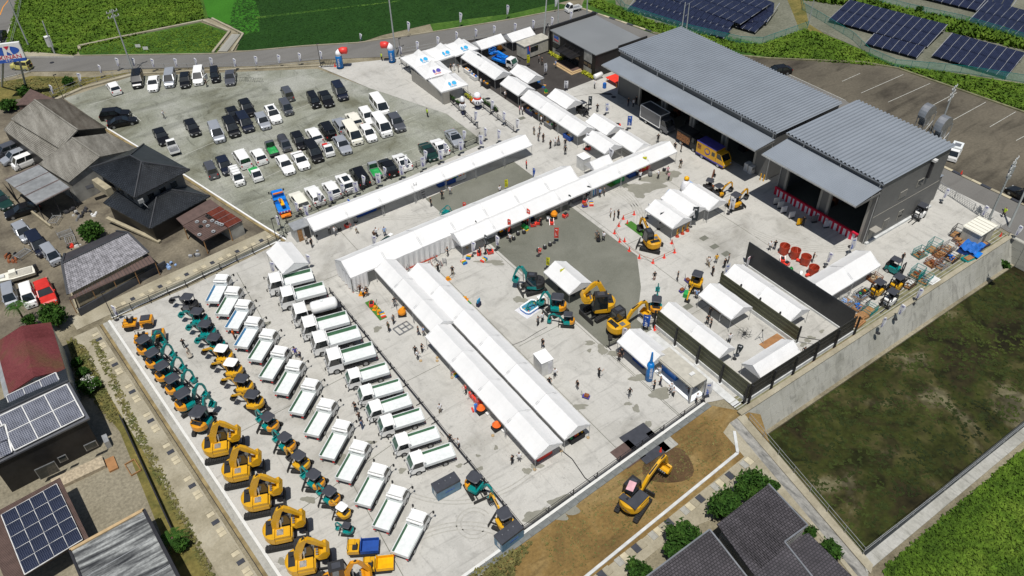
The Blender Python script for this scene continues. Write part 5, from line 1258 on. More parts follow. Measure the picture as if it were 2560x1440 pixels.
def make_dump(kind,gate):
 t=root('dump_truck');big=kind=='big'
 L=5.6 if big else 4.75;hw=1.08 if big else .86;hl=L/2;cl=1.75 if big else 1.45;c0=hl-cl;zc=2.5 if big else 1.98;zb=1.45 if big else 1.15
 st=[(c0,1,zb),(c0+.04,1,zb),(hl-.2,.98,zb),(hl-.04,.93,zb-.15),(hl,.86,zb-.5)]
 b=MB().loft([[(x,-hw*w,.45),(x,-hw*w,z),(x,hw*w,z),(x,hw*w,.45)]for x,w,z in st],'white_paint');b.box(hl-.05,hl+.08,-hw*.95,hw*.95,.42,.68,'steel');b.build('cab',t)
 wt=hw*(.93 if big else .9);P=[(c0,-hw*.98,zb),(hl-.04,-hw*.98,zb),(hl-.04,hw*.98,zb),(c0,hw*.98,zb),(c0+.04,-wt,zc-.1),(hl-.45,-wt,zc-.1),(hl-.45,wt,zc-.1),(c0+.04,wt,zc-.1)]
 gm='glass_dark' if big or gate=='gate_blue' else 'glass_green'
 MB().quad([P[1],P[2],P[6],P[5]],gm).build('windshield',t)
 for q in((0,1,5,4),(2,3,7,6)):
  pts=[Vector(P[k])for k in q];MB().quad([tuple(v)for v in pts],'glass_dark').build('side_window',t)
 MB().quad([P[3],P[0],P[4],P[7]],'white_paint').build('cab_back',t)
 b=MB()
 for k in range(4):b.bar(P[k],P[k+4],.13,'white_paint')
 n=6 if big else 3
 if big:
  b.loft([[(x,-wt*w-.02,zc-.12),(x,-wt*w*.8,zc-.02+h),(x,0,zc+.04+h),(x,wt*w*.8,zc-.02+h),(x,wt*w+.02,zc-.12)]for x,w,h in((c0,.94,-.06),(c0+.2,1,.0),(hl-.7,1,0),(hl-.35,.93,-.08))],'white_paint')
  for k in range(5):b.bar((c0+.1,-.6+k*.3,zc+.03),(hl-.6,-.6+k*.3,zc+.03),.05,'white_paint')
 else:b.loft([[(x,-wt-.03,zc-.12),(x,-wt*.9,zc),(x,wt*.9,zc),(x,wt+.03,zc-.12)]for x in(c0-.02,c0+.1,hl-.5,hl-.38)],'white_paint')
 b.build('roof',t)
 bx0,bx1=-hl,c0-.12;fz=1.2 if big else 1.0;gh=.36 if big else .3
 MB().box(bx0,bx1,-hw,hw,fz-.08,fz,'truck_bed').build('bed_floor',t)
 for s in(-1,1):
  MB().box(bx0,bx1,s*hw-.03,s*hw+.03,fz-.06,fz+gh,'truck_bed').build('side_gate',t)
  a_,c_=s*(hw-.16),s*(hw-.035);MB().add([(bx0+.12,a_,fz+.004),(bx1-.1,a_,fz+.004),(bx1-.1,c_,fz+gh-.05),(bx0+.12,c_,fz+gh-.05),(bx0+.12,c_,fz+.004),(bx1-.1,c_,fz+.004)],[(0,1,2,3),(0,3,4),(1,5,2)],gate).build('gate_lining',t)
 if big:MB().box(bx0+.1,bx1-.1,-hw+.06,-hw+.3,fz+.003,fz+.03,gate).build('stowed_plate',t)
 MB().box(bx0-.04,bx0+.02,-hw,hw,fz-.08,fz+gh,'truck_bed').build('tailgate',t)
 b=MB().box(bx1-.03,bx1+.06,-hw,hw,fz-.1,fz+gh+.35,'truck_bed').box(bx1-.06,bx1+.1,-hw,hw,fz+gh+.32,fz+gh+.42,'white_paint');b.box(bx1-.04,bx1-.03,-hw*.55,hw*.55,fz+gh+.1,fz+gh+.18,'black_part');b.build('headboard',t)
 b=MB().box(-hl+.15,hl-.3,-.42,-.3,.5,fz-.09,'black_part').box(-hl+.15,hl-.3,.3,.42,.5,fz-.09,'black_part').box(-.6,.5,-hw*.85,-.45,.4,.75,'black_part').box(-.4,.3,.45,hw*.85,.4,.8,'dark_steel');b.build('chassis',t)
 for s in(-1,1):MB().box(-hl+.1,bx1,s*hw*.98-.02,s*hw*.98+.02,.5,.56,'dark_steel').build('side_guard',t)
 wheels(t,(-hl*.52,hl*.68),hw,.42 if big else .34,.26)
 for s in(-1,1):
  MB().box(hl-.02,hl+.1,s*hw*.75-.12,s*hw*.75+.12,.62,.8,'lamp_clear').build('headlight',t)
  MB().bar((hl-.2,s*hw,zb+.3),(hl+.3,s*(hw+.22),zb+.35),.04,'black_part').box(hl+.22,hl+.34,s*(hw+.22)-.08,s*(hw+.22)+.08,zb-.02,zb+.32,'black_part').build('mirror',t)
  MB().box(-hl-.05,-hl,s*hw*.8-.12,s*hw*.8+.12,.6,.74,'lamp_red').build('taillight',t)
 return t
rowL=[(547,724,'gate_blue'),(574,755,'gate_green'),(599,789,'gate_blue'),(623,833,'gate_blue'),(659,865,'gate_green'),(688,909,'gate_green'),(725,945,'gate_green'),(764,993,'gate_green'),(803,1045,'gate_green'),(842,1100,'gate_green'),(884,1153,'gate_green'),(932,1213,'gate_green'),(978,1270,'gate_green'),(1028,1333,'gate_green')]
aL=math.atan2(47.6-45.2,17.2-13.0)
for k,(x,y,gt)in enumerate(rowL):
 p=at(x,y,1.1);nm='blue' if 'blue' in gt else 'green'
 place(('dump','small',gt),lambda:make_dump('small',gt),p,math.radians(50-15*(k/13)**.7)+random.uniform(-.015,.015),ORD[k]+' white dump truck from the top of the left row, '+nm+' gates','dump truck','dump trucks in the left row')
rowR=[(727,703,'big'),(757,737,'big'),None,(813,812,'big'),(840,849,'big'),(876,892,'big'),(918,935,'small'),(950,977,'small'),(972,1015,'small'),(1002,1052,'small'),(1040,1098,'small'),(1077,1143,'small')]
aR=math.atan2(46.6-45.5,18.7-23.4)
for k,q in enumerate(rowR):
 if q:place(('dump',q[2],'gate_green'),lambda:make_dump(q[2],'gate_green'),at(q[0],q[1],1.1),aR+random.uniform(-.02,.02),ORD[k]+' truck from the top of the right row, '+('large rounded cab' if q[2]=='big' else 'small square cab'),'dump truck','dump trucks in the right row')
def make_tanker():
 t=make_dump('big','gate_green');t.name='tank_truck'
 for c in list(t.children):
  if c.name.split('.')[0]in('bed_floor','side_gate','gate_lining','tailgate','headboard','stowed_plate'):bpy.data.objects.remove(c)
 MB().lathe([(.3,-2.7),(.72,-2.55),(.8,-2.3),(.8,.2),(.72,.45),(.3,.6)],'white_paint',18,c=(0,0,1.75),axis='x').build('tank',t,smooth=True)
 MB().lathe([(.22,0),(.22,.12)],'truck_bed',12,c=(-.9,0,2.5)).build('hatch',t);MB().box(-2.9,-2.5,-.8,.8,.9,1.5,'dark_steel').build('rear_frame',t)
 MB().box(-2.2,-1.2,-.82,-.78,1.5,1.75,'print_purple').build('marking',t)
 return t
place('tanker',make_tanker,at(790,777,1.2),aR,'white tank truck third from the top of the right row','tank truck')
t=make_dump('small','gate_green');t.name='tow_truck'
for c in list(t.children):
 n=c.name.split('.')[0]
 if n in('bed_floor','side_gate','gate_lining','tailgate','headboard','side_guard'):bpy.data.objects.remove(c);continue
 if n in('cab','roof','cab_back'):
  c.data.materials.clear();c.data.materials.append(MATS['tow_blue'])
MB().box(-2.3,.7,-.85,.85,.7,.95,'tow_blue').box(-.1,.7,-.85,.85,.95,1.5,'tow_blue').build('deck',t)
MB().beam([(.3,1.3),(-1.4,1.9),(-2.0,1.75)],[.35,.3,.2],.5,'crane_yellow').build('boom',t);MB().bar((.2,0,1.6),(-1.7,.2,2.15),.16,'rust').build('cable_drum',t)
b=MB()
for k in range(8):b.box(-2.36,-2.3,-.85+k*.21,-.85+k*.21+.105,.75,.98,'stripe_red' if k%2 else 'stripe_white')
b.build('striped_bumper',t);MB().box(-3.0,-2.3,-.7,.7,.35,.5,'lamp_orange').build('wheel_lift',t);MB().box(.8,1.0,-.7,.7,2.0,2.15,'lamp_orange').build('light_bar',t)
t.location=(*at(702,506,1),0);t.rotation_euler[2]=ang(702,506,-10,-22);tag(t,'blue tow truck with yellow boom at the end of the fence row','tow truck')
def make_van_truck(nm,body,L,W,h,cab_m,box_m):
 t=root(nm);hl,hw=L/2,W/2
 MB().box(-hl,hl-1.7,-hw,hw,.7,h,box_m).build('cargo_box',t)
 b=MB().loft([[(x,-hw*w,.45),(x,-hw*w,z),(x,hw*w,z),(x,hw*w,.45)]for x,w,z in((hl-1.65,.95,1.4),(hl-.3,.95,1.35),(hl,.88,.9))],cab_m);b.build('cab',t)
 P=[(hl-1.65,-hw*.9,1.38),(hl-.25,-hw*.9,1.33),(hl-.25,hw*.9,1.33),(hl-1.65,hw*.9,1.38),(hl-1.65,-hw*.85,2.2),(hl-.85,-hw*.85,2.2),(hl-.85,hw*.85,2.2),(hl-1.65,hw*.85,2.2)]
 MB().quad([P[1],P[2],P[6],P[5]],'glass_dark').build('windshield',t)
 for q in((0,1,5,4),(2,3,7,6)):MB().quad([P[k]for k in q],'glass_dark').build('side_window',t)
 b=MB().box(hl-1.65,hl-.8,-hw*.86,hw*.86,2.18,2.26,cab_m)
 for k in range(4):b.bar(P[k],P[k+4],.1,cab_m)
 b.build('roof',t);MB().box(-hl+.1,hl-.3,-.4,.4,.4,.7,'black_part').build('chassis',t);wheels(t,(-hl*.55,hl*.62),hw,.38)
 for s in(-1,1):MB().box(hl-.08,hl+.03,s*hw*.7-.14,s*hw*.7+.14,.7,.88,'lamp_clear').build('headlight',t)
 return t
t=make_van_truck('food_truck',0,5.6,1.95,2.6,'excavator_yellow','excavator_yellow');MB().box(-2.85,1.15,-1.0,1.0,2.6,2.68,'print_purple').build('roof_panel',t)
c=MB();c.quad([(-.6+.55*math.cos(a),-.99,1.7+.55*math.sin(a))for a in np.linspace(0,2*PI,20)[:-1]],'print_purple');c.quad([(-.6+.4*math.cos(a),-.995,1.75+.36*math.sin(a))for a in np.linspace(0,2*PI,16)[:-1]],'crane_yellow');c.build('logo',t)
MB().box(-2.6,-1.9,-1.0,-.98,1.5,2.3,'food_print').build('menu_board',t);MB().box(.3,.9,-1.0,-.98,1.5,2.1,'glass_dark').build('window',t);MB().box(-2.8,2.7,-.99,.99,.5,.72,'print_purple').build('skirt',t)
t.location=(*at(1785,388,1),0);t.rotation_euler[2]=ang(1785,388,30,17);tag(t,'yellow food truck with purple roof and round logo under the canopy','food truck')
t=make_van_truck('box_truck',0,6.4,2.0,2.9,'grey_paint','grey_paint');b=MB()
for(p,q)in(((-3.2,-1.01,.75),(1.5,-1.01,.75)),((-3.2,-1.01,2.9),(1.5,-1.01,2.9)),((-3.2,-1.01,.75),(-3.2,-1.01,2.9)),((1.5,-1.01,.75),(1.5,-1.01,2.9)),((-3.2,1,2.9),(1.5,1,2.9)),((-3.2,-1,2.9),(-3.2,1,2.9)),((1.5,-1,2.9),(1.5,1,2.9))):b.bar(p,q,.1,'white_paint')
b.build('box_frame',t);t.location=(*at(1645,300,1.2),0);t.rotation_euler[2]=ang(1645,300,30,18);tag(t,'white framed grey box truck parked under the warehouse canopy','truck')
t=make_van_truck('food_stall_van',0,4.6,1.9,2.5,'black_part','black_part');MB().box(-2.2,.5,-1.0,-.96,.8,2.1,'food_print').build('picture_panel',t);MB().box(-2.3,.6,-1.05,1.05,2.5,2.56,'black_part').build('roof_panel',t)
t.location=(*at(1728,352,1),0);t.rotation_euler[2]=ang(1728,352,30,17);tag(t,'food stall van covered in food pictures beside the yellow truck','food stall')
t=make_dump('small','gate_green');t.name='crane_truck'
for c in list(t.children):
 n=c.name.split('.')[0]
 if n in('gate_lining',):bpy.data.objects.remove(c);continue
 if n in('side_gate','tailgate','headboard','bed_floor'):c.data=c.data.copy();c.data.materials.clear();c.data.materials.append(MATS['tow_blue'])
MB().box(-.4,.5,-.5,.5,1,1.9,'tow_blue').build('turret',t);MB().beam([(0,1.9),(-1.6,2.3),(-2.6,2.0)],[.45,.4,.3],.45,'tow_blue').build('boom',t);MB().box(-3.2,-2.5,-.6,.6,1.7,1.8,'tow_blue').build('work_platform',t)
b=MB()
for(x,y)in((-3.2,-.6),(-2.5,-.6),(-3.2,.6),(-2.5,.6)):b.bar((x,y,1.8),(x,y,2.7),.06,'tow_blue')
for z in(2.25,2.7):
 for(p,q)in(((-3.2,-.6),(-2.5,-.6)),((-3.2,.6),(-2.5,.6)),((-3.2,-.6),(-3.2,.6)),((-2.5,-.6),(-2.5,.6))):b.bar((*p,z),(*q,z),.05,'tow_blue')
b.build('platform_rail',t)
t.location=(*at(1262,152,1),0);t.rotation_euler[2]=ang(1262,152,28,9);tag(t,'white cabbed truck with blue boom lift on the dark forecourt','lift truck')
# EXCAVATORS
def make_ex(size,col,hood,top,pose,swing=0.0,roofm='canopy_dark',logo=None):
 """local +x is where the arm points; tracks turned by swing"""
 t=root('mini_excavator' if size<1.4 else 'excavator');S=size
 def q(b):b.v=[(x*S,y*S,z*S)for x,y,z in b.v];return b
 tr=q(MB().box(-.6,.6,-.56,.56,.2,.5,'black_part').lathe([(.45,.45),(.45,.6)],'black_part',14)).build('undercarriage',t);tr.rotation_euler[2]=swing
 for s in(-1,1):
  b=MB();pr=[(-.95,.05),(.95,.05),(1.1,.15),(1.12,.28),(1.0,.42),(-1.0,.42),(-1.12,.28),(-1.1,.15)]
  y0,y1=(s*.72-.17,s*.72+.17);b.prism(pr,y0,y1,'rubber_track')
  for k in range(13):x=-.98+k*.163;b.box(x-.035,x+.035,y0-.01,y1+.01,.415,.46,'rubber_track')
  q(b).build('track',tr)
 if size<1.75:q(MB().bar((.5,-.3,.3),(1.45,-.3,.25),.1,'black_part').bar((.5,.3,.3),(1.45,.3,.25),.1,'black_part').box(1.42,1.52,-.86,.86,.03,.48,'black_part')).build('blade',tr)
 b=MB();n=12;base=[]
 for k in range(n+1):a=PI/2+PI*k/n;base.append((-.35+.72*math.cos(a),.80*math.sin(a)))
 base+=[(.62,-.78),(.72,-.6),(.72,.6),(.62,.78)]
 loops=[[(x*f,y*f,z)for x,y in base]for z,f in((.62,.94),(.7,1),(1.0,1),(1.08,.97))]
 q(b.loft(loops,col)).build('house',t)
 hb=MB();rear=base[:n+1];hb.loft([[(x*f,y*f,z)for x,y in rear]for z,f in((.8,1.03),(1.3,1.02),(1.42,.9))],hood);q(hb).build('counterweight',t)
 q(MB().box(-.85,-.45,-.5,.5,1.40,1.47,'black_part').box(-.7,-.55,.1,.2,1.47,1.6,'black_part')).build('engine_cover',t)
 if logo:lettering(logo,.2*S,'print_dark',Matrix.Translation((-1.12*S,0,1.02*S))@Matrix(((0,0,-1,0),(-1,0,0,0),(0,1,0,0),(0,0,0,1))),t)
 if top=='canopy':
  q(MB().box(-.3,.1,-.25,.3,1.08,1.35,'black_part').box(-.4,-.3,-.25,.3,1.2,1.75,'black_part')).build('seat',t)
  c=MB();hi=2.35
  for(x,y)in((-.55,-.5),(-.55,.55)):c.bar((x,y,1.3),(x,y,hi),.06,'black_part')
  c.bar((.55,-.5,1.05),(.45,-.5,hi),.05,'black_part');c.bar((.55,.55,1.05),(.45,.55,hi),.05,'black_part');q(c).build('roof_post',t)
  loops=[[(.0+.72*f*sx,.03+.66*f*sy,z)for sx,sy in((-1,-.7),(-.8,-1),(.75,-1),(1,-.75),(1,.75),(.75,1),(-.8,1),(-1,.7))]for z,f in((hi,.98),(hi+.05,1),(hi+.1,.85))]
  q(MB().loft(loops,roofm)).build('canopy',t)
  q(MB().box(.3,.5,-.3,.35,1.08,1.6,'black_part')).build('control_console',t)
 else:
  z0,z1=.95,2.3;P=[(-.35,.02,z0),(.85,.02,z0),(.85,.78,z0),(-.35,.78,z0),(-.3,.06,z1),(.62,.06,z1),(.62,.74,z1),(-.3,.74,z1)]
  for nm,qd in(('windshield',(1,2,6,5)),('rear_window',(3,0,4,7)),('side_window',(0,1,5,4)),('side_window',(2,3,7,6))):q(MB().quad([P[k]for k in qd],'glass_dark')).build(nm,t)
  c=MB().box(-.34,.66,.04,.76,z1-.02,z1+.06,'black_part')
  for k in range(4):c.bar(P[k],P[k+4],.07,'black_part')
  q(c).build('cab',t);q(MB().box(-.1,.45,.18,.6,z1+.06,z1+.1,'canopy_dark')).build('roof_hatch',t)
  q(MB().box(-.45,.6,-.76,-.04,1.08,1.32,hood)).build('tank_cover',t);q(MB().box(-.2,.2,-.6,-.2,1.32,1.36,'steel')).build('grille',t)
 if pose=='long':q(MB().box(-.92,.58,-.74,.0,1.43,1.5,'canopy_dark').box(-.92,-.4,0,.66,1.43,1.5,'canopy_dark')).build('engine_hood',t)
 kn={'tuck':[(.75,.85),(1.15,1.9),(1.75,2.35),(2.1,2.0)],'high':[(.75,.85),(1.2,2.0),(1.9,3.1),(2.1,3.3)],'reach':[(.75,.85),(1.4,1.75),(2.4,2.15),(2.9,2.0)],'flat':[(.75,.85),(1.5,1.5),(2.6,1.6),(3.0,1.4)],'fold':[(.7,.85),(.75,2.0),(1.2,2.85),(1.55,2.8)],'long':[(.55,.95),(1.5,1.95),(2.7,2.5),(3.3,2.45)],'over':[(-.3,.95),(-.18,2.0),(.28,3.05),(.5,3.2)],'out':[(.72,.85),(.95,1.55),(1.15,2.05),(1.3,2.1)]}[pose]
 end={'tuck':(2.25,.75),'high':(2.9,2.0),'reach':(3.25,.9),'flat':(3.5,.55),'fold':(2.1,1.5),'long':(3.75,1.2),'over':(1.5,2.15),'out':(2.65,1.5)}[pose]
 bs=1.35 if pose=='over' else 1;q(MB().beam(kn,[.28*bs,.34*bs,.26*bs,.2*bs],.2*bs,col)).build('boom',t);q(MB().beam([kn[-1],((kn[-1][0]*.75+end[0]*.25)+.04,kn[-1][1]*.75+end[1]*.25),end],[.2*bs,.26*bs,.14],.16*bs,col)).build('arm',t)
 q(MB().bar((kn[0][0]+.35,.0,1.1),(kn[1][0]+.35,0,kn[1][1]+.1),.09,'steel').bar((kn[1][0],.0,kn[1][1]+.28),(kn[-1][0]-.1,0,kn[-1][1]+.22),.09,'black_part')).build('cylinder',t)
 ex,ez=end;bk=MB();bw=.42 if size>1.35 else .3;pr=[(ex,ez+.05),(ex+.12,ez-.25),(ex-.05,ez-.52),(ex-.38,ez-.55),(ex-.55,ez-.28),(ex-.42,ez-.32),(ex-.3,ez-.42),(ex-.1,ez-.38),(ex-.02,ez-.2),(ex-.12,ez)];pr=[(ex+(u-ex)*bs,ez+(v-ez)*bs)for u,v in pr]
 bc=col if size>1.35 or col=='teal' else 'black_part';bk.prism(pr,-bw,bw,bc)
 for k in range(4):bk.box(ex-.66,ex-.52,-.28+k*.16,-.2+k*.16,ez-.34,ez-.28,'steel')
 for s in(-1,1):bk.prism([(ex,ez+.03),(ex+.1,ez-.25),(ex-.05,ez-.5),(ex-.38,ez-.53),(ex-.53,ez-.28),(ex-.15,ez)],s*bw-.02,s*bw+.02,bc)
 q(bk).build('bucket',t)
 return t
def ex(x,y,dx,dy,size,col,hood,top,pose,label,swing=0.0,roofm='canopy_dark',group=None,z=.8,logo=None):
 key=('ex',size,col,hood,top,pose,round(swing,2),roofm,logo)
 place(key,lambda:make_ex(size,col,hood,top,pose,swing,roofm,logo),at(x,y,z),ang(x,y,dx,dy),label,'excavator',group)
E1='excavators in the outer row by the drain';E2='excavators in the second row'
for k,(x,y)in enumerate([(368,872),(390,905),(414,938),(440,970),(467,1010)]):
 ex(x,y,26,-16,1.0 if k<4 else 1.08,'teal','amber','canopy','tuck',ORD[k]+' teal mini excavator with amber tail in the outer row, counted from the rollers',0,group=E1,roofm='canopy_dark')
ex(507,1058,18,-24,1.15,'teal','amber','canopy','fold','teal excavator with its arm folded overhead, next to the first yellow one',.35,group=E1)
for k,(x,y)in enumerate([(550,1117),(600,1178),(650,1250),(705,1330),(762,1408)]):
 ex(x,y,30,-6,1.5,'excavator_yellow','excavator_yellow','cab','over',ORD[k]+' big yellow excavator from the top of the outer row',.0,group=E1,z=1.1)
ex(845,1462,30,-8,1.4,'amber','amber','cab','fold','orange excavator cut off by the bottom edge',0,z=1.1)
sec=[(476,764,'grey_paint','black_part','canopy_dark','dark grey mini excavator at the top of the second row'),(500,800,'teal','teal','canopy_dark','teal mini excavator, first teal one of the second row'),
 (520,832,'teal','teal','canopy_dark','teal mini excavator with round dark canopy, second teal one'),(543,865,'teal','teal','canopy_dark','teal mini excavator above the white canopied yellow ones'),
 (561,893,'excavator_yellow','excavator_yellow','white_paint','yellow mini excavator with white canopy, upper of two'),(585,928,'excavator_yellow','excavator_yellow','white_paint','yellow mini excavator with white canopy, lower of two'),
 (611,968,'excavator_yellow','excavator_yellow','canopy_dark','yellow mini excavator with dark canopy below the white canopied pair'),(637,1008,'excavator_yellow','excavator_yellow','canopy_dark','yellow mini excavator with dark canopy beside the fifth dump truck')]
for(x,y,c,h,r,lab)in sec:ex(x,y,-28,-4,.98,c,h,'canopy','out',lab,PI*.85,r,E2)
for(x,y,c,h,sz,r,pose,lab)in[(676,1062,'teal','amber',.92,'canopy_dark','tuck','teal mini excavator with amber tail, arm swung to lower right'),(718,1112,'teal','amber',.9,'canopy_dark','tuck','dark canopied teal and amber excavator beside the ninth dump truck'),
 (753,1158,'excavator_yellow','excavator_yellow',.9,'canopy_dark','tuck','yellow mini excavator between two teal ones in the second row'),(790,1205,'teal','amber',.9,'canopy_dark','tuck','teal excavator with amber tail below the small yellow one'),
 (829,1245,'teal','amber',.85,'canopy_dark','tuck','second last teal amber excavator of the second row'),(858,1279,'excavator_yellow','excavator_yellow',.7,'white_paint','tuck','tiny yellow excavator with a white canopy')]:
 ex(x,y,-22,-14,sz,c,h,'canopy',pose,lab,.5,r,E2)
ex(868,1320,-26,-7,.55,'teal','teal','canopy','tuck','tiny teal excavator at the end of the second row',.2,group=E2)
ex(1187,1215,18,10,.95,'teal','amber','canopy','tuck','teal excavator alone beside the middle fence',-.5)
ex(1262,1305,-16,-26,.95,'excavator_yellow','excavator_yellow','canopy','reach','yellow excavator alone at the foot of the middle fence',.6)
ex(1335,712,-26,-2,1.25,'teal','black_part','cab','fold','dark tailed teal excavator with raised arm left of the single tent',.5)
ex(1393,767,-24,-3,1.05,'teal','amber','canopy','fold','teal excavator with amber tail below the single tent',.8)
ex(1352,752,-20,8,.6,'teal','amber','canopy','reach','small teal excavator dipping its bucket into the paddling pool',0,'white_paint')
ex(1420,800,-28,-2,.75,'teal','amber','canopy','reach','small teal excavator reaching left with its bucket down',0)
ex(1503,765,-26,2,1.55,'excavator_yellow','excavator_yellow','cab','over','biggest yellow excavator beside the single tent, arm folded high',.5,z=1.1)
ex(1547,815,22,-12,1.4,'excavator_yellow','excavator_yellow','cab','reach','yellow excavator reaching toward the blue banner',.9,z=1.1)
ex(1640,768,2,-26,.9,'teal','amber','canopy','high','slim teal and amber excavator left of the olive fence',.5)
ex(1630,606,-17,-24,1.25,'cat_yellow','cat_yellow','cab','reach','yellow excavator digging inside the ring of red cones',.9,z=1.0)
ex(1773,466,12,-22,.8,'rust','black_part','canopy','high','dark excavator with a rusty brown raised arm behind the three tents',.4)
ex(1795,482,24,-10,.85,'cat_yellow','black_part','canopy','reach','yellow and black excavator, middle of the three behind the tents',.4)
ex(1837,508,20,-14,.95,'cat_yellow','cat_yellow','canopy','reach','yellow excavator with raised arm at the right end of the three tents',-.4)
ex(1740,706,-12,22,.95,'excavator_yellow','excavator_yellow','canopy','flat','yellow excavator with tilted parasol canopy dipping toward a green crate',.4)
ex(1585,1250,27,-28,1.42,'excavator_yellow','excavator_yellow','cab','long','large yellow excavator on the brown dirt lot with a red cloth on its cab',.15,z=1.2,logo='SUMITOMO')
p=at(1578,1216,3.4);tag(MB().box(-.55,.55,-.35,.35,0,.03,'cloth_pink').build('red_cloth',loc=(p[0],p[1],3.45),rz=.5),'pinkish red cloth lying on the cab roof of the dirt lot excavator','cloth')
def make_roller():
 t=root('road_roller')
 MB().lathe([(.5,-.62),(.55,-.58),(.55,.58),(.5,.62)],'black_part',18,c=(1.15,0,.55),axis='y').build('drum',t)
 for s in(-1,1):MB().lathe([(.3,-.28),(.5,-.24),(.5,.24),(.3,.28)],'tyre',14,c=(-1.15,s*.38,.5),axis='y').build('wheel',t)
 MB().box(.35,1.75,-.6,.6,.95,1.35,'amber').box(.35,.6,-.7,.7,.5,1.0,'amber').build('front_frame',t);MB().box(.45,1.5,-.45,.45,1.36,1.5,'canopy_dark').build('hood',t)
 MB().box(-1.7,-.15,-.68,.68,.85,1.1,'amber').build('rear_frame',t);MB().box(-1.0,-.5,-.3,.3,1.1,1.4,'black_part').box(-1.1,-1.0,-.3,.3,1.3,1.8,'black_part').build('seat',t)
 MB().bar((-.25,0,1.1),(-.4,0,1.75),.08,'black_part').lathe([(.2,0),(.2,.04)],'black_part',10,c=(-.42,0,1.75)).build('steering_column',t)
 b=MB()
 for s in(-1,1):b.bar((-1.5,s*.6,1.1),(-1.5,s*.6,1.7),.05,'black_part');b.bar((-1.5,s*.6,1.7),(-.6,s*.6,1.7),.05,'black_part')
 b.build('guard_rail',t);MB().box(1.72,1.78,-.5,.5,.6,1.2,'amber').build('bumper',t)
 return t
place('roller',make_roller,at(346,808,.7),ang(346,808,30,-4),'amber road roller at the top corner of the excavator yard','road roller')
place('roller',make_roller,at(375,845,.7),ang(375,845,30,-6),'amber road roller second from the corner, touching the first teal arm','road roller')
def make_crawler(bed,cab):
 t=root('crawler_dumper')
 for s in(-1,1):MB().prism([(-1.3,.05),(1.3,.05),(1.5,.2),(1.4,.45),(-1.4,.45),(-1.5,.2)],s*.68-.17,s*.68+.17,'rubber_track').build('track',t)
 MB().box(-1.4,1.5,-.5,.5,.35,.6,'black_part').build('chassis',t)
 MB().box(-1.7,.2,-.8,.8,.62,.68,bed).build('bed_floor',t)
 for s in(-1,1):MB().box(-1.7,.2,s*.8-.03,s*.8+.03,.62,1.15,bed).build('bed_side',t)
 MB().box(-1.73,-1.67,-.8,.8,.62,1.05,bed).box(.17,.25,-.8,.8,.62,1.4,bed).build('bed_end',t)
 MB().box(.4,1.7,-.8,.8,.6,1.15,cab).box(.9,1.6,-.75,-.05,1.15,1.3,cab).build('cab_base',t);MB().box(.6,1.1,.05,.6,1.15,1.4,'black_part').box(.55,.65,.05,.6,1.3,1.8,'black_part').build('seat',t)
 b=MB().bar((1.6,-.7,1.15),(1.6,-.7,1.8),.05,'black_part').bar((1.6,.7,1.15),(1.6,.7,1.8),.05,'black_part').bar((1.6,-.7,1.8),(1.6,.7,1.8),.05,'black_part');b.build('guard_rail',t)
 return t
place('cr1',lambda:make_crawler('navy_paint','excavator_yellow'),at(908,1366,.7),ang(910,1368,-30,2),'crawler dumper with blue bed and yellow front','crawler dumper',scale=.84)
PROTO.pop('cr1')
for o in COL.objects:
 if o.name.startswith('bed_')and o.parent and o.parent.name=='crawler_dumper':o.data.materials[0]=MATS['banner_blue']
place('cr2',lambda:make_crawler('crane_yellow','excavator_yellow'),at(946,1409,.7),ang(946,1409,-30,3),'all yellow crawler dumper near the bottom edge','crawler dumper',scale=.8)
def make_forklift(col):
 t=root('forklift');MB().box(-1.1,.5,-.55,.55,.35,1.05,col).box(-1.15,-.7,-.55,.55,.35,1.3,'black_part').build('body',t)
 wheels(t,(-.7,.6),.6,.3,.22);MB().box(-.45,0,-.25,.25,1.05,1.25,'black_part').box(-.55,-.45,-.25,.25,1.2,1.65,'black_part').build('seat',t)
 b=MB()
 for(x,y)in((-.9,-.5),(-.9,.5),(.4,-.5),(.4,.5)):b.bar((x,y,1.0),(x*.85,y,2.1),.07,'black_part')
 b.build('guard_post',t);MB().box(-.85,.4,-.55,.55,2.1,2.15,'canopy_dark').build('overhead_guard',t)
 b=MB()
 for s in(-1,1):b.box(.85,.97,s*.35-.06,s*.35+.06,.1,2.1,'dark_steel')
 for z in(.3,1.1,2.05):b.box(.86,.96,-.35,.35,z,z+.1,'dark_steel')
 b.build('mast',t)
 for s in(-1,1):MB().box(.97,2.1,s*.28-.06,s*.28+.06,.08,.13,'dark_steel').build('fork',t)
 return t
for(x,y,dx,dy,c,lab)in[(1457,276,24,14,'black_part','black forklift at the end of the tent with green machines'),(2298,535,-20,16,'white_paint','white and black forklift beside the shaded wall of the smaller warehouse'),(2238,672,24,12,'teal','teal forklift facing the pallet cages'),
 (2238,715,-22,16,'excavator_yellow','yellow forklift among the pallets, farther one'),(2190,728,-22,14,'excavator_yellow','yellow forklift among the pallets, nearer one'),(2222,752,-20,16,'white_paint','white forklift by the pond wall flags')]:
 place(('fork',c),lambda:make_forklift(c),at(x,y,.7),ang(x,y,dx,dy),lab,'forklift')
t=root('motor_boat');st=[(-2.6,.85,.9),(-2.2,.9,.95),(0,.95,1.0),(1.6,.75,1.1),(2.5,.3,1.25),(2.8,.05,1.3)]
MB().loft([[(x,-w,z),(x,-w*.8,.45),(x,0,.25+max(0,x-1.5)*.4),(x,w*.8,.45),(x,w,z)]for x,w,z in st],'cream_paint').build('hull',t)
MB().box(-2.3,1.5,-.68,.68,1.005,1.03,'box_beige').build('deck',t);MB().box(-.5,.3,-.4,.4,1.03,1.6,'cream_paint').build('console',t);MB().box(-3.0,-2.6,-.2,.2,.5,1.5,'black_part').build('outboard_motor',t)
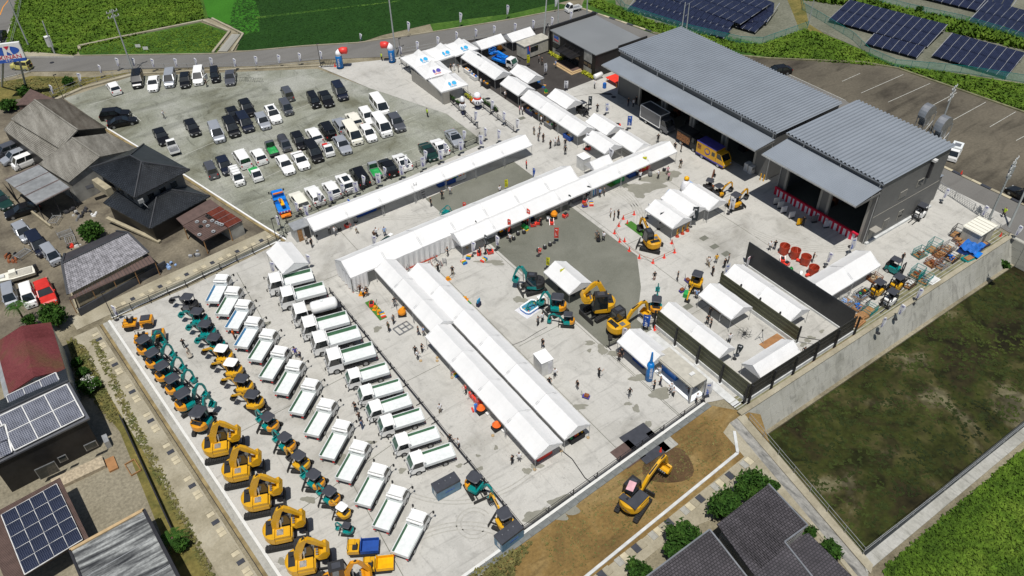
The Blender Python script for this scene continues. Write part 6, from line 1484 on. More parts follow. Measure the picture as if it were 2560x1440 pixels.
MB().box(.9,1.5,-.3,.3,1.03,1.3,'box_white').build('locker',t)
t.location=(*at(33,690,.8),0);t.rotation_euler[2]=ang(33,690,-30,9);tag(t,'cream motor boat laid up in the scrap yard','boat')
# PEOPLE
def make_body(pose):
 J={'pel':(0,0,.93),'ch':(0,0,1.30),'nk':(0,0,1.47),'hd':(.03,0,1.60),'tp':(.02,0,1.70)}
 def leg(s,kx,fx):return[(0,s*.09,.88),(kx,s*.10,.49),(fx,s*.11,.09),(fx+.16,s*.12,.04)]
 arms={'stand':[((0,.20,1.40),(-.02,.27,1.12),(.07,.25,.88))]*2,'walk':[((0,.20,1.40),(-.12,.27,1.14),(-.06,.25,.93)),((0,.20,1.40),(.10,.26,1.15),(.26,.22,.98))],
 'hold':[((0,.20,1.40),(.06,.27,1.14),(.32,.14,1.15))]*2,'reach':[((0,.20,1.40),(.14,.30,1.24),(.42,.25,1.34)),((0,.20,1.40),(-.02,.27,1.12),(.07,.25,.88))],
 'sit':[((0,.20,1.40),(.06,.27,1.14),(.32,.14,1.12))]*2}[pose]
 V=[J['pel'],(0,0,1.12),J['ch'],J['nk'],J['hd'],J['tp']];R=[.135,.125,.145,.055,.095,.06];E=[(0,1),(1,2),(2,3),(3,4),(4,5)]
 for s,(kx,fx)in zip((-1,1),{'walk':((.12,-.02),(-.04,-.26)),'sit':((.38,.36),(.38,.42))}.get(pose,((0,0),(0,.02)))):
  o=len(V);V+=leg(s,kx,fx);R+=[.095,.065,.045,.04];E+=[(0,o),(o,o+1),(o+1,o+2),(o+2,o+3)]
 hands=[]
 for s,a in zip((-1,1),arms):
  o=len(V);V+=[(x,s*y,z)for x,y,z in a];x,y,z=V[-1];px_,py_,pz=V[-2];d=(Vector((x,y,z))-Vector((px_,py_,pz))).normalized()*.11
  V.append((x+d.x,y+d.y,z+d.z));R+=[.06,.043,.033,.03];E+=[(2,o),(o,o+1),(o+1,o+2),(o+2,o+3)];hands.append((Vector((px_,py_,pz)),Vector((x,y,z))))
 if pose=='sit':V=[(x,y,z-(.42 if i<6 or i>13 else(.42 if i in(6,10)else 0)))for i,(x,y,z)in enumerate(V)]
 me=bpy.data.meshes.new('body');me.from_pydata(V,E,[]);o=bpy.data.objects.new('person',me);COL.objects.link(o)
 sk=o.modifiers.new('s','SKIN');sk.use_smooth_shade=True
 for i,sv in enumerate(me.skin_vertices[0].data):sv.radius=(R[i],R[i]*(1.15 if i<3 else 1));sv.use_root=(i==0)
 sb_=o.modifiers.new('u','SUBSURF');sb_.levels=1
 dg=bpy.context.evaluated_depsgraph_get();m2=bpy.data.meshes.new_from_object(o.evaluated_get(dg));m2.name='body_'+pose
 bpy.data.objects.remove(o)
 dz=-.42 if pose=='sit' else 0
 for k in range(5):m2.materials.append(MATS['skin'])
 for p in m2.polygons:
  c=p.center;z=c.z-dz;r=math.hypot(c.x-.02,c.y)
  k=2
  if z>1.63 and r<.2 or(z>1.52 and c.x<-.01 and r<.2):k=1
  elif z>1.45 and r<.13:k=0
  elif z<.93 and r<.4 or z<.8:k=3
  if pose=='sit' and c.z<.62:k=3
  if c.z<.09:k=4
  if k==2 or k==3:
   for(a,b)in hands:
    a2=Vector((a.x,a.y,a.z+dz));b2=Vector((b.x,b.y,b.z+dz));ab=b2-a2;tt=max(-.05,min(1.4,(c-a2).dot(ab)/ab.length_squared))
    if(c-(a2+ab*tt)).length<.075 and abs(c.y)>.15:k=0
  p.material_index=k
 return m2
BODY={}
def person(x,y,top,legs,pose,label,face=None,group=None,hat=None,skirt=False,hold=None,z0=0.035):
 if pose not in BODY:BODY[pose]=make_body(pose)
 p=at(x,y,z0);rz=face if face is not None else random.uniform(0,6.28)
 o=bpy.data.objects.new('person',BODY[pose]);COL.objects.link(o);o.location=(p[0],p[1],z0);o.rotation_euler=(0,0,rz);s=random.uniform(.94,1.03);o.scale=(s,s,s)
 for k,m in enumerate(('skin',hat or 'hair',top,legs,'black_part' if random.random()<.7 else 'white_paint')):o.material_slots[k].link='OBJECT';o.material_slots[k].material=MATS[m]
 tag(o,label,'person',group)
 if skirt:MB().lathe([(.15,1.05),(.2,.8),(.34,.35)],legs,12,cap=False).build('skirt',o)
 return o
cw_,cb,cn,cg,ck='cloth_white','cloth_black','cloth_navy','cloth_grey','cloth_khaki'
for a in[
 (412,297,cw_,cb,'walk','lone person in light top walking across the upper car park'),(518,217,cb,cb,'stand','person in black beside the open minivan door'),
 (955,152,'vest_lime',cb,'stand','guard in lime vest between the two entrance balloons'),(1069,293,'vest_lime',cb,'stand','guard in lime vest at the edge of the car park holding a white bag'),(2506,543,'vest_lime',cb,'walk','guard in lime vest on the road at the far right'),
 (1203,216,cw_,cg,'stand','person in white shirt bending over tables by the logo banner'),(1263,247,cw_,'cloth_brown','reach','person in white shirt at the second walkway tent'),(1136,178,cw_,cw_,'stand','person in white clothes under the far reception tents'),
 (1128,180,cb,cg,'stand','dark clothed person beside the white clothed one at reception'),(1146,181,cb,cb,'hold','black clothed person at the far end of reception'),
 (1389,171,'cloth_blue','cloth_grey','walk','person in pale blue shirt walking to the office steps'),(1355,163,cb,cb,'stand','person in black standing on the forecourt near the white kiosk'),(1347,158,cg,cb,'stand','person in grey left of the black clothed one on the forecourt'),
 (1332,138,cw_,ck,'stand','person in white at the kiosk hatch'),(1486,222,cw_,cb,'hold','person in white with white cap by the fuel tank at the office corner'),(1493,281,cb,cb,'hold','person in black with hands on hips near the forklift'),
 (1583,268,cw_,cb,'stand','person in white shirt in the warehouse bay shadow'),(1570,266,cb,cn,'stand','dark clothed person beside the man in the warehouse bay'),(1590,262,cb,cb,'stand','person in black deeper in the first warehouse bay'),
 (1299,286,'cloth_pink',cg,'stand','person in pink shorts outfit on the walkway'),(1306,287,cw_,cb,'stand','person in white next to the pink outfit on the walkway'),(1353,312,cw_,cb,'walk','person in white shirt by the blue handled tent flag'),
 (1362,308,cb,cn,'stand','person in dark clothes entering the three-bay tent row'),(1376,318,cg,cb,'stand','grey shirted visitor under the eave of the three-bay row'),(1385,325,cb,cb,'stand','black clothed visitor at the lower eave of the three-bay row'),
 (1335,338,cg,ck,'stand','child sized visitor left of the walkway group'),(1346,354,cg,cg,'stand','person in patterned grey in the walkway group'),(1358,356,cb,'cloth_brown','stand','person in black with brown bag in the walkway group'),(1349,336,cg,cb,'walk','visitor in grey at the back of the walkway group'),
 (1376,372,cb,cb,'stand','person in black at the lower left of the walkway'),(1396,363,cb,'cloth_grey','stand','person in black with grey skirt on the walkway'),(1413,388,cb,cb,'stand','nearest person in black on the walkway'),(1413,368,cb,cn,'stand','dark clothed person just behind the nearest walkway visitor'),(1388,366,cw_,cg,'walk','person in pale top between the walkway visitors'),
 (1316,423,'cloth_red',cb,'stand','person in red shirt below the end of the long tent row'),(1700,421,cb,ck,'walk','person in black top with khaki trousers near the food trucks'),(1702,380,cb,cb,'stand','person in black queuing at the food stall van'),(1686,379,cb,cg,'stand','second person queuing at the food stall van'),(1644,357,cb,cb,'walk','person in black walking along the canopy shadow'),
 (1592,441,cw_,cb,'hold','person in white at the left of the washing machines group'),(1600,451,cw_,cb,'reach','person in white with a blue tank on the wet ground'),(1645,447,cw_,cb,'stand','person in white and black behind the blue machine'),(1668,438,'cloth_pink',cb,'hold','person in pale pink farther right on the wet ground'),(1671,452,'cloth_pink',cb,'hold','person in pink with hands on hips at the end of the wet ground'),
 (1499,493,'cloth_blue',cb,'stand','person in pale blue shirt beside the blue roll banner'),(1510,490,cg,cb,'stand','person in dark grey right of the pale blue shirt'),(1526,544,cw_,ck,'stand','person in white with khaki trousers, left of three before the cones'),(1535,551,cb,'cloth_brown','stand','person in black, middle of three before the cones'),(1545,547,cb,cb,'stand','person in black, right of three before the cones'),
 (1491,599,cg,ck,'stand','person in grey at the back of the trio on the gravel patch'),(1496,604,cb,cb,'stand','person in black dress in the trio on the gravel patch'),(1508,603,cw_,cb,'walk','person in white shirt in the trio on the gravel patch'),
 (1635,702,cb,'skin','stand','person in black shorts alone below the red cones'),(1693,702,cb,cb,'stand','person in black near the little white machine'),(1772,666,cw_,ck,'walk','person in white of the group before the walled tents'),(1789,659,'cloth_yellow',cg,'stand','person in bright yellow shirt'),(1780,690,cb,'cloth_brown','stand','person in black with crossed straps in the group before the walled tents'),
 (1810,671,cb,cb,'stand','person in black left of the grey patterned shirt'),(1820,658,cg,cb,'stand','person in grey patterned shirt by the walled tents'),(1866,660,cw_,cg,'stand','person by the pink topped sign behind the walled tents'),(1887,668,cb,cb,'hold','person in black at the end of the black screen'),
 (1768,613+52,'cloth_cream',ck,'stand','person in cream beside the white shirt near the tilted parasol excavator'),(1773,792,cb,cb,'hold','person in black under the drone tent'),(1740,748,'cloth_blue',cb,'stand','person in blue shirt at the corner of the drone tent'),(1767,812,cb,cb,'hold','person in black crouched by the fence tent'),(1776,820,cb,cb,'hold','second person in black beside the fence tent'),(1822,858,cw_,cb,'hold','person in white shirt flying the drone'),(2007,893,cb,cb,'stand','person in black outside the pond side fence'),
 (1923,627,cw_,cb,'walk','person in white near the red buckets'),(1935,625,cb,cn,'hold','person in dark clothes at the solar light stand'),(2030,656,cb,cb,'hold','person in black beside the red buckets'),(2006,565,cb,cb,'stand','person in black at the yellow board under the canopy'),(2253,655,cb,cb,'stand','dark clothed person behind the teal forklift'),
 (768,612,'cloth_cream',cb,'stand','person in tan top next to the grey storage hut'),(781,619,cb,cb,'stand','person in black next to the grey storage hut'),(825,583,cw_,cb,'reach','person in white shirt at the blue machine under the long tent'),(838,590,cw_,cg,'hold','person in white kneeling by the paving samples'),(893,584,cw_,'cloth_khaki','walk','person in white with khaki trousers below the long tent row'),
 (942,593,cw_,cb,'reach','person in white pointing in the pair above the walled tents'),(937,600,'cloth_brown',cb,'stand','person in brown behind the small white flag'),(963,591,'cloth_blue',cn,'stand','person in pale blue shirt and navy trousers between tent rows'),(1078,516,cb,cb,'stand','person in black beside the white stage in the tent lane'),(1106,499,cb,cb,'hold','person in black right of the white stage'),(1126,487,cw_,cg,'stand','person in white shirt on the first gravel patch'),(1250,487,cw_,cb,'stand','person in white behind the taller tent row'),
 (1275,606,cw_,cb,'stand','person in white shirt at the edge of the middle gravel patch'),(1096,683,cb,cb,'hold','person in dark clothes bending over ladders'),(1132,688,cb,ck,'hold','person in black and khaki by the small yellow machine'),(1120,640,cb,cb,'hold','person in black seated by the black umbrella'),(1200,640,cb,cb,'hold','person in black browsing the red machines'),(1213,633,cb,cb,'stand','person in dark clothes right of the red machines browser'),
 (910,743,cw_,cb,'hold','person in white in the group around the small machines'),(902,735,'cloth_brown',cb,'hold','person in brown in the group around the small machines'),(919,741,cb,cg,'stand','person in black in the group around the small machines'),(973,829,'cloth_olive',cb,'stand','person in olive shirt near the steel frame on the ground'),(985,811,cg,cb,'stand','person in grey shirt behind the olive shirt'),(988,767,cb,cb,'reach','person in black at the tall tripod sign'),
 (1047,838,cb,cn,'walk','person in black at the twin tent eave'),(1060,840,'cloth_blue',cg,'walk','person in pale blue at the twin tent eave'),(1040,889,cb,cb,'stand','person in black, left of the pair beside the twin tents'),(1056,882,cb,cb,'hold','person in black holding papers beside the twin tents'),(1045,899,cw_,cb,'walk','person in white top walking ahead of the black pair'),
 (742,893,'print_purple',cg,'hold','person in purple checked shirt between the dump truck rows'),(754,903,'cloth_navy','cloth_cream','stand','person in navy top and cream trousers between the dump truck rows'),(890,1028,cb,cb,'hold','person in black facing the camera between truck rows'),(900,1053,'cloth_brown',cb,'hold','long haired person in brown holding a phone'),(907,1073,'cloth_denim','cloth_denim','stand','person in denim blue near the lower truck row'),
 (1101,1033,cw_,ck,'stand','person in white shirt alone by the middle fence'),(463,871,cb,cb,'hold','person in black standing between the excavator rows'),(476,894,'cloth_cream','cloth_cream','stand','person in a cream dress between the excavator rows'),(588,848,'vest_orange',cb,'stand','worker in orange beside the fourth dump truck'),(1126,1108,cb,cg,'stand','person in black half hidden by the last truck'),(1147,1120,cw_,cb,'reach','person in white shirt leaning on the middle fence'),
 (1281,1161,cb,cb,'stand','person in black by the lower twin tents'),(1298,1155,cw_,cg,'stand','person in white by the lower twin tents'),(1345,815,cg,cb,'stand','person in grey shirt below the paddling pool'),(1356,806,cw_,cb,'stand','person in white shirt below the paddling pool'),(1357,870,cb,cb,'walk','lone person in black on the open concrete'),(1387,944,cw_,cb,'walk','person in white shirt near the white kiosk by the twin tents'),
 (1443,974,cb,cg,'stand','person in black beside the small cart'),(1497,944,cb,cb,'reach','person in black pointing left on the open concrete'),(1573,993,cb,cg,'walk','long haired person in black walking toward the booth'),(1547,904,'cloth_brown',cb,'stand','person in maroon at the corner of the blue bannered tent'),(1553,896,cb,cb,'stand','person in black at the corner of the blue bannered tent'),(1635,974,cb,cb,'hold','person in black at the blue column balloon'),
 (1650,965,cn,cn,'walk','person in navy passing the blue column balloon'),(1677,982,cw_,cg,'hold','person in white hood at the open container booth'),(1682,992,cw_,cb,'hold','person in white shirt and white shoes at the open container booth'),(1648,940,cw_,'cloth_cream','hold','person in pale clothes between tent and container booth'),(1720,985,cb,cb,'hold','person in black leaning inside the container booth'),(1740,1008,cw_,cb,'stand','person in pale top at the booth post'),
 (1163,955,cb,cb,'hold','person in black at the yellow goods under the twin tents'),(1165,985,'cloth_red',cb,'hold','person in red at the twin tent eave'),(1465,502,cb,cb,'hold','person in black under the long row eave by the dark banner'),(1461,486,cb,cb,'stand','person in black by the white tent post of the long row'),(1352,566,cb,cb,'hold','person in black at the red mixers'),(1373,958+10,cb,cb,'hold','dark clothed person crouched behind the white kiosk')]:
 skirt='dress' in a[5]or 'skirt' in a[5]
 person(*a,skirt=skirt,hat='cloth_white' if 'cap' in a[5]or 'hood' in a[5]else None)
# FLAGS, POLES, BALLOONS
def make_flag(h,w,body,printm,style):
 """pole with a shaped banner bellying in the wind; the banner plane is local xz"""
 t=root('feather_flag' if style=='feather' else 'banner_flag');fh=h*.68;z0=h-fh
 MB().bar((0,0,0),(0,0,h),.035,'galvanised',n=5).build('pole',t)
 MB().lathe([(.28,0),(.24,.08)],'black_part',10).build('base',t)
 n=9;vs=[];fs=[]
 for k in range(n+1):
  f=k/n;z=z0+fh*f;ww=w*(min(1,.45+f*.75)if style=='feather' else 1)
  if style=='feather' and f>.8:ww*=math.sqrt(max(.05,1-((f-.8)/.2)**2))
  for j in range(4):
   u=j/3;vs.append((ww*u,.10*math.sin(u*3+f*4)*u,z))
 for k in range(n):
  for j in range(3):fs.append((k*4+j,k*4+j+1,(k+1)*4+j+1,(k+1)*4+j))
 MB().add(vs,fs,body).build('banner',t)
 if printm:
  b=MB()
  def P(u,f):return(w*u*.8,.10*math.sin(u*3+f*4)*u,z0+fh*f)
  for s in(-.02,.02):
   b.quad([tuple(Vector(P(u,f))+Vector((0,s,0)))for u,f in((.25,.80),(.45,.78),(.5,.85),(.3,.88))],printm);b.quad([tuple(Vector(P(u,f))+Vector((0,s,0)))for u,f in((.55,.77),(.85,.77),(.88,.85),(.58,.86))],printm)
  b.build('emblem',t)
  for s in(-1,1):
   M=Matrix.Translation((w*.45,s*.045+.05,z0+fh*.42))@Matrix.Rotation(PI/2,4,'X')@Matrix.Rotation(-PI/2,4,'Z')
   if s>0:M=Matrix.Translation((w*.45,.12,z0+fh*.42))@Matrix.Rotation(PI,4,'Z')@Matrix.Rotation(PI/2,4,'X')@Matrix.Rotation(-PI/2,4,'Z')
   lettering(style_txt.get((body,printm),'KINAN'),w*.62,printm,M,t)
 return t
style_txt={('flag_red','cloth_white'):'SALE',('flag_white','print_dark'):'accoutline',('flag_dark','cloth_white'):'iplaas',('flag_blue','cloth_white'):'AIRMAN',('flag_yellow','print_dark'):'CAT',('flag_white','print_blue'):'KINAN'}
def flag(x,y,label,body='flag_white',printm='print_purple',h=2.5,w=.62,style='feather',group=None,rz=None,z0=0.03):
 p=at(x,y,z0);place(('flag',body,printm,h,w,style),lambda:make_flag(h,w,body,printm,style),(p[0],p[1],z0),rz if rz is not None else-YAW+random.uniform(-.5,.5),label,'flag',group)
GA='white flags along the road railing'
for k,(x,y)in enumerate([(297,176),(337,176),(385,178),(442,177),(493,176),(530,175),(589,177),(641,172),(698,168),(750,163),(803,158)]):flag(x,y,ORD[k]+' white feather flag from the left along the road above the car park',group=GA)
for k,(x,y)in enumerate([(1000,146),(1042,134),(1093,122),(1140,109),(1188,102),(1233,94),(1285,88),(1330,80),(1377,72),(1424,58)]):flag(x,y,ORD[k]+' white feather flag from the left on the railing right of the entrance',group=GA)
for k,(x,y)in enumerate([(901,104),(1021,90),(1150,67),(1267,48),(1387,28)]):flag(x,y,ORD[k]+' tall white flag from the left on the paddy side of the road',group='flags on the far side of the road',h=1.7 if k==0 else 3.0)
for k,(x,y)in enumerate([(1028,180),(1050,202),(1075,225),(1100,247)]):flag(x,y,ORD[k]+' white flag from the far end beside the reception tents',group='flags beside the reception tents')
for k,(x,y)in enumerate([(1187,312),(1228,284),(1257,312),(1211,352),(1244,358),(1158,360)]):flag(x,y,'white flag on the walkway '+['left fence below the mascot','right fence above the others','right fence lowest','by the car park corner','at the end of the long tent row','at the silver coupe'][k],group='flags on the walkway')
for k,(x,y)in enumerate([(697,575),(743,540),(799,517),(856,495),(909,473),(962,451),(1014,430),(1062,410),(1111,392)]):flag(x,y,ORD[k]+' white flag from the left along the car park fence',group='flags along the car park fence')
for k,(x,y)in enumerate([(765,550),(825,515),(887,492),(943,470),(1001,448),(1054,430),(1098,410),(1148,388),(1198,372)]):flag(x,y,ORD[k]+' white banner from the left standing behind the long tent row',group='banners behind the long tent row',style='banner',h=2.6,w=.75)
for(x,y,lab)in[(293,800,'white flag at the top corner of the excavator yard on a scaffold stand'),(683,692,'white flag left of the tent above the dump trucks'),(772,672,'white flag right of the tent above the dump trucks'),(935,627,'white flag beside the pair of people in the tent lane'),(2352,507,'white flag at the end of the back road rail'),
 (2447,550,'white flag beside the lattice gate'),(2530,600,'white flag at the far corner post'),(2062,668,'white flag behind the pallet tent row'),(1553,858,'white flag at the left corner of the blue bannered tent'),(2195,833,'white flag on the pond wall, nearest of three'),(2238,798,'white flag on the pond wall, middle of three'),(2283,758,'white flag on the pond wall, farthest of three'),(135,244,'white flag at the dry lawn corner above the barn'),(203,215,'white flag leaning on the dry lawn railing'),(255,193,'small white flag at the end of the lawn railing'),(1617,545,'white flag at the left corner of the three joined tents'),(1240,625,'white flag by the middle gravel patch edge'),(1180,640,'white flag among the red machines')]:
 flag(x,y,lab)
for(x,y,lab)in[(2118,640,'large white banner standing by the end of the red curtain'),(1806,705,'white banner at the left corner of the walled tents'),(1757,1003,'white banner on the near post of the container booth')]:flag(x,y,lab,style='banner',h=2.9,w=.8,printm='print_blue')
for(x,y,b_,pm_,h,w,st,lab)in[(1317,168,'flag_yellow','print_dark',2.4,.6,'banner','yellow banner by the kiosk on the forecourt'),(1360,190,'flag_white','print_dark',2.4,.6,'banner','white banner at the tent corner on the forecourt'),(1195,178,'flag_dark','cloth_white',3.4,.8,'feather','big dark feather flag over the logo tent'),(1155,155,'flag_blue','cloth_white',2.8,.5,'banner','blue grey narrow banner at the reception corner'),
 (1302,255,'flag_dark','cloth_white',2.8,.6,'feather','dark green feather flag at the walkway tent row'),(1290,330,'flag_white','print_dark',2.4,.6,'feather','grey white feather flag at the walkway start'),(1388,315,'flag_blue','cloth_white',2.6,.6,'banner','blue banner at the seam of the three-bay row'),(1512,287,'flag_white','print_blue',2.2,.7,'banner','white banner with a large blue emblem near the forklift'),(1410,228,'flag_white','print_dark',2.0,.7,'banner','pale banner on the dark forecourt'),(1470,275,'flag_dark','cloth_white',2.6,.6,'banner','grey green banner beside the forklift mast'),
 (1567,325,'flag_blue','cloth_white',2.6,.7,'banner','blue banner at the corner of the tent below the box truck'),(1463,374,'flag_white','print_dark',3.0,.8,'feather','white feather flag with tall black lettering'),(1520,412,'flag_white','print_dark',3.0,.8,'feather','second white feather flag with black lettering'),(1317,568,'flag_red','cloth_white',3.2,.5,'feather','red feather flag piercing the long tent row'),(1385,607,'flag_red','cloth_white',2.6,.6,'banner','red banner alone on the gravel patch'),(1270,595,'flag_red','cloth_white',3.2,.5,'feather','red feather flag left of the others on the long row'),
 (1365,672,'flag_yellow','print_dark',2.0,.5,'banner','yellow banner at the left corner of the single middle tent'),(1399,722,'flag_yellow','print_dark',3.2,.7,'banner','yellow banner in front of the single middle tent'),(1433,738,'flag_blue','cloth_white',2.6,.5,'banner','blue banner at the front corner of the single middle tent'),(1603,434,'flag_yellow','print_dark',3.0,.6,'banner','yellow banner over the long row near the food trucks'),(1262,478,'flag_yellow','print_dark',2.0,.5,'banner','yellow banner behind the taller tent row'),
 (1646,573,'flag_dark','cloth_white',2.8,.6,'banner','black banner at the left front of the three joined tents'),(1726,567,'flag_dark','cloth_white',3.4,.8,'banner','large black banner at the middle of the three joined tents'),(1820,535,'flag_white','print_dark',2.8,.7,'banner','white banner at the right corner of the three joined tents'),(1466,502,'flag_dark','cloth_white',2.6,.6,'feather','black feather flag at a seam of the long row'),(1420,524,'flag_dark','cloth_white',2.6,.4,'feather','thin black flag beside the long row'),(1332,452,'flag_blue','cloth_white',2.2,.4,'feather','thin blue flag behind the taller tent row'),
 (1605,828,'flag_blue','cloth_white',2.8,.8,'banner','large bright blue banner behind the blue bannered tent'),(1836,897,'flag_dark','cloth_white',2.4,.7,'feather','black feather flag inside the walled yard'),(790,590,'flag_blue','cloth_white',2.2,.5,'feather','blue feather flag at the left end of the long tent'),(875,535,'flag_blue','cloth_white',2.6,.5,'feather','blue swallow flag over the long tent row'),(1213,634,'flag_dark','cloth_white',3.2,.4,'feather','thin dark flag in front of the long row'),(1158,532,'flag_red','cloth_white',1.8,.5,'feather','pinkish red flag behind the taller row'),(1345,640,'flag_red','cloth_white',1.3,.5,'feather','small red flag on a stand on the gravel patch'),(1190,592,'flag_dark','cloth_white',2.8,.3,'feather','thin grey flag near the side wall end')]:
 flag(x,y,lab,b_,pm_,h,w,st)
def pole(x,y,h,label,name='utility_pole',r=.16,arms=0,lean=(0,0),cat='pole'):
 p=at(x,y);t=thing(name,(p[0],p[1],0),0,label,cat)
 MB().bar((0,0,0),(lean[0],lean[1],h),r*2,'pole_grey',r*1.3,n=10).build('shaft',t)
 for k in range(arms):
  z=h-.4-k*.9;b=MB().bar((-1.0,-.2,z),(1.0,.2,z),.1,'galvanised');b.build('crossarm',t)
  for j in(-.9,-.3,.3,.9):MB().lathe([(.05,0),(.09,.08),(.05,.2),(.08,.28)],'box_white',8,c=(j,j*.2,z+.05)).build('insulator',t)
 return t
pole(334,182,12,'tall concrete lamp pole at the left end of the parked cars',arms=2);pole(990,142,13,'tall concrete pole beside the right entrance balloon',arms=2)
t=pole(137,134,6.5,'leaning grey pole beside the white transformer cabinet at the road',lean=(.2,0));pole(72,45+70,13,'tall pole rising behind the pylon sign',arms=1)
pole(1360,85,9.5,'leaning stay pole left of the office',lean=(1.6,1.0));pole(1395,65,9,'upright concrete pole behind the office left corner');pole(1467,40,8,'concrete pole at the road bend behind the office')
pole(1702,90,6.5,'left leg pole of the pair by the solar array',lean=(.45,.3),r=.12);pole(1714,92,6.5,'right leg pole of the pair by the solar array',lean=(.1,.2),r=.12);pole(2020,65,6.5,'slim pale pole at the solar fence corner',r=.11)
t=pole(2467,560,10.5,'utility pole with transformers beside the lattice gate',arms=3)
for z in(8.6,8.0,7.2):MB().lathe([(.25,0),(.3,.1),(.3,.6),(.2,.7)],'galvanised',10,c=(.35,.1,z)).build('transformer',t)
b=MB()
for j in range(14):b.bar((-.2,0,1.8+j*.45),(.2,0,1.8+j*.45),.04,'dark_steel')
b.build('climbing_step',t)
pole(2522,567,8,'plain leaning pole at the far right corner',lean=(1.4,.6))
t=pole(2340,345,9,'utility pole with insulators behind the exhaust ducts',arms=3)
t=thing('transformer_cabinet',(*at(133,131),0),.2,'white transformer cabinet on a tall stand by the road','cabinet');MB().box(-.45,.45,-.35,.35,1.3,3.2,'box_white').build('box',t);MB().box(-.5,.5,-.4,.4,3.2,3.3,'white_paint').build('lid',t);MB().bar((0,0,0),(0,0,1.3),.2,'galvanised').build('stand',t)
for(x,y,h,lab)in[(159,247,4.5,'black street lamp at the barn corner'),(803,168,4.5,'black street lamp at the left gate post'),(1003,150,4.2,'black street lamp right of the right balloon'),(694,607,4,'black lamp post at the bend of the car park wall'),(705,578,5,'black slim lamp behind the blue tow truck'),(287,772+30,4.6,'black slim mast at the corner of the excavator yard')]:
 t=thing('street_lamp',(*at(x,y),0),0,lab,'street lamp');MB().bar((0,0,0),(0,0,h),.11,'dark_steel',.08,n=7).build('shaft',t);MB().box(-.1,.45,-.09,.09,h,h+.1,'black_part').build('lamp_head',t)
p=at(66,221);t=thing('pylon_sign',(p[0],p[1],0),0,'pylon sign reading KINAN with a blue and red emblem on two slanted posts','sign')
q0=V3(66,221,0);zt,zb_=10.5,7.2
c0=V3(48,103,zt);c1=V3(60,137,8.2)
Uv=(V3(-30,112,zt)-V3(47,103,zt)).normalized();Uv.z=0;Uv.normalize();O=V3(47,104,zt)
nrm=Uv.cross(Vector((0,0,1))).normalized();nrm=nrm if nrm.dot(Vector((-p[0],-p[1],0)))>0 else-nrm
def SP(u,z,d=0):v=O+Uv*u+nrm*d;return(v.x-p[0],v.y-p[1],z)
b=MB();Ls=6.4;b.hexa([SP(0,zb_,.25),SP(Ls,zb_,.25),SP(Ls,zb_,-.25),SP(0,zb_,-.25),SP(0,zt,.25),SP(Ls,zt,.25),SP(Ls,zt,-.25),SP(0,zt,-.25)],'white_paint');b.build('sign_box',t)
MB().hexa([SP(-.01,zb_,.27),SP(Ls+.01,zb_,.27),SP(Ls+.01,zb_,-.27),SP(-.01,zb_,-.27),SP(-.01,zb_+.55,.27),SP(Ls+.01,zb_+.55,.27),SP(Ls+.01,zb_+.55,-.27),SP(-.01,zb_+.55,-.27)],'print_blue').build('sign_band',t)
def ell(cu,cz,ru,rz_,a0,a1,m,extra=()):
 return[SP(cu+ru*math.cos(a),cz+rz_*math.sin(a),.275)for a in np.linspace(a0,a1,12)]+[SP(u,z,.275)for u,z in extra]
b=MB();mid=2.5;ez_=zb_+2.05
b.quad([SP(mid-2.1*math.cos(a)+.0,ez_+.8*math.sin(a),.275)for a in np.linspace(-1.15,1.15,10)]+[SP(mid-.7,ez_+.1,.275)],'print_blue')
b.quad([SP(mid+2.1*math.cos(a)-.0,ez_+.8*math.sin(a),.275)for a in np.linspace(-1.3,1.2,10)]+[SP(mid+.35,ez_+.7,.275)],'print_blue')
b.quad([SP(mid+.15,ez_+.8,.28),SP(mid-.75,ez_+.8,.28),SP(mid-.2,ez_+.15,.28)],'print_red');b.quad([SP(mid-.1,ez_-.1,.28),SP(mid+.1,ez_-.75,.28),SP(mid-.8,ez_-.75,.28)],'print_blue')
b.build('emblem',t)
def sign_M(u,z):
 c=Vector(SP(u,z,.285));X=-Uv;Y=Vector((0,0,1));Z=nrm
 if X.cross(Y).dot(Z)<0:X=-X
 return Matrix(((X.x,Y.x,Z.x,c.x),(X.y,Y.y,Z.y,c.y),(X.z,Y.z,Z.z,c.z),(0,0,0,1)))
lettering('KINAN',1.0,'print_red',sign_M(2.2,zb_+.92)@Matrix.Scale(1.15,4,(1,0,0)),t);lettering('キナン',.42,'white_paint',sign_M(2.6,zb_+.27),t)
for(u,gx,gy)in((1.2,66,221),(3.8,5,217)):
 g_=at(gx,gy);c=SP(u,zb_);MB().bar((g_[0]-p[0],g_[1]-p[1],0),c,.38,'pole_grey',.34,n=10).build('post',t)
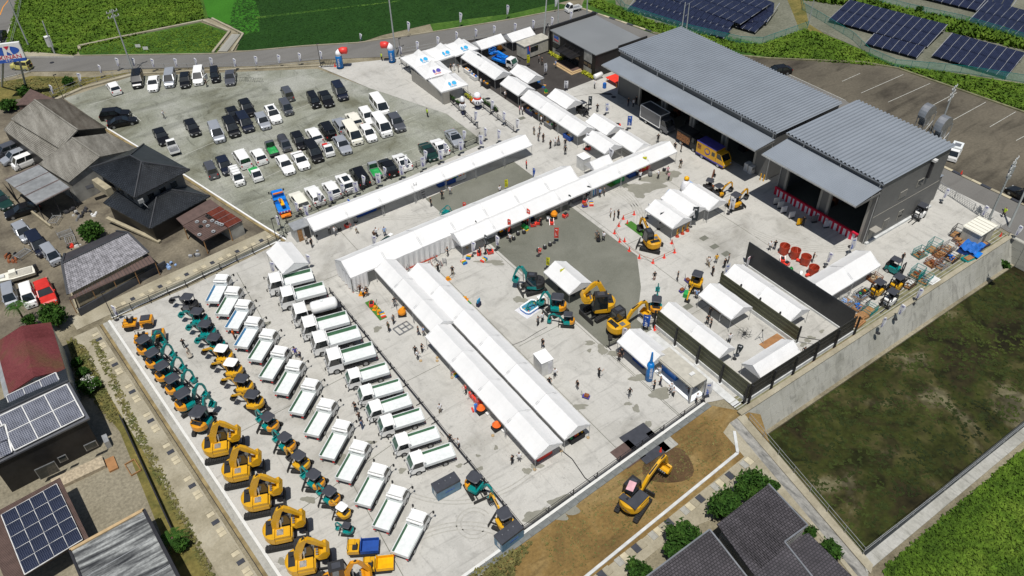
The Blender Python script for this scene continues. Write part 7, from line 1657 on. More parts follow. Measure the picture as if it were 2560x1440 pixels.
for(x,y,sgn,lab)in((851,170,1,'left entrance balloon, blue column bent over to a red head'),(981,155,-1,'right entrance balloon, blue column bent over to a red head')):
 p=at(x,y);t=thing('balloon_arch',(*p,0),-YAW+(0 if sgn>0 else PI),lab,'balloon')
 MB().lathe([(.45,0),(.62,.1),(.62,2.4),(.6,2.5)],'balloon_blue',16).build('column',t,smooth=True)
 MB().loft([[(cx+.6*r*math.cos(a)*ux,.6*r*math.sin(a),cz+.6*r*math.cos(a)*uz)for a in np.linspace(0,2*PI,17)[:-1]]for cx,cz,ux,uz,r in((0,2.5,1,0,1),(.12,2.95,.85,-.5,1),(.5,3.3,.5,-.85,1))],'balloon_white').build('bend',t,smooth=True)
 MB().loft([[(cx+.62*r*math.cos(a)*ux,.62*r*math.sin(a),cz+.62*r*math.cos(a)*uz)for a in np.linspace(0,2*PI,17)[:-1]]for cx,cz,ux,uz,r in((.5,3.3,.5,-.85,1),(.9,3.45,.15,-1,1),(1.7,3.4,-.1,-1,1),(1.8,3.38,-.1,-1,.7))],'balloon_red').build('head',t,smooth=True)
 MB().lathe([(.7,0),(.7,.12)],'black_part',14).build('base',t)
 lettering('KINAN',.5,'cloth_white',Matrix.Translation((0 if sgn>0 else 0,-.64 if sgn>0 else .64,1.3))@(Matrix.Rotation(PI,4,'Z')if sgn<0 else Matrix.Identity(4))@Matrix.Rotation(PI/2,4,'X')@Matrix.Rotation(PI/2,4,'Z'),t)
p=at(1622,950);t=thing('balloon_column',(*p,0),-YAW,'tall blue inflatable column with white vertical lettering beside the booth','balloon');MB().lathe([(.3,0),(.42,.15),(.42,2.5),(.3,2.8)],'balloon_blue',16).build('column',t,smooth=True)
MB().lathe([(.16,2.75),(.17,3.2),(.14,3.9),(.1,4.4)],'balloon_blue',10).build('streamer',t);lettering('DAISHIN',.42,'cloth_white',Matrix.Translation((.05,-.44,1.5))@Matrix.Rotation(PI/2,4,'X')@Matrix.Rotation(PI/2,4,'Z'),t)
for(x,y,m2,lab)in((1158,286,'cloth_brown','white inflatable figure seen from the side on the left walkway fence'),(1195,272,'balloon_red','white inflatable figure with orange red band and navy legs on the walkway')):
 t=thing('inflatable_figure',(*at(x,y),0),-YAW,lab,'balloon')
 MB().lathe([(.45,.0),(.5,.1),(.42,.9)],'cloth_navy',14).build('legs',t,smooth=True);MB().lathe([(.45,.85),(.72,1.2),(.72,1.7),(.62,1.95)],'balloon_white',16).build('body',t,smooth=True)
 MB().lathe([(.63,1.94),(.66,2.0),(.62,2.3)],m2,16).build('band',t,smooth=True);MB().lathe([(.6,2.3),(.66,2.5),(.5,2.85),(.2,3.05)],'balloon_white',16).build('head',t,smooth=True)
 for s in(-1,1):MB().bar((s*.55,0,1.8),(s*.95,-.1,1.35),.34,'balloon_white',.26,n=8).build('arm',t,smooth=True)
 if m2=='cloth_brown':t.scale=(.62,.8,1.1)
 MB().lathe([(.3,0),(.3,.05)],'print_dark',12,c=(0,-.70,1.5),axis='y').build('badge',t)
# CLUTTER OF THE FAIR
def obj(b,name,x,y,lab,cat,rz=0.0,z=0.035,group=None,s=1):
 o=b.build(name,loc=(*at(x,y,z),z),rz=rz);o.scale=(s,)*3;return tag(o,lab,cat,group)
def cone_m():
 t=root('traffic_cone');MB().box(-.19,.19,-.19,.19,0,.03,'cone_red').build('base',t);MB().lathe([(.15,.03),(.04,.68)],'cone_red',10).build('cone',t);MB().lathe([(.112,.25),(.088,.40)],'cone_red',10).build('band',t);return t
cones=[(1585,537),(1558,548),(1568,560),(1547,566),(1536,584),(1561,604),(1549,605),(1573,628),(1598,646),(1632,658),(1660,645),(1686,632),(1679,609)]
for k,(x,y)in enumerate(cones):place('cone',cone_m,(*at(x,y),.036),0,'red cone in the ring around the digging yellow excavator, '+ORD[k]+' going down the left side','traffic cone','ring of red cones')
br=MB();ring=[0,1,3,4,6,7,8,9,10,11,12]
for a,c in zip(ring,ring[1:]):pa,pc=at(*cones[a]),at(*cones[c]);br.bar((*pa,.62),(*pc,.62),.05,'rust',n=5)
tag(br.build('cone_bars'),'striped bars linking the ring of red cones','barrier bar')
for(x,y,l)in[(1651,1130,'red cone at the metal plates by the dirt lot'),(2402,437,'orange red cone on the kerb of the back lot'),(2500,592,'red cone at the pond corner'),(1636,825,'red cone at the corner post of the olive fence'),(838,167,'small red cone by the left entrance balloon')]:place('cone',cone_m,(*at(x,y),.04),0,l,'traffic cone')
t=thing('storage_hut',(*at(755,592),0),.0,'grey metal storage hut at the left end of the long tent','hut');MB().box(-1.1,1.1,-.9,.9,0,2.1,'galvanised').build('wall',t);MB().box(-1.2,1.2,-1.0,1.0,2.1,2.2,'galvanised').build('roof',t);MB().box(.2,1.0,-.93,-.9,.05,1.95,'dark_inside').build('doorway',t)
MB().box(-.75,-.1,-.96,-.9,.05,1.95,'wood').build('door',t)
t=thing('kiosk_container',(*at(1333,135),0),.05,'beige container kiosk with blue and red sign on the forecourt','kiosk');MB().box(-3.0,3.0,-1.2,1.2,.3,2.7,'box_beige').build('wall',t);MB().box(-3.1,3.1,-1.3,1.3,2.7,2.82,'box_beige').build('roof',t);MB().box(-1.6,.2,-1.23,-1.2,1.2,2.2,'glass_dark').build('hatch',t);MB().box(-2.4,-1.8,-1.26,-1.2,.4,2.6,'print_blue').box(-2.0,-1.8,-1.28,-1.26,1.6,2.6,'cone_red').build('sign',t)
t=thing('container_booth',(48.0,36.9,0),PI/2,'open fronted container booth with pale roof and blue counter','booth');Lb=5.9
MB().box(0,Lb,-2.1,0,2.55,2.68,'box_beige').build('roof',t);MB().box(0,Lb,-2.1,-2.0,.2,2.55,'box_beige').build('back_wall',t);MB().box(0,Lb,-2.1,0,.1,.25,'pool_white').build('floor',t)
for(x,y)in((0,0),(Lb-.15,0),(0,-2.1),(Lb-.15,-2.1)):MB().box(x,x+.15,y-.0,y+.15,0,2.55,'galvanised').build('corner_post',t)
MB().box(3.2,5.4,-1.4,-.8,.25,1.1,'tow_blue').build('counter',t);MB().box(.05,Lb-.2,-.02,.1,2.35,2.55,'box_beige').build('lintel',t);MB().box(1.2,1.6,-1.5,-.9,2.68,2.85,'box_white').build('roof_box',t)
t=thing('white_kiosk',(*at(1358,925),0),-.1,'tall white cabinet kiosk beside the right twin tent','kiosk');MB().box(-.75,.75,-.9,.9,0,2.2,'box_white').build('cabinet',t);MB().box(-.8,.8,-.95,.95,2.2,2.27,'white_paint').build('roof',t);MB().box(.1,.6,-.93,-.9,.1,2,'flag_white').build('door',t)
t=thing('cold_store',(*at(1458,420),0),0,'white boxy cold cabinet beside the taller row end','cabinet');MB().box(-.7,.7,-.8,.8,0,2.1,'box_white').build('cabinet',t);MB().box(-.75,.75,-.85,.85,2.1,2.16,'white_paint').build('roof',t)
t=thing('site_hut',(*at(2435,600),0),0,'beige prefabricated hut behind the pallet cages','hut');MB().box(-1.8,1.8,-1.2,1.2,0,2.3,'box_beige').build('wall',t);MB().box(-1.95,1.95,-1.35,1.35,2.3,2.42,'cream_paint').build('roof',t);MB().box(-.8,0,-1.23,-1.2,.05,1.9,'wall_grey').build('door',t)
for k in range(6):MB().bar((-1.8+k*.72,-1.3,2.44),(-1.8+k*.72,1.3,2.44),.05,'box_beige').build('roof_rib',t)
def gen(x,y,lab,rz):
 t=thing('generator',(*at(x,y,0),0),rz,lab,'generator');MB().box(-1.3,1.3,-.6,.6,.12,1.35,'pail_blue' if False else 'banner_steel').build('body',t);MB().box(-1.32,1.32,-.62,.62,1.35,1.6,'canopy_dark').build('top_cover',t);MB().box(-1.25,1.25,-.55,.55,0,.12,'black_part').build('base',t)
 MB().box(-1.335,-1.32,-.35,.1,.5,1.1,'box_white').build('panel',t);lettering('AIRMAN',.28,'print_blue',Matrix.Translation((.1,-.61,.8))@Matrix.Rotation(PI/2,4,'X'),t)
 for q in(-.7,0,.6):MB().lathe([(.06,0),(.06,.1)],'steel',8,c=(q,.1,1.6)).build('lifting_eye',t)
mat('banner_steel',(.10,.19,.27),.5)
gen(1117,1228,'blue grey generator standing alone between the fence and last dump truck',math.radians(-2));gen(1273,1352,'blue grey generator at the corner below the yellow excavator',math.radians(5))
t=thing('paddling_pool',(*at(1326,770),.036),.15,'white and blue paddling pool with floating toys','paddling pool')
b=MB()
for(r,z)in((1,.1),(.98,.27)):
 pts=[(1.15*sx*r,.8*sy*r)for sx,sy in((-1,-.6),(-.8,-1),(.8,-1),(1,-.6),(1,.6),(.8,1),(-.8,1),(-1,.6))]
 for p_,q_ in zip(pts,pts[1:]+pts[:1]):b.bar((*p_,z),(*q_,z),.22,'pail_blue' if z<.2 else 'pool_white',n=8)
b.build('rim',t);MB().box(-1.1,1.1,-.75,.75,.02,.2,'pool_water').build('water',t)
for k in range(9):MB().lathe([(.03,0),(.09,.05),(.03,.12)],['cone_red','crane_yellow','tarp_green'][k%3],8,c=(random.uniform(-.8,.8),random.uniform(-.5,.5),.19)).build('toy',t)
obj(MB().box(-1.5,1.5,-1.1,1.1,0,.02,'flag_white'),'ground_sheet',1324,772,'pale sheet under the paddling pool','sheet',.15)
for k,(x,y)in enumerate([(1958,633),(1985,644),(2011,660),(2030,687)]):
 t=thing('concrete_bucket',(*at(x,y),.04),k,['farthest','second farthest','second nearest','nearest'][k]+' of the big red concrete buckets on the yard','bucket','red concrete buckets')
 MB().lathe([(.5,.15),(.6,.2),(.68,1.3),(.64,1.3),(.55,.25)],'bucket_red',18,cap=False).build('drum',t);MB().box(-.5,.5,-.5,.5,0,.12,'bucket_red').build('base',t);MB().bar((-.66,0,1.25),(0,0,1.75),.05,'bucket_red').bar((.66,0,1.25),(0,0,1.75),.05,'bucket_red').build('handle',t)
 MB().box(.5,1.1,-.15,.15,.2,.4,'cone_red').build('chute',t)
t=thing('drum_fan',(*at(2000,692),.04),.6,'white round drum fan near the red buckets','fan');MB().lathe([(.4,-.15),(.42,0),(.4,.15)],'white_paint',16,c=(0,0,.5),axis='y',cap=False).build('shroud',t);MB().bar((-.4,0,.5),(-.4,0,.03),.05,'black_part').bar((.4,0,.5),(.4,0,.03),.05,'black_part').build('stand',t);MB().box(-.36,.36,-.02,.02,.46,.54,'black_part').build('blade',t)
def table(x,y,lab,cloth,rz=0.0,L=1.8,goods=()):
 t=thing('table',(*at(x,y,.0),.036),rz,lab,'table');MB().box(-L/2,L/2,-.38,.38,.68,.72,cloth).build('table_top',t)
 MB().box(-L/2,L/2,-.39,-.38,.1,.7,cloth).box(-L/2,L/2,.38,.39,.1,.7,cloth).box(-L/2-.01,-L/2,-.38,.38,.1,.7,cloth).box(L/2,L/2+.01,-.38,.38,.1,.7,cloth).build('cloth',t)
 return t
tb=[(1107,463,'table with blue cloth and goods under the long tent, left one','banner_blue',0),(1128,457,'table with blue cloth and goods under the long tent, middle one','banner_blue',0),(1150,449,'table with white cloth under the long tent','box_white',0),(905,538,'table with navy checked cloth under the long tent, left one','banner_blue',0),(925,530,'table with navy checked cloth under the long tent, right one','banner_blue',0),
 (945,522,'grey brown table under the long tent row','cloth_grey',0),(1225,212+380,'pale table by the side wall end','box_white',0),(1262,585,'dark table under the long row eave','cloth_black',0),(1320,557,'table with black cloth by the red flag','cloth_black',0),(1440,502,'table with goods near the dark banners','cloth_grey',0),(1545,455,'table with yellow green goods under the long row','tarp_green',0),(1610,425,'table with red goods under the long row end','cone_red',0),(1580,440,'table with blue cloth under the long row','banner_blue',0),
 (1580,885,'dark blue bannered counter under the tent, left part','banner_blue',PI/2),(1600,908,'dark blue bannered counter under the tent, right part','banner_blue',PI/2),(1170,184,'logo banner fronted table left of the logo tent row','box_white',PI/2),(1185,198,'second logo banner fronted table of the logo tent row','box_white',PI/2),(1215,232-14,'dark table with machines under the logo tents','cloth_black',PI/2),
 (1345,298,'black clothed table under the three-bay row, middle','cloth_black',PI/2),(1325,286,'navy clothed table under the three-bay row, upper','cloth_navy',PI/2),(1372,318,'dark table under the three-bay row, lower','cloth_grey',PI/2),(1420,348,'blue clothed table at the lower end of the three-bay row','banner_blue',PI/2),(1795,775,'brown table under the drone tent','wood',PI/2),(1155,930,'table with dark goods at the twin tent eave','cloth_black',PI/2),(1190,1000,'table with red goods at the twin tent eave','cone_red',PI/2),(1090,865,'table behind the pair at the twin tents','cloth_navy',PI/2),(1357,1140,'dark red table at the near end of the left twin row','cone_red',0),(1440,1098,'table with green net under the right twin row end','cloth_black',0),(2155,770-30,'dark table under the pallet tent row','cloth_black',0)]
r=random.Random(5);GM=['cone_red','box_white','crane_yellow','tarp_green','pail_blue','black_part','steel','mixer_orange','wood_pale']
for(x,y,lab,c,rz)in tb:
 t=table(x,y,lab,c,rz)
 for k in range(6):xx=-.75+k*.28;w_=r.uniform(.06,.11);MB().box(xx-w_,xx+w_,-.2,.1,.72,.72+r.uniform(.08,.28),r.choice(GM)).build('goods',t)
def machine(kind):
 t=root({'mixer':'concrete_mixer','engine':'portable_engine','drumset':'water_pump','reel':'hose_reel','plate':'plate_compactor','pile':'goods_pile','blower':'blower','cart':'hand_cart'}[kind])
 if kind=='mixer':MB().lathe([(.25,.3),(.5,.5),(.5,.8),(.25,1.15)],'mixer_orange',12,c=(0,0,0)).build('drum',t);MB().box(-.5,.5,-.35,.35,.1,.3,'black_part').build('frame',t)
 if kind=='engine':MB().box(-.4,.4,-.28,.28,.1,.5,'cone_red').box(-.2,.3,-.2,.2,.5,.65,'black_part').build('body',t);MB().bar((-.4,-.3,.05),(.4,-.3,.7),.04,'steel').bar((-.4,.3,.05),(.4,.3,.7),.04,'steel').build('frame',t)
 if kind=='drumset':MB().lathe([(.25,0),(.3,.3),(.2,.5)],'black_part',10).build('body',t);MB().lathe([(.08,.5),(.08,.62)],'box_white',8).build('cap',t)
 if kind=='reel':MB().lathe([(.3,-.2),(.3,-.16),(.15,-.15),(.15,.15),(.3,.16),(.3,.2)],'tarp_green',12,c=(0,0,.32),axis='y').build('reel',t);MB().box(-.3,.3,-.25,.25,0,.06,'crane_yellow').build('stand',t)
 if kind=='plate':MB().box(-.4,.4,-.25,.25,0,.08,'mixer_orange').box(-.2,.2,-.18,.18,.08,.45,'amber').build('plate',t);MB().bar((-.2,0,.4),(-.8,0,.95),.05,'black_part').build('handle',t)
 if kind=='blower':MB().lathe([(.3,-.2),(.34,0),(.3,.2)],'steel',12,c=(0,0,.4),axis='x').build('housing',t);MB().box(-.3,.3,-.25,.25,0,.1,'black_part').build('base',t)
 if kind=='cart':MB().box(-.4,.4,-.25,.25,.2,.28,'print_purple').build('tray',t);MB().bar((-.4,0,.25),(-.6,0,.9),.05,'steel').build('handle',t);MB().box(-.2,.3,-.2,.2,.28,.55,'rust').build('load',t)
 if kind=='pile':
  for k in range(5):MB().box(-.45+k*.18,-.3+k*.18,-.3,.3,.0,.25+.07*(k%3),GM[k]).build('item',t)
 return t
ms=[('mixer',1385,545,'orange drum concrete mixer in front of the long row'),('blower',1370,535,'grey round blower left of the orange mixer'),('blower',1370,552,'second grey blower below the first by the mixer'),('engine',1333,566,'red engine, left of the row before the long tents'),('engine',1345,560,'red engine, right of the row before the long tents'),('engine',1379,560,'red engine below the orange mixer'),('engine',1413,543,'red tripod engine right of the orange mixer'),('reel',1316,575,'bright green hose reel on the gravel patch'),('reel',1309,570,'second green hose reel on the gravel patch'),
 ('drumset',1295,588,'black pump, upper left of the scattered pumps'),('drumset',1310,584,'black pump right of the upper left one'),('drumset',1284,600,'black pump, leftmost of the scattered pumps'),('drumset',1362,622,'black pump in the middle of the gravel patch'),('drumset',1375,615,'black pump right of the middle one on the gravel patch'),('drumset',1346,629,'black boxy pump left of the middle one on the gravel patch'),('engine',1226,634,'round red engine at the edge of the wet patch'),('engine',1198,637,'red engine beside the dark browsing person'),('pile',1172,645,'pile of goods on the mat by the side wall end'),('plate',1120,700,'little yellow compactor below the ladders'),('pile',1160,658,'row of grey goods on the ground by the white flag'),('pile',1210,652,'white parts laid out near the round red engine'),
 ('blower',1097,697,'grey fan like machine near the leaning ladders'),('mixer',1006,790,'small steel grey drum mixer by the twin tents'),('plate',1008,776,'orange compactor at the twin tent eave'),('cart',1465,995,'small cart with rusty load on the open concrete'),('plate',905,738,'yellow compactor in the group of small machines'),('plate',915,730,'second yellow compactor in the group of small machines'),('engine',930,765,'red engine at the top of the green display mat'),('plate',938,773,'yellow compactor on the green display mat, middle'),('plate',948,783,'yellow compactor on the green display mat, lower'),('pile',957,790,'stacked goods at the lower end of the green display mat'),('plate',1163,750,'orange machine on the small green mat'),
 ('pile',1140,938,'bright yellow goods at the left twin tent eave'),('engine',1462,548-40,'small white engine before the long row'),('cart',1462,518,'orange hand cart left of the tyre marks'),('pile',1478,512,'low cart of goods right of the orange hand cart'),('mixer',1250,88+40,'machine in shade below the forecourt tent'),('pile',1345,205,'green and orange machines behind the walkway tents, left'),('pile',1360,218,'green and orange machines behind the walkway tents, right'),('reel',1365,232,'green round machine behind the walkway tents'),('engine',1470,375,'red machine at the white lettered flag'),('engine',1545,318,'red machine at the end of the tent below the box truck'),
 ('cart',1718,705,'little white trolley near the person in black below the cones'),('cart',1705,730,'second little white trolley near the green crate'),('engine',1955,655,'red machine at the tool rack near the buckets'),('engine',1965,665,'red and green machine at the tool rack near the buckets'),('reel',1975,678,'green trolley at the tool rack near the buckets'),('blower',1625,440,'blue grey washing machine on the wet ground'),('drumset',1660,428,'black tyre like pump on the wet ground'),('pile',1190,975+50,'scattered boxes at the lower twin eave'),('engine',870,568,'red engine under the long tent by the paving samples'),('blower',890,555,'blue round machine under the long tent'),('drumset',850,578,'dark pump by the paving samples')]
for(k,x,y,lab)in ms:place(('m',k),lambda:machine(k),(*at(x,y),.04),r.uniform(0,6),lab,{'mixer':'concrete mixer','pile':'goods','cart':'cart'}.get(k,'machine'))
for(x,y,w_,d_,rz,m,lab,nm)in[(940,775,1.0,4.0,.0,'turf','long green display mat with small machines','mat'),(1158,755,1.4,1.8,0,'turf','small dark green mat on the open concrete','mat'),(1940,862,3.1,2.4,0,'plywood','brown plywood landing board by the drone','board'),(1595,575,1.2,4.2,0,'turf','strip of green turf beside the digging excavator','mat'),(1535,458,2.2,.9,.1,'turf','green turf piece below the long row','mat'),(1612,1108,3.4,4.2,0,'canopy_dark','dark steel road plates laid over the fence line','steel plate'),(1570,1135,2.6,2.6,.05,'brown_corrugated','rusty brown steel plate at the gap of the fence','steel plate'),(1655,1098,1.8,3.0,.0,'grey_concrete','grey steel plate on the dirt beside the dark plates','steel plate'),(1135,540,1.6,.8,0,'dark_inside','dark plate beside the teal climbing frame','plate')]:
 obj(MB().box(-w_/2,w_/2,-d_/2,d_/2,0,.05,m),nm.replace(' ','_'),x,y,lab,nm,rz,z=.044)
t=thing('drone',(*at(1862,832,.5),.05),.3,'large eight-rotor drone standing on the walled yard','drone');MB().lathe([(.16,.4),(.2,.48),(.1,.58)],'black_part',10).build('body',t)
for k in range(8):
 a=k*PI/4;MB().bar((0,0,.48),(math.cos(a)*.75,math.sin(a)*.75,.5),.035,'black_part').build('arm',t);MB().bar((math.cos(a)*.75-.25*math.cos(a+1),math.sin(a)*.75-.25*math.sin(a+1),.56),(math.cos(a)*.75+.25*math.cos(a+1),math.sin(a)*.75+.25*math.sin(a+1),.56),.035,'canopy_dark',.01).build('rotor_blade',t)
for s in(-1,1):MB().bar((s*.1,0,.45),(s*.3,0,.02),.03,'black_part').bar((s*.3,-.3,.02),(s*.3,.3,.02),.03,'black_part').build('landing_leg',t)
def tripod(x,y,h,lab):
 t=thing('tripod',(*at(x,y),.036),0,lab,'tripod')
 for k in range(3):a=k*2.09+.3;MB().bar((0,0,h),(math.cos(a)*h*.4,math.sin(a)*h*.4,0),.045,'galvanised').build('leg',t)
 MB().lathe([(.08,h),(.1,h+.1),(.05,h+.2)],'black_part',8).build('head',t)
tripod(1900,852,1.6,'survey tripod on the walled yard near the plywood board');tripod(1180,1000,1.3,'tripod stand at the lower left twin eave');tripod(990,772,1.5,'tripod sign stand near the green display mat')
t=thing('stepladder',(*at(1062,498),.036),0,'grey stepladder leaning at the long tent eave','ladder');b=MB()
for s in(-.3,.3):b.bar((s,0,0),(s,.9,2.6),.06,'galvanised')
for k in range(7):b.bar((-.3,.12+k*.12,.33+k*.34),(.3,.12+k*.12,.33+k*.34),.12,'dark_steel',.04)
b.build('ladder',t)
for k,(x,y)in enumerate([(1045,503),(1022,655),(1035,650),(1048,645),(1058,640)]):
 t=thing('ladder',(*at(x,y),.036),0,['pale ladder left of the stepladder at the long tent','first aluminium ladder leaning on the side wall','second aluminium ladder leaning on the side wall','third aluminium ladder leaning on the side wall','fourth aluminium ladder leaning on the side wall'][k],'ladder',None);b=MB()
 for s in(-.22,.22):b.bar((s,0,0),(s,.35,3.0),.05,'galvanised')
 for q in range(9):b.bar((-.22,.03+q*.038,.3+q*.3),(.22,.03+q*.038,.3+q*.3),.035,'galvanised')
 b.build('ladder',t)
for k,(x,y)in enumerate([(1058,672),(1075,668),(1020,680),(1040,690),(1088,655),(1100,668),(1112,662)]):
 t=thing('short_ladder',(*at(x,y),.036),k*.4,ORD[k]+' short red legged trestle ladder in the display below the side wall','ladder','trestle ladders');b=MB()
 for s in(-.22,.22):b.bar((s,-.3,0),(s,0,1.1),.05,'bucket_red' if k%2 else 'galvanised');b.bar((s,.3,0),(s,0,1.1),.05,'galvanised')
 for q in range(4):b.bar((-.22,-.24+q*.07,.2+q*.26),(.22,-.24+q*.07,.2+q*.26),.08,'galvanised',.03)
 b.build('ladder',t)
t=thing('scaffold_base',(*at(1008,822),.04),.1,'flat grey steel frame laid on the concrete near the twin tents','frame');b=MB()
for p_,q_ in(((-1,-.7),(1,-.7)),((1,-.7),(1,.7)),((1,.7),(-1,.7)),((-1,.7),(-1,-.7)),((-.3,-.7),(-.3,.7)),((.4,-.7),(.4,.7)),((-.3,0),(1,0))):b.bar((*p_,.08),(*q_,.08),.12,'steel')
b.build('frame',t)
t=thing('pipe_arch_cart',(*at(1115,538),.036),.4,'teal cage framed carrier behind the taller tent row','machine');b=MB()
for a_ in np.linspace(0,PI,7)[:-1]:b.bar((-.6,.6*math.cos(a_),.3+1.0*math.sin(a_)),(-.6,.6*math.cos(a_+PI/6),.3+1.0*math.sin(a_+PI/6)),.07,'teal');b.bar((.6,.6*math.cos(a_),.3+1.0*math.sin(a_)),(.6,.6*math.cos(a_+PI/6),.3+1.0*math.sin(a_+PI/6)),.07,'teal')
for a_ in(.6,1.57,2.5):b.bar((-.6,.6*math.cos(a_),.3+math.sin(a_)),(.6,.6*math.cos(a_),.3+math.sin(a_)),.06,'teal')
b.box(-.5,.5,-.4,.4,.2,.6,'teal');b.build('cage',t)
obj(MB().loft([[(x,-w,.05),(x,-w*.7,h),(x,w*.7,h),(x,w,.05)]for x,w,h in((-1.3,.1,.15),(-.6,.3,.4),(.5,.35,.45),(1.3,.2,.3))],'green_car').box(.9,1.5,-.25,.25,.1,.5,'white_paint'),'covered_canoe',962,604,'long dark green wrapped bundle above the side walled tents','bundle',.3)
obj(MB().box(-.45,.45,-.35,.35,0,.6,'tarp_green'),'crate',1716,740,'bright green crate under the tilted parasol excavator','crate',.5)
obj(MB().lathe([(.3,0),(.33,.1),(.33,.85),(.3,.95)],'pail_blue',14),'barrel',1511,220,'blue barrel beside the red table','barrel')
t=thing('red_table',(*at(1540,208),0),0,'long red topped table beside the warehouse corner','table');MB().box(-1.2,1.2,-1.5,1.5,.85,.92,'cone_red').build('table_top',t)
for x in(-1,1):
 for y in(-1.3,1.3):MB().box(x-.05,x+.05,y-.05,y+.05,0,.85,'crane_yellow').build('leg',t)
t=thing('fuel_tank',(*at(1495,198),0),.1,'white cylindrical fuel tank at the office corner','tank');MB().lathe([(.3,-.9),(.45,-.8),(.45,.8),(.3,.9)],'white_paint',14,c=(0,0,.75),axis='x').build('tank',t,smooth=True);MB().box(-.6,.6,-.3,.3,0,.35,'steel').build('cradle',t)
t=thing('ground_sign',(*at(1197,765),.036),.4,'pale blue sign on a dark stand on the open concrete','sign');MB().box(-.3,.3,-.2,.2,0,.6,'cloth_navy').build('stand',t);MB().box(-.32,.32,-.05,.05,.6,1.1,'print_cyan').build('board',t)
t=thing('signboard',(*at(1868,668),.036),.2,'pink topped signboard behind the walled tents','sign');MB().box(-.35,.35,-.04,.04,.4,1.7,'flag_white').box(-.35,.35,-.06,-.04,1.35,1.7,'cloth_pink').build('board',t);MB().bar((-.3,0,0),(-.3,0,.5),.05,'steel').bar((.3,0,0),(.3,0,.5),.05,'steel').build('leg',t)
t=thing('signboard',(*at(1800,805),.036),.2,'small white signboard in front of the drone tent','sign');MB().box(-.3,.3,-.04,.04,.3,1.3,'box_white').box(-.24,.24,-.05,-.04,.5,1.2,'steel').build('board',t)
for k,(x,y)in enumerate([(1693,592),(1706,585),(1718,578)]):
 t=thing('safety_signboard',(*at(x,y),.036),.3,['left','middle','right'][k]+' yellow topped safety board on a red base by the three tents','sign','safety boards');MB().box(-.28,.28,-.03,.03,.5,1.3,'crane_yellow').box(-.2,.2,-.04,-.03,.7,1.2,'black_part').build('board',t);MB().lathe([(.3,0),(.1,.4),(.05,.5)],'bucket_red',10).build('base',t)
t=thing('roll_banner',(*at(1486,489),.036),0,'white and blue roll banner at the long row eave','banner');MB().box(-.35,.35,-.02,.02,.05,1.8,'flag_white').box(-.3,-.1,-.03,-.02,.1,1.75,'print_cyan').box(.08,.25,-.03,-.02,.1,1.75,'print_blue').build('banner',t);MB().box(-.4,.4,-.1,.1,0,.06,'steel').build('base',t)
t=thing('inflatable_slide',(*at(1712,480),.036),0,'pale blue and white inflatable with a round yellow top','balloon');MB().lathe([(.6,0),(.75,.8),(.6,1.6),(.35,2.0)],'balloon_white',12).build('body',t,smooth=True);MB().lathe([(.1,1.95),(.38,2.2),(.38,2.45),(.1,2.7)],'crane_yellow',12).build('head',t,smooth=True);MB().box(.4,1.0,-.5,.5,.2,1.4,'cloth_blue').build('panel',t)
obj(MB().box(-.7,.7,-.4,.4,0,1.0,'cloth_blue').box(-.5,.3,-.42,-.4,.2,.9,'print_cyan'),'advert_stand',1672,495,'blue and white display panel behind the left of three tents','panel',.4)
t=thing('festive_curtain',(0,0,0),0,'red and white striped ceremonial curtain across the smaller warehouse doors','curtain')
pA,pB=(85.9,58.3),(85.9,44.2);n=39;r_,w_=MB(),MB()
for k in range(n):
 y0=pA[1]+(pB[1]-pA[1])*k/n;y1=pA[1]+(pB[1]-pA[1])*(k+1)/n;x0,x1=85.7+.12*math.sin(k*1.7),85.7+.12*math.sin((k+1)*1.7)
 (w_ if k%2 else r_).add([(x0,y0,.05),(x1,y1,.05),(x1,y1,1.2),(x0,y0,1.2)],[(0,1,2,3)],'stripe_white' if k%2 else 'stripe_red')
r_.box(85.6,85.9,pB[1],pA[1],1.2,1.4,'stripe_red');r_.build('red_stripes',t);w_.build('white_stripes',t)
for k,(x,y,m,lab)in enumerate([(1940,510,'box_white','white board leaning at the left end of the red curtain'),(1950,520,'box_white','second white board by the red curtain'),(1958,532,'flag_white','third white board by the red curtain'),(1998,562,'crane_yellow','yellow board beside the person in front of the curtain'),(2035,555,'cloth_grey','grey board before the curtain'),(2065,568,'flag_white','pale low board before the curtain right half'),(1978,545,'flag_white','white display counter before the red curtain')]):
 obj(MB().box(-.45,.45,-.04,.04,.1,1.1,m).box(-.4,.4,-.2,.2,0,.1,'black_part'),'display_board',x,y,lab,'board',-.4)
for k,(x,y,lab)in enumerate([(1660,300,'first'),(1610,262,'second'),(1700,322,'third'),(1815,395,'fourth'),(2060,520,'fifth')]):
 p=at(x,y);t=thing('stacked_machinery',(89.5+k%2,p[1],.08),0,'dim heap of machinery inside a warehouse bay, '+lab+' noted','machinery','machinery inside the warehouses')
 for j in range(5):MB().box(j*.8,j*.8+.6,-.6,.5,0,.7+.3*(j%3),['dark_steel','rust','steel','wall_light','pail_blue'][j]).build('crate',t)
for k,(x,y)in enumerate([(1868,425),(1878,432)]):obj(MB().box(-.5,.5,-.35,.35,0,1.3,'box_white').box(-.4,.4,-.36,-.35,.7,1.2,'steel'),'vending_counter',x,y,['white','pale'][k]+' counter box at the right end of the long warehouse front, '+ORD[k],'counter')
for k,(x,y)in enumerate([(1900,450),(1908,453)]):obj(MB().bar((0,0,0),(0,0,1.1),.16,'crane_yellow',n=8),'bollard',x,y,['left','right'][k]+' yellow guard post between the two warehouses','bollard')
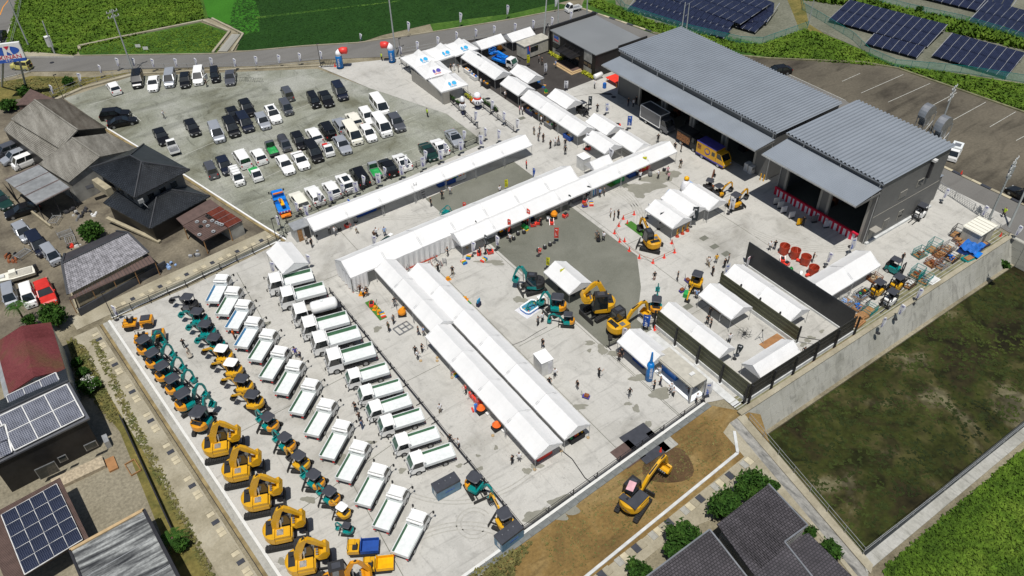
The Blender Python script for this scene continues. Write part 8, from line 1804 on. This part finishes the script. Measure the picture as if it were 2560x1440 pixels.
def cage(m,fill,L=1.6,W=1.2,h=1.3):
 t=root('pallet_cage');b=MB()
 for x in(-L/2,L/2):
  for y in(-W/2,W/2):b.bar((x,y,0),(x,y,h),.06,m)
 for z in(.15,h*.55,h):
  for y in(-W/2,W/2):b.bar((-L/2,y,z),(L/2,y,z),.045,m)
  for x in(-L/2,L/2):b.bar((x,-W/2,z),(x,W/2,z),.045,m)
 for k in range(1,5):b.bar((-L/2+L*k/5,-W/2,.15),(-L/2+L*k/5,-W/2,h),.03,m);b.bar((-L/2+L*k/5,W/2,.15),(-L/2+L*k/5,W/2,h),.03,m)
 b.build('frame',t);MB().box(-L/2+.05,L/2-.05,-W/2+.05,W/2-.05,.1,.16,'wood').build('pallet_floor',t)
 if fill:
  rr=random.Random(hash(fill)%99);b=MB()
  for k in range(14):x,y,z=rr.uniform(-.6,.45),rr.uniform(-.45,.3),rr.uniform(.16,.5);b.box(x,x+rr.uniform(.1,.3),y,y+rr.uniform(.1,.3),z,z+.15,fill)
  b.build('contents',t)
 return t
cg_=[(2330,627,'teal',None,'tall green empty pallet cage at the back of the stock corner',1.6),(2298,640,'teal','rust','green cage with rusty scrap in front of the tall one',1.1),(2350,640,'rust','wood','brown cage of wood scraps left of the blue sheet',1.0),(2330,662,'rust','rust','rusty cage heaped with scrap, central in the stock corner',1.0),(2370,625,'galvanised','wood_pale','grey cage of pale timber behind the blue sheet',1.0),(2352,668,'galvanised','steel','grey cage of steel parts beside the pond wall',.9),(2378,650,'dark_steel','pail_blue','dark cage with blue lids beside the blue sheet',.9),(2290,690,'teal','rust','green cage with orange boards by the pond wall',1.3),(2310,705,'teal','steel','green cage beside the pond wall below the scrap',1.1),(2270,715,'dark_steel','box_white','dark cage holding white sacks near the yellow forklift',1.0),(2185,700,'rust','wood_pale','low cage of pale timber by the tent end',.6),(2150,745,'galvanised','cloth_blue','grey cage wrapped around blue cans, left',1.1),(2115,762-3,'galvanised','cloth_blue','cage heaped with bottles next to the tall black screen',1.1),(2145,772,'steel','pail_blue','cage with blue containers close to the board fence',1.1),(2172,780,'teal',None,'green flattened cage near the pond wall flags',.8),(2180,735,'galvanised',None,'low grey pallet rack among the forklifts',.4),(2390,590,'dark_steel',None,'dark frame cage beside the beige hut',1.4)]
for(x,y,m,f,lab,h)in cg_:place(('cage',m,f,h),lambda:cage(m,f,h=h),(*at(x,y),.04),r.uniform(-.15,.15),lab,'pallet cage')
t=thing('covered_stack',(*at(2425,628),.04),.1,'stack under a bright blue crumpled tarpaulin above the pond wall','covered stack');n=8;vs=[(x,y,.75+r.random()*.35)for x in np.linspace(-1.6,1.6,n)for y in np.linspace(-1.1,1.1,n)]
MB().add(vs,[(i*n+j,(i+1)*n+j,(i+1)*n+j+1,i*n+j+1)for i in range(n-1)for j in range(n-1)],'pail_blue').build('tarpaulin',t);MB().box(-1.5,1.5,-1,1,0,.75,'banner_blue').build('stack',t);MB().box(-1.6,-.2,-1.6,-.9,.6,.66,'tow_blue').build('loose_sheet',t)
for(x,y,m,lab)in[(2408,612,'rust','rusty plate pile between hut and blue sheet'),(2395,600,'brown_corrugated','brown timber pile behind the white sacks'),(2150,795,'wood','orange brown wooden tray beside the fence corner, upper'),(2143,810,'plywood','brown wooden tray beside the fence corner, lower'),(2455,590+25,'cloth_navy','blue round tub on timber beside the beige hut'),(2330,705,'box_white','white sack heap beside the pond wall'),(2420,650,'teal','teal box against the pond wall')]:
 obj(MB().box(-.9,.9,-.55,.55,0,.35,m).box(-.7,.5,-.4,.3,.35,.5,'wood' if m!='box_white' else 'box_white'),'stock_pile',x,y,lab,'pile',r.uniform(-.2,.2))
for k,(x,y,c)in enumerate([(1128,250,'bark'),(1150,262+3,'bark'),(1172,248,'shrub_yellow'),(1186,262,'mixer_orange'),(1215,262,'bark'),(1235,275,'bark')]):
 t=thing('flower_planter',(*at(x,y),.04),PI/2,['dark flower box on the left walkway fence, farther','dark flower box on the left walkway fence, nearer','yellow flower box on the right walkway fence','orange flower box on the right walkway fence','dark leafed flower box right of the inflatable figure','last dark leafed flower box on the right walkway fence'][k],'planter')
 MB().box(-1.1,1.1,-.2,.2,0,.4,'black_part').build('box',t);q_=rng.random((260,3))*np.array([2.2,.6,.5])+np.array([-1.1,-.3,.35]);a_=rng.normal(size=(260,3))*.07;c_=rng.normal(size=(260,3))*.07
 soup('foliage',np.stack([q_-a_,q_+a_,q_+c_],1),c if c!='bark' else 'tree_leaf',t)
for k,(x,y)in enumerate([(615,205),(637,206),(600,204)]):t=thing('bicycle_rack',(*at(x,y),.03),-.6,['middle','right','left'][k]+' wire bicycle rack on the gravel','rack','bicycle racks');b=MB();[b.bar((j*.3,0,0),(j*.3,0,.8),.03,'dark_steel')for j in range(6)];b.bar((0,0,.8),(1.5,0,.8),.03,'dark_steel');b.build('frame',t)
for(x,y,lab)in[(347,122,'white notice board on two legs on the grass behind the road'),(366,128,'flat white notice leaning on the grass behind the road')]:t=thing('notice_board',(*at(x,y),.02),-YAW,lab,'sign');MB().box(-.5,.5,-.02,.02,.3,.9,'box_white').build('board',t);MB().bar((0,0,0),(0,0,.4),.05,'steel').build('leg',t)
fk=MB();pp=pxr((200,125),(198,117),(300,95),(508,53),(575,80),(533,133))
for a,c in zip(pp,pp[1:]):fk.bar((*a,.15),(*c,.15),.5,'tan_concrete',.35)
pp=pxr((530,47),(608,86),(580,130))
for a,c in zip(pp,pp[1:]):fk.bar((*a,.1),(*c,.1),.4,'tan_concrete',.3)
tag(fk.build('field_kerb'),'pale concrete kerb edging the grass verge behind the road','kerb')
t=thing('stepped_drain',(0,0,0),0,'narrow stepped concrete drain beside the grass verge','drain');a,c=Vector(at(590,88)),Vector(at(556,131));me_=None
for k in range(18):
 p_=a.lerp(c,k/18)
 if me_ is None:o=me_=MB().box(-.16,.16,-.9,.9,0,.12,'grey_concrete').build('step',t)
 else:o=me_.copy();COL.objects.link(o);o.parent=t
 o.location=(p_.x,p_.y,.03);o.rotation_euler[2]=math.atan2((c-a).y,(c-a).x)
b=MB();
for a,c in zip([(640,127),(760,116),(895,108),(980,96),(1075,82),(1280,49),(1392,27),(1452,20)],[(760,116),(895,108),(980,96),(1075,82),(1280,49),(1392,27),(1452,20)]):b.bar((*at(*a),.1),(*at(*c),.1),.22,'tan_concrete',.2)
tag(b.build('road_kerb'),'pale kerb between the road and the rice paddies','kerb')
b=MB()
for a,c in zip([(185,140),(530,135)],[(530,135),(640,127)]):b.bar((*at(*a),.08),(*at(*c),.08),.2,'tan_concrete',.16)
tag(b.build('road_kerb'),'pale kerb between the road and the weedy field','kerb')
kt_=thing('block_kerb',(0,0,0),0,'kerb of pale blocks and dark gratings along the road behind the warehouses','kerb')
for A2,B2 in((at(1452,21),at(1640,84)),(at(2335,407),at(2600,532))):slabs(kt_,A2,B2,-.25,.25,.06,1.5,.03,None,'kerb_block',lambda k:['tan_concrete','stone_white','canopy_dark'][k%3],h=.09)
b=MB();pl_=[(1640,84),(1760,122),(1850,140),(1920,147),(2157,157),(2245,172),(2330,202),(2400,226),(2560,282),(2700,335)]
for a,c in zip(pl_,pl_[1:]):b.bar((*at(*a),.12),(*at(*c),.12),.4,'moss_conc',.24)
tag(b.build('lot_kerb'),'mossy concrete kerb along the far side of the brown back lot','kerb')
def hose(pts,lab,m='dark_steel',w=.05):
 b=MB();q=pxr(*pts)
 for a,c in zip(q,q[1:]):b.bar((*a,.06),(*c,.06),w,m,n=5)
 tag(b.build('cable'),lab,'cable')
hose([(1280,864),(1310,852),(1345,830),(1368,818)],'black cable running up to the small teal excavator');hose([(1405,1128),(1430,1148),(1445,1170),(1462,1195),(1480,1210)],'thick black cable curling from the twin tents to the fence',w=.1);hose([(1365,450),(1385,440),(1395,438)],'short cable on the walkway');hose([(1100,1080),(1110,1092)],'short cable by the last trucks')
for k,(x,y)in enumerate([(165,590),(60,640),(140,555),(178,605)]):
 t=thing('rack_frame',(*at(x,y),0),.5*k,['pale rack frame by the dark tree','pale rack frame left of the navy van','pale rack frame below the open shed','second pale rack frame by the dark tree'][k],'frame');b=MB()
 for p_,q_ in(((-.9,-.6),(.9,-.6)),((.9,-.6),(.9,.6)),((.9,.6),(-.9,.6)),((-.9,.6),(-.9,-.6))):b.bar((*p_,.5),(*q_,.5),.07,'galvanised');b.bar((*p_,0),(*p_,.9),.06,'galvanised')
 for j in range(4):b.bar((-.9,-.4+j*.27,.5),(.9,-.4+j*.27,.5),.04,'galvanised')
 b.build('frame',t)
for k,(x,y,m)in enumerate([(185,535,'box_white'),(200,545,'steel'),(215,530,'dark_steel'),(175,530,'black_part'),(235,535,'white_paint'),(178,618,'cone_red'),(195,612,'white_paint'),(25,640,'rust'),(35,655,'rust'),(485,636,'steel'),(428,665,'cloth_blue'),(290,760-60,'wood'),(330,690,'cloth_grey'),(300,590+10,'box_white'),(358,582,'box_white')]):
 t=thing('scrap_heap',(*at(x,y),0),k,['white and silver scrap parts under the dark house eave, left','silver scrap parts right of the white ones','dark car parts by the house porch','black engine parts below the shed posts','white sheet parts by the porch','red motorbike parts by the pantiled roof','white fairing parts by the pantiled roof','rusty winch parts at the left edge','rusty frame parts at the left edge below the winch','grey machine on the patio below the lean-to','pale blue box beside the long grey wall','wooden crate under the veranda','grey gear under the veranda','white air conditioner beside the terrace','white unit by the house corner'][k],'scrap')
 for j in range(6):xx,yy=r.uniform(-.6,.6),r.uniform(-.5,.5);s_=r.uniform(.12,.35);MB().hexa([(xx-s_,yy-s_*.6,0),(xx+s_,yy-s_*.5,0),(xx+s_*.8,yy+s_*.6,0),(xx-s_,yy+s_*.5,0),(xx-s_*.8,yy-s_*.5,s_),(xx+s_*.7,yy-s_*.5,s_*1.3),(xx+s_*.8,yy+s_*.3,s_),(xx-s_*.7,yy+s_*.5,s_*.8)],m if j%3 else 'dark_steel').build('scrap_part',t)
obj(MB().box(-.15,.15,-.1,.1,.2,1.3,'tow_blue').bar((0,0,0),(0,0,.2),.05,'steel').bar((0,0,1.3),(0,0,2.0),.04,'galvanised'),'gas_meter_post',1190,1030,'thin pale post at the lower left twin eave','post')
for k,(x,y)in enumerate([(1203,1030),(1242,1072)]):obj(MB().lathe([(.3,.4),(.5,.7),(.2,1.1)],'vest_orange',12).box(-.5,.5,-.4,.4,0,.4,'cloth_black').box(.2,.6,-.9,-.5,0,.25,'box_white'),'orange_tarp_machine',x,y,['upper','lower'][k]+' machine under an orange red cover at the twin tent eave','machine')
for k,(x,y)in enumerate([(1052,888-7+22),(1093,895),(1130,955-10),(1232,1090),(1337,1175),(1093,903),(1470,1095),(1403,1128),(1168,520+100)]):
 obj(MB().lathe([(.16,0),(.18,.12),(.1,.2)],'sandy_trim',10),'tent_weight',x,y,'small tan tent weight, '+ORD[k]+' along the twin tent legs','weight',group='tent weights')
dups=[k for k,v in LABELS.items()if len(v)>1]
if dups:print('DUPLICATE LABELS',dups)
print('objects',len(bpy.data.objects))
